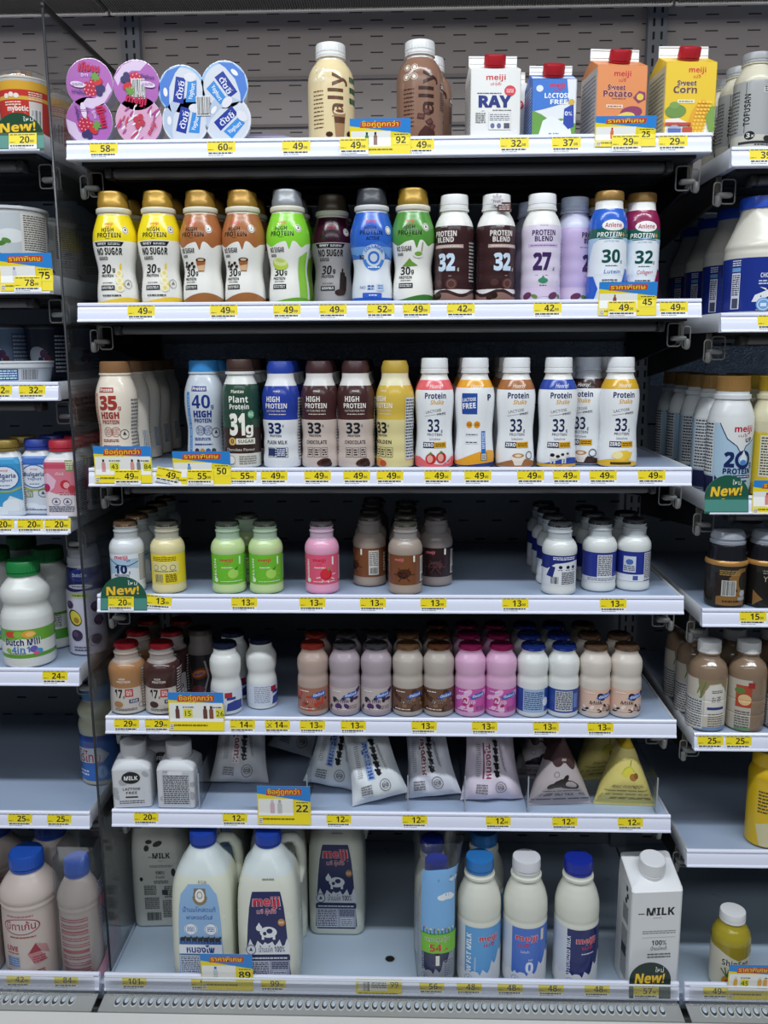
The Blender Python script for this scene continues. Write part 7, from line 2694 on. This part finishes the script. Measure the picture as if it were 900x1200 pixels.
def chok_art(A):
    A.rect(-170, 6, 170, 86, '20348a')
    A.ell(2, 74, 9, 9, 'd6dae6').ell(2, 74, 7, 7, '2a3c90').ell(0, 76, 4, 4, 'd6dae6').ell(5, 72, 3, 3, 'd6dae6')
    A.text('CHOKCHAI FARM', 2, 56, 6.5, 'dfe3ee', 1.4, w=44).fine(-22, 45, 30, 53, 2, 'c9d0e2', 5)
    # cow
    A.poly([(-12, 36), (10, 40), (40, 38), (44, 20), (30, 22), (6, 22), (-4, 26)], 'e6e8ec').rect(8, 7, 12, 24, 'e6e8ec').rect(17, 7, 20, 24, 'e6e8ec').rect(34, 7, 39, 24, 'e6e8ec').poly([(-4, 40), (-26, 30), (-30, 20), (-22, 20), (-8, 28)], 'e6e8ec').ell(8, 35, 6, 4, '1c1e26').ell(12, 27, 5, 3.6, '1c1e26').ell(26, 34, 6, 5, '1c1e26').ell(-18, 28, 1, 1, '1c1e26').poly([(-12, 40), (-20, 42), (-10, 36)], 'e6e8ec')
    A.ell(-14, 16, 10, 10, '6fa2d8').hoop(-14, 16, 7, 1, 'dfe8f4').rect(-18, 13, -10, 18, 'dfe8f4')
    A.fine(-24, 7, 4, 9, 1, 'c9d0e2', 3)
    A.rect(-62, 10, -48, 64, 'dfe2ea').fine(-61, 30, -49, 62, 10, '333a5a', 3, .6).rect(-60, 11, -50, 26, '4a4e66').rect(-62, 66, -48, 72, '6fa2d8').fine(-62, 74, -48, 84, 3, 'dfe2ea', 4)


CHOK = package('large_milk_bottle', [(0, 48), (2, 52)] + cr([(4, 53), (12, 53.4), (84, 53.4), (92, 53.4), (98, 52.6), (104, 53), (112, 50), (126, 44.6), (140, 39.4), (150, 36), (158, 34.4)], 4) + [(160, 33.8), (163, 33.8)], M('d8d4c6', 0.26), (6, 86, '20348a'), chok_art, [('cap', cap_mesh([(0, 36.4), (5, 36.8), (14, 36.4), (17, 35.4), (17.6, 28)], '2450c0', 0.7, 20, 0.32, 0, 161))], zs=0.945)
row(CHOK, 893, 'r2', 64, 4, 108, 'large cream milk bottle with navy cow label and wide blue cap', 'large navy labelled milk bottle', group='large milk bottles of the right bay', drift=4)


def up_art(A):
    A.sv = 1.06
    A.rect(-110, 3, 110, 110, 'a9c4d8')
    A.poly([(-110, 120), (110, 120), (110, 92), (60, 92), (34, 92), (24, 80), (10, 72), (4, 60), (-4, 72), (-18, 82), (-30, 104), (-110, 104)], 'dcdedd')
    A.line([(34, 92), (24, 80), (10, 72), (4.6, 60)], 1.4, '1e2c5e').line([(3.4, 60), (-4, 72), (-18, 82), (-30, 104)], 1.4, '1e2c5e')
    A.text('meiji', 6, 92, 8.4, 'b8243c', 2.2, w=30).text('เมจิ', 4, 85, 3.6, 'b8243c', 1.2, w=14).text('UP', 15, 78, 5.6, '1e2450', 2.2, w=12, rot=8)
    A.text('2', -14, 43, 20, '1b2a5c', 3.0, w=15).hoop(7, 53, 8, 5, '1b2a5c', 28).poly([(7, 66), (1, 54), (3, 48), (7, 46), (11, 48), (13, 54)], 'dfe6ee').ell(7, 49, 5, 4, '4a86c8').text('g', 22, 43, 7, '1b2a5c', 1.2)
    A.text('PROTEIN', 0, 33, 7.4, '1b2a5c', 2.2, w=44)
    A.rect(-20, 27, 22, 31, '1b2a5c').fine(-18, 28, 20, 30, 1, 'dde', 3).fine(-8, 20, 16, 25, 1, '2a3a6a', 4)
    A.poly([(-34, 30), (-20, 18), (-10, 3), (-34, 3)], '1b2a5c').poly([(34, 20), (24, 10), (18, 3), (34, 3)], '1b2a5c')
    A.rect(-75, 30, -38, 106, 'cfd2d4').fine(-73, 32, -40, 104, 16, '3a3c44', 5, .5).rect(-75, 3, -36, 28, '24284a')
    A.fine(-26, 112, -10, 117, 2, '8a8e94', 4)


UPROWS = [(0, 28), (1.5, 31.6)] + cr([(3, 32.8), (20, 33.2), (60, 33), (100, 33.4), (116, 33), (126, 31), (136, 27.4), (142, 25)], 3) + [(144, 24), (145, 26.6), (151, 26.6), (152, 23.8), (158, 23.4)]
UPB = package('protein_milk_bottle', UPROWS, M('d2d5d6', 0.28), (3, 118, None), up_art, [('cap', cap_mesh([(0, 24.6), (2, 25), (17, 23.8), (20.4, 24.6), (21, 23), (21.2, 17)], '9a7440', 0.6, 16, 0.36, 0.25, 157))], part='sleeve')
row(UPB, 850, 'r3', 42, 5, 69, 'white and pale blue protein milk bottle lettered 20 with gold cap, right bay', 'pale blue bottle lettered 20', group='gold capped milk bottles of the right bay', rz=6, rot=[6, 52, 56, 10, 6], x=0.519)


def up_yel(A):
    A.rect(-110, 3, 110, 96, 'd8ba2c').rect(-110, 96, 110, 112, 'cfc8a8')
    A.rect(-30, 30, 2, 92, 'dcd8c4').fine(-28, 32, 0, 90, 14, '4a4638', 5, .5).rect(10, 4, 60, 90, 'e6cc3a')


UPY = package('protein_milk_bottle', UPROWS, M('d6cfae', 0.28), (3, 112, None), up_yel, [('cap', cap_mesh([(0, 24.6), (2, 25), (17, 23.8), (20.4, 24.6), (21, 23), (21.2, 17)], 'a88c2c', 0.6, 16, 0.36, 0.25, 157))], part='sleeve')
row(UPY, 905, 'r3', 40, 3, 69, 'cream and yellow protein milk bottle cut by the right picture edge', 'cream and yellow bottle at the picture edge', group='gold capped milk bottles of the right bay', rz=0)


def dark_art(A):
    A.rect(-90, 4, 90, 72, '26201e')
    A.rect(-24, 6, 24, 68, '8a6434').poly([(-24, 20), (-24, 68), (10, 68), (-6, 52), (10, 30)], '2a2220').ell(20, 46, 10, 16, '2a2a22').fine(-20, 56, 12, 66, 3, 'a8884a', 4)
    A.bars(-16, 22, 6, 48, 6, 'd0d0cc').ell(18, 26, 5.4, 5.4, 'aab0ba').rect(10, 14, 24, 20, '9aa4ac').fine(-14, 10, 14, 16, 1, '4a3018', 3)


def dark2_art(A):
    A.rect(-90, 4, 90, 72, '1c1a18').poly([(-30, 4), (-14, 16), (-30, 30)], '8a6434').text('YOU', -4, 46, 9, 'b0aa9a', 0.6, w=22).fine(-16, 58, 20, 66, 2, '8a8478', 3).ell(10, 22, 8, 7, 'b9a82c').fine(5, 19, 15, 25, 2, '333', 4)


DKROWS = [(0, 26), (2, 29)] + cr([(4, 30), (20, 30.6), (60, 30.2), (70, 31.4), (76, 31), (80, 28.6), (92, 27.6), (104, 27), (110, 24)], 3) + [(112, 23)]


def dk(art):
    def extra(root, L):
        b = MB()
        Loft([(72, 31.8), (74, 32.4), (78, 31.4), (80, 30)], 12).mesh(b, M('b8884a', 0.25, 0.3), False, False)
        b.build('foil_collar', root)
        b = MB()
        Loft([(104, 24), (106, 26.4), (110, 26.6), (111, 25), (114, 25), (115, 26.2), (121, 24.6), (126, 22), (127, 16)], 12).mesh(b, M('8f949e', 0.25), True, True)
        b.build('over_cap', root)
    return package('dark_drink_bottle', DKROWS, M('1c1c22', 0.16), (4, 72, None), art, None, extra=extra, zs=0.935)


DK1, DK2 = dk(dark_art), dk(dark2_art)
GDK = 'dark drink bottles of the right bay'
row(DK1, 851, 'r4', 42, 1, 66, 'dark brown drink bottle with grey over-cap showing its barcode', 'dark bottle showing its barcode', group=GDK, hz=60)
row(DK2, 898, 'r4', 42, 1, 66, 'black drink bottle with grey over-cap at the right picture edge', 'black drink bottle at the picture edge', group=GDK, hz=60)
put(DK2, 874, 'r4', 112, 'black drink bottle with grey over-cap behind between the two front dark ones', 'bottle', GDK, 0, 60)


def tea_art(kind):
    def f(A):
        if kind == 0:
            A.rect(-85, 4, 85, 96, 'c4bcae').poly([(-20, 60), (-26, 96), (26, 96), (24, 70), (10, 90), (-8, 88)], '8a7a5a')
            A.poly([(-14, 30), (-14, 76), (-6, 86), (8, 88), (18, 80), (22, 30)], 'd6d2ca').text('お茶', 4, 56, 9, '2a2a2c', 1.2, w=16).fine(-4, 72, 14, 78, 2, '333', 3).rect(-10, 42, 18, 47, '2a3c7a').fine(-8, 10, 18, 36, 6, '6a6458', 5, .4).rect(-26, 4, 26, 10, '6a8ab0')
            A.line([(-22, 60), (-14, 92)], 2, '5f7a3a').line([(-26, 70), (-20, 94)], 2, '6f8a48').rect(-60, 6, -16, 62, 'c9c9c6').fine(-58, 8, -18, 58, 11, '55555a', 4, .5)
        else:
            A.rect(-85, 4, -2, 96, 'b8b0a2').rect(-26, 46, -2, 86, 'a8442c').ell(-12, 60, 10, 10, 'd8b482').ell(-20, 76, 8, 6, '5f7a3a').rect(-8, 82, 2, 92, '9a2a2a').fine(-26, 8, -4, 40, 7, '55555a', 4, .5).rect(-26, 4, -2, 9, '5a8a5a')
    return f


TEAROWS = [(0, 26), (1.5, 28.6)] + cr([(3, 29.6), (30, 30), (32, 29.2), (34, 30), (56, 30), (58, 29.2), (60, 30), (92, 30), (106, 29.6), (118, 26.4), (126, 20.4), (130, 17.4)], 3) + [(133, 16.6), (136, 16.6), (137, 18.4), (139, 18.4), (140, 16.4)]


def tea(kind):
    return package('tea_bottle', TEAROWS, M('86705c', 0.14, 0, 0, 60, 0.6), (4, 96, None), tea_art(kind), [('cap', cap_mesh(screw(18.2, 19), 'd9dadb', 0.5, 12, z0=139.5))], zs=0.905)


TE0, TE1 = tea(0), tea(1)
GTE = 'brown tea drinks of the right bay'
row(TE0, 829, 'r5', 42, 3, 63, 'brown tea drink bottle with pale label and white cap, left front one', 'left front brown tea bottle', group=GTE, hz=80, rz=4)
row(TE1, 875, 'r5', 42, 2, 63, 'brown tea drink bottle with narrow side label and white cap, second front one', 'second front brown tea bottle', group=GTE, hz=80)
row(TE0, 921, 'r5', 42, 2, 63, 'brown tea drink bottle cut by the right picture edge', 'tea bottle cut by the picture edge', group=GTE, hz=80, rz=-40)


def yel_art(A):
    A.rect(-100, 4, 100, 118, 'd9b41e').poly([(-20, 4), (-28, 40), (-8, 46), (10, 20), (6, 4)], 'cfc8a0').text('O', 6, 40, 22, '2a2a20', 2.6).fine(-26, 60, -10, 100, 7, '4a4420', 4, .5)


YB = package('yellow_drink_bottle', [(0, 26), (2, 29.4)] + cr([(4, 30.4), (60, 30.6), (112, 30.6), (120, 31.4), (126, 30), (134, 26.6)], 3) + [(138, 25)], M('d4ae1a', 0.28), (4, 118, None), yel_art, [('cap', cap_mesh([(0, 26.4), (6, 26.6), (20, 26), (24, 24.6), (24.4, 18)], 'e0b820', 0.5, 14, 0.34, 0, 137))], part='sleeve')
put(YB, 899, 'r6', 42, 'yellow drink bottle with yellow cap at the right picture edge, sixth shelf', 'bottle', None, 0, 80)


def shin_art(A):
    A.rect(-95, 6, 95, 84, 'd4cfbc')
    A.poly([(-95, 84), (-30, 80), (0, 66), (30, 72), (95, 84), (95, 90), (-95, 90)], '9a8a2a')
    A.text('ShinSen', -3, 54, 11, '2a3a30', 1.4, w=44).fine(6, 44, 20, 48, 1, '333', 3)
    A.ell(-14, 22, 10, 13, 'b98a2a', 10).ell(-13, 20, 7, 9, 'a8402c', 10)
    for k in range(5):
        A.line([(-16, 32), (-26 + k * 6, 46 + (k % 2) * 4)], 2, '3f6a34')
    A.line([(10, 94), (14, 102), (18, 94)], 0.8, 'e6e2cc')


SH = package('fruit_juice_bottle', [(0, 25), (2, 29)] + cr([(4, 30.4), (20, 31), (80, 31), (100, 30), (112, 25), (120, 20)], 4) + [(124, 18), (128, 18)], M('a8982c', 0.14, 0, 0, 60, 0.6), (6, 90, None), shin_art, [('cap', cap_mesh(screw(20.4, 17), 'dedfdf', 0.5, 12, z0=126))], zs=0.925)
put(SH, 856, 'r7', 4, 'yellow green pineapple juice bottle with white cap on the right deck', 'bottle', None, 4, 70)
bpy.data.objects.remove(_to)
bpy.data.curves.remove(_tc)
bpy.data.scenes.remove(_ts)
for _o in bpy.data.objects:
    for _k in ('fresh', 'made'):
        if _k in _o:
            del _o[_k]
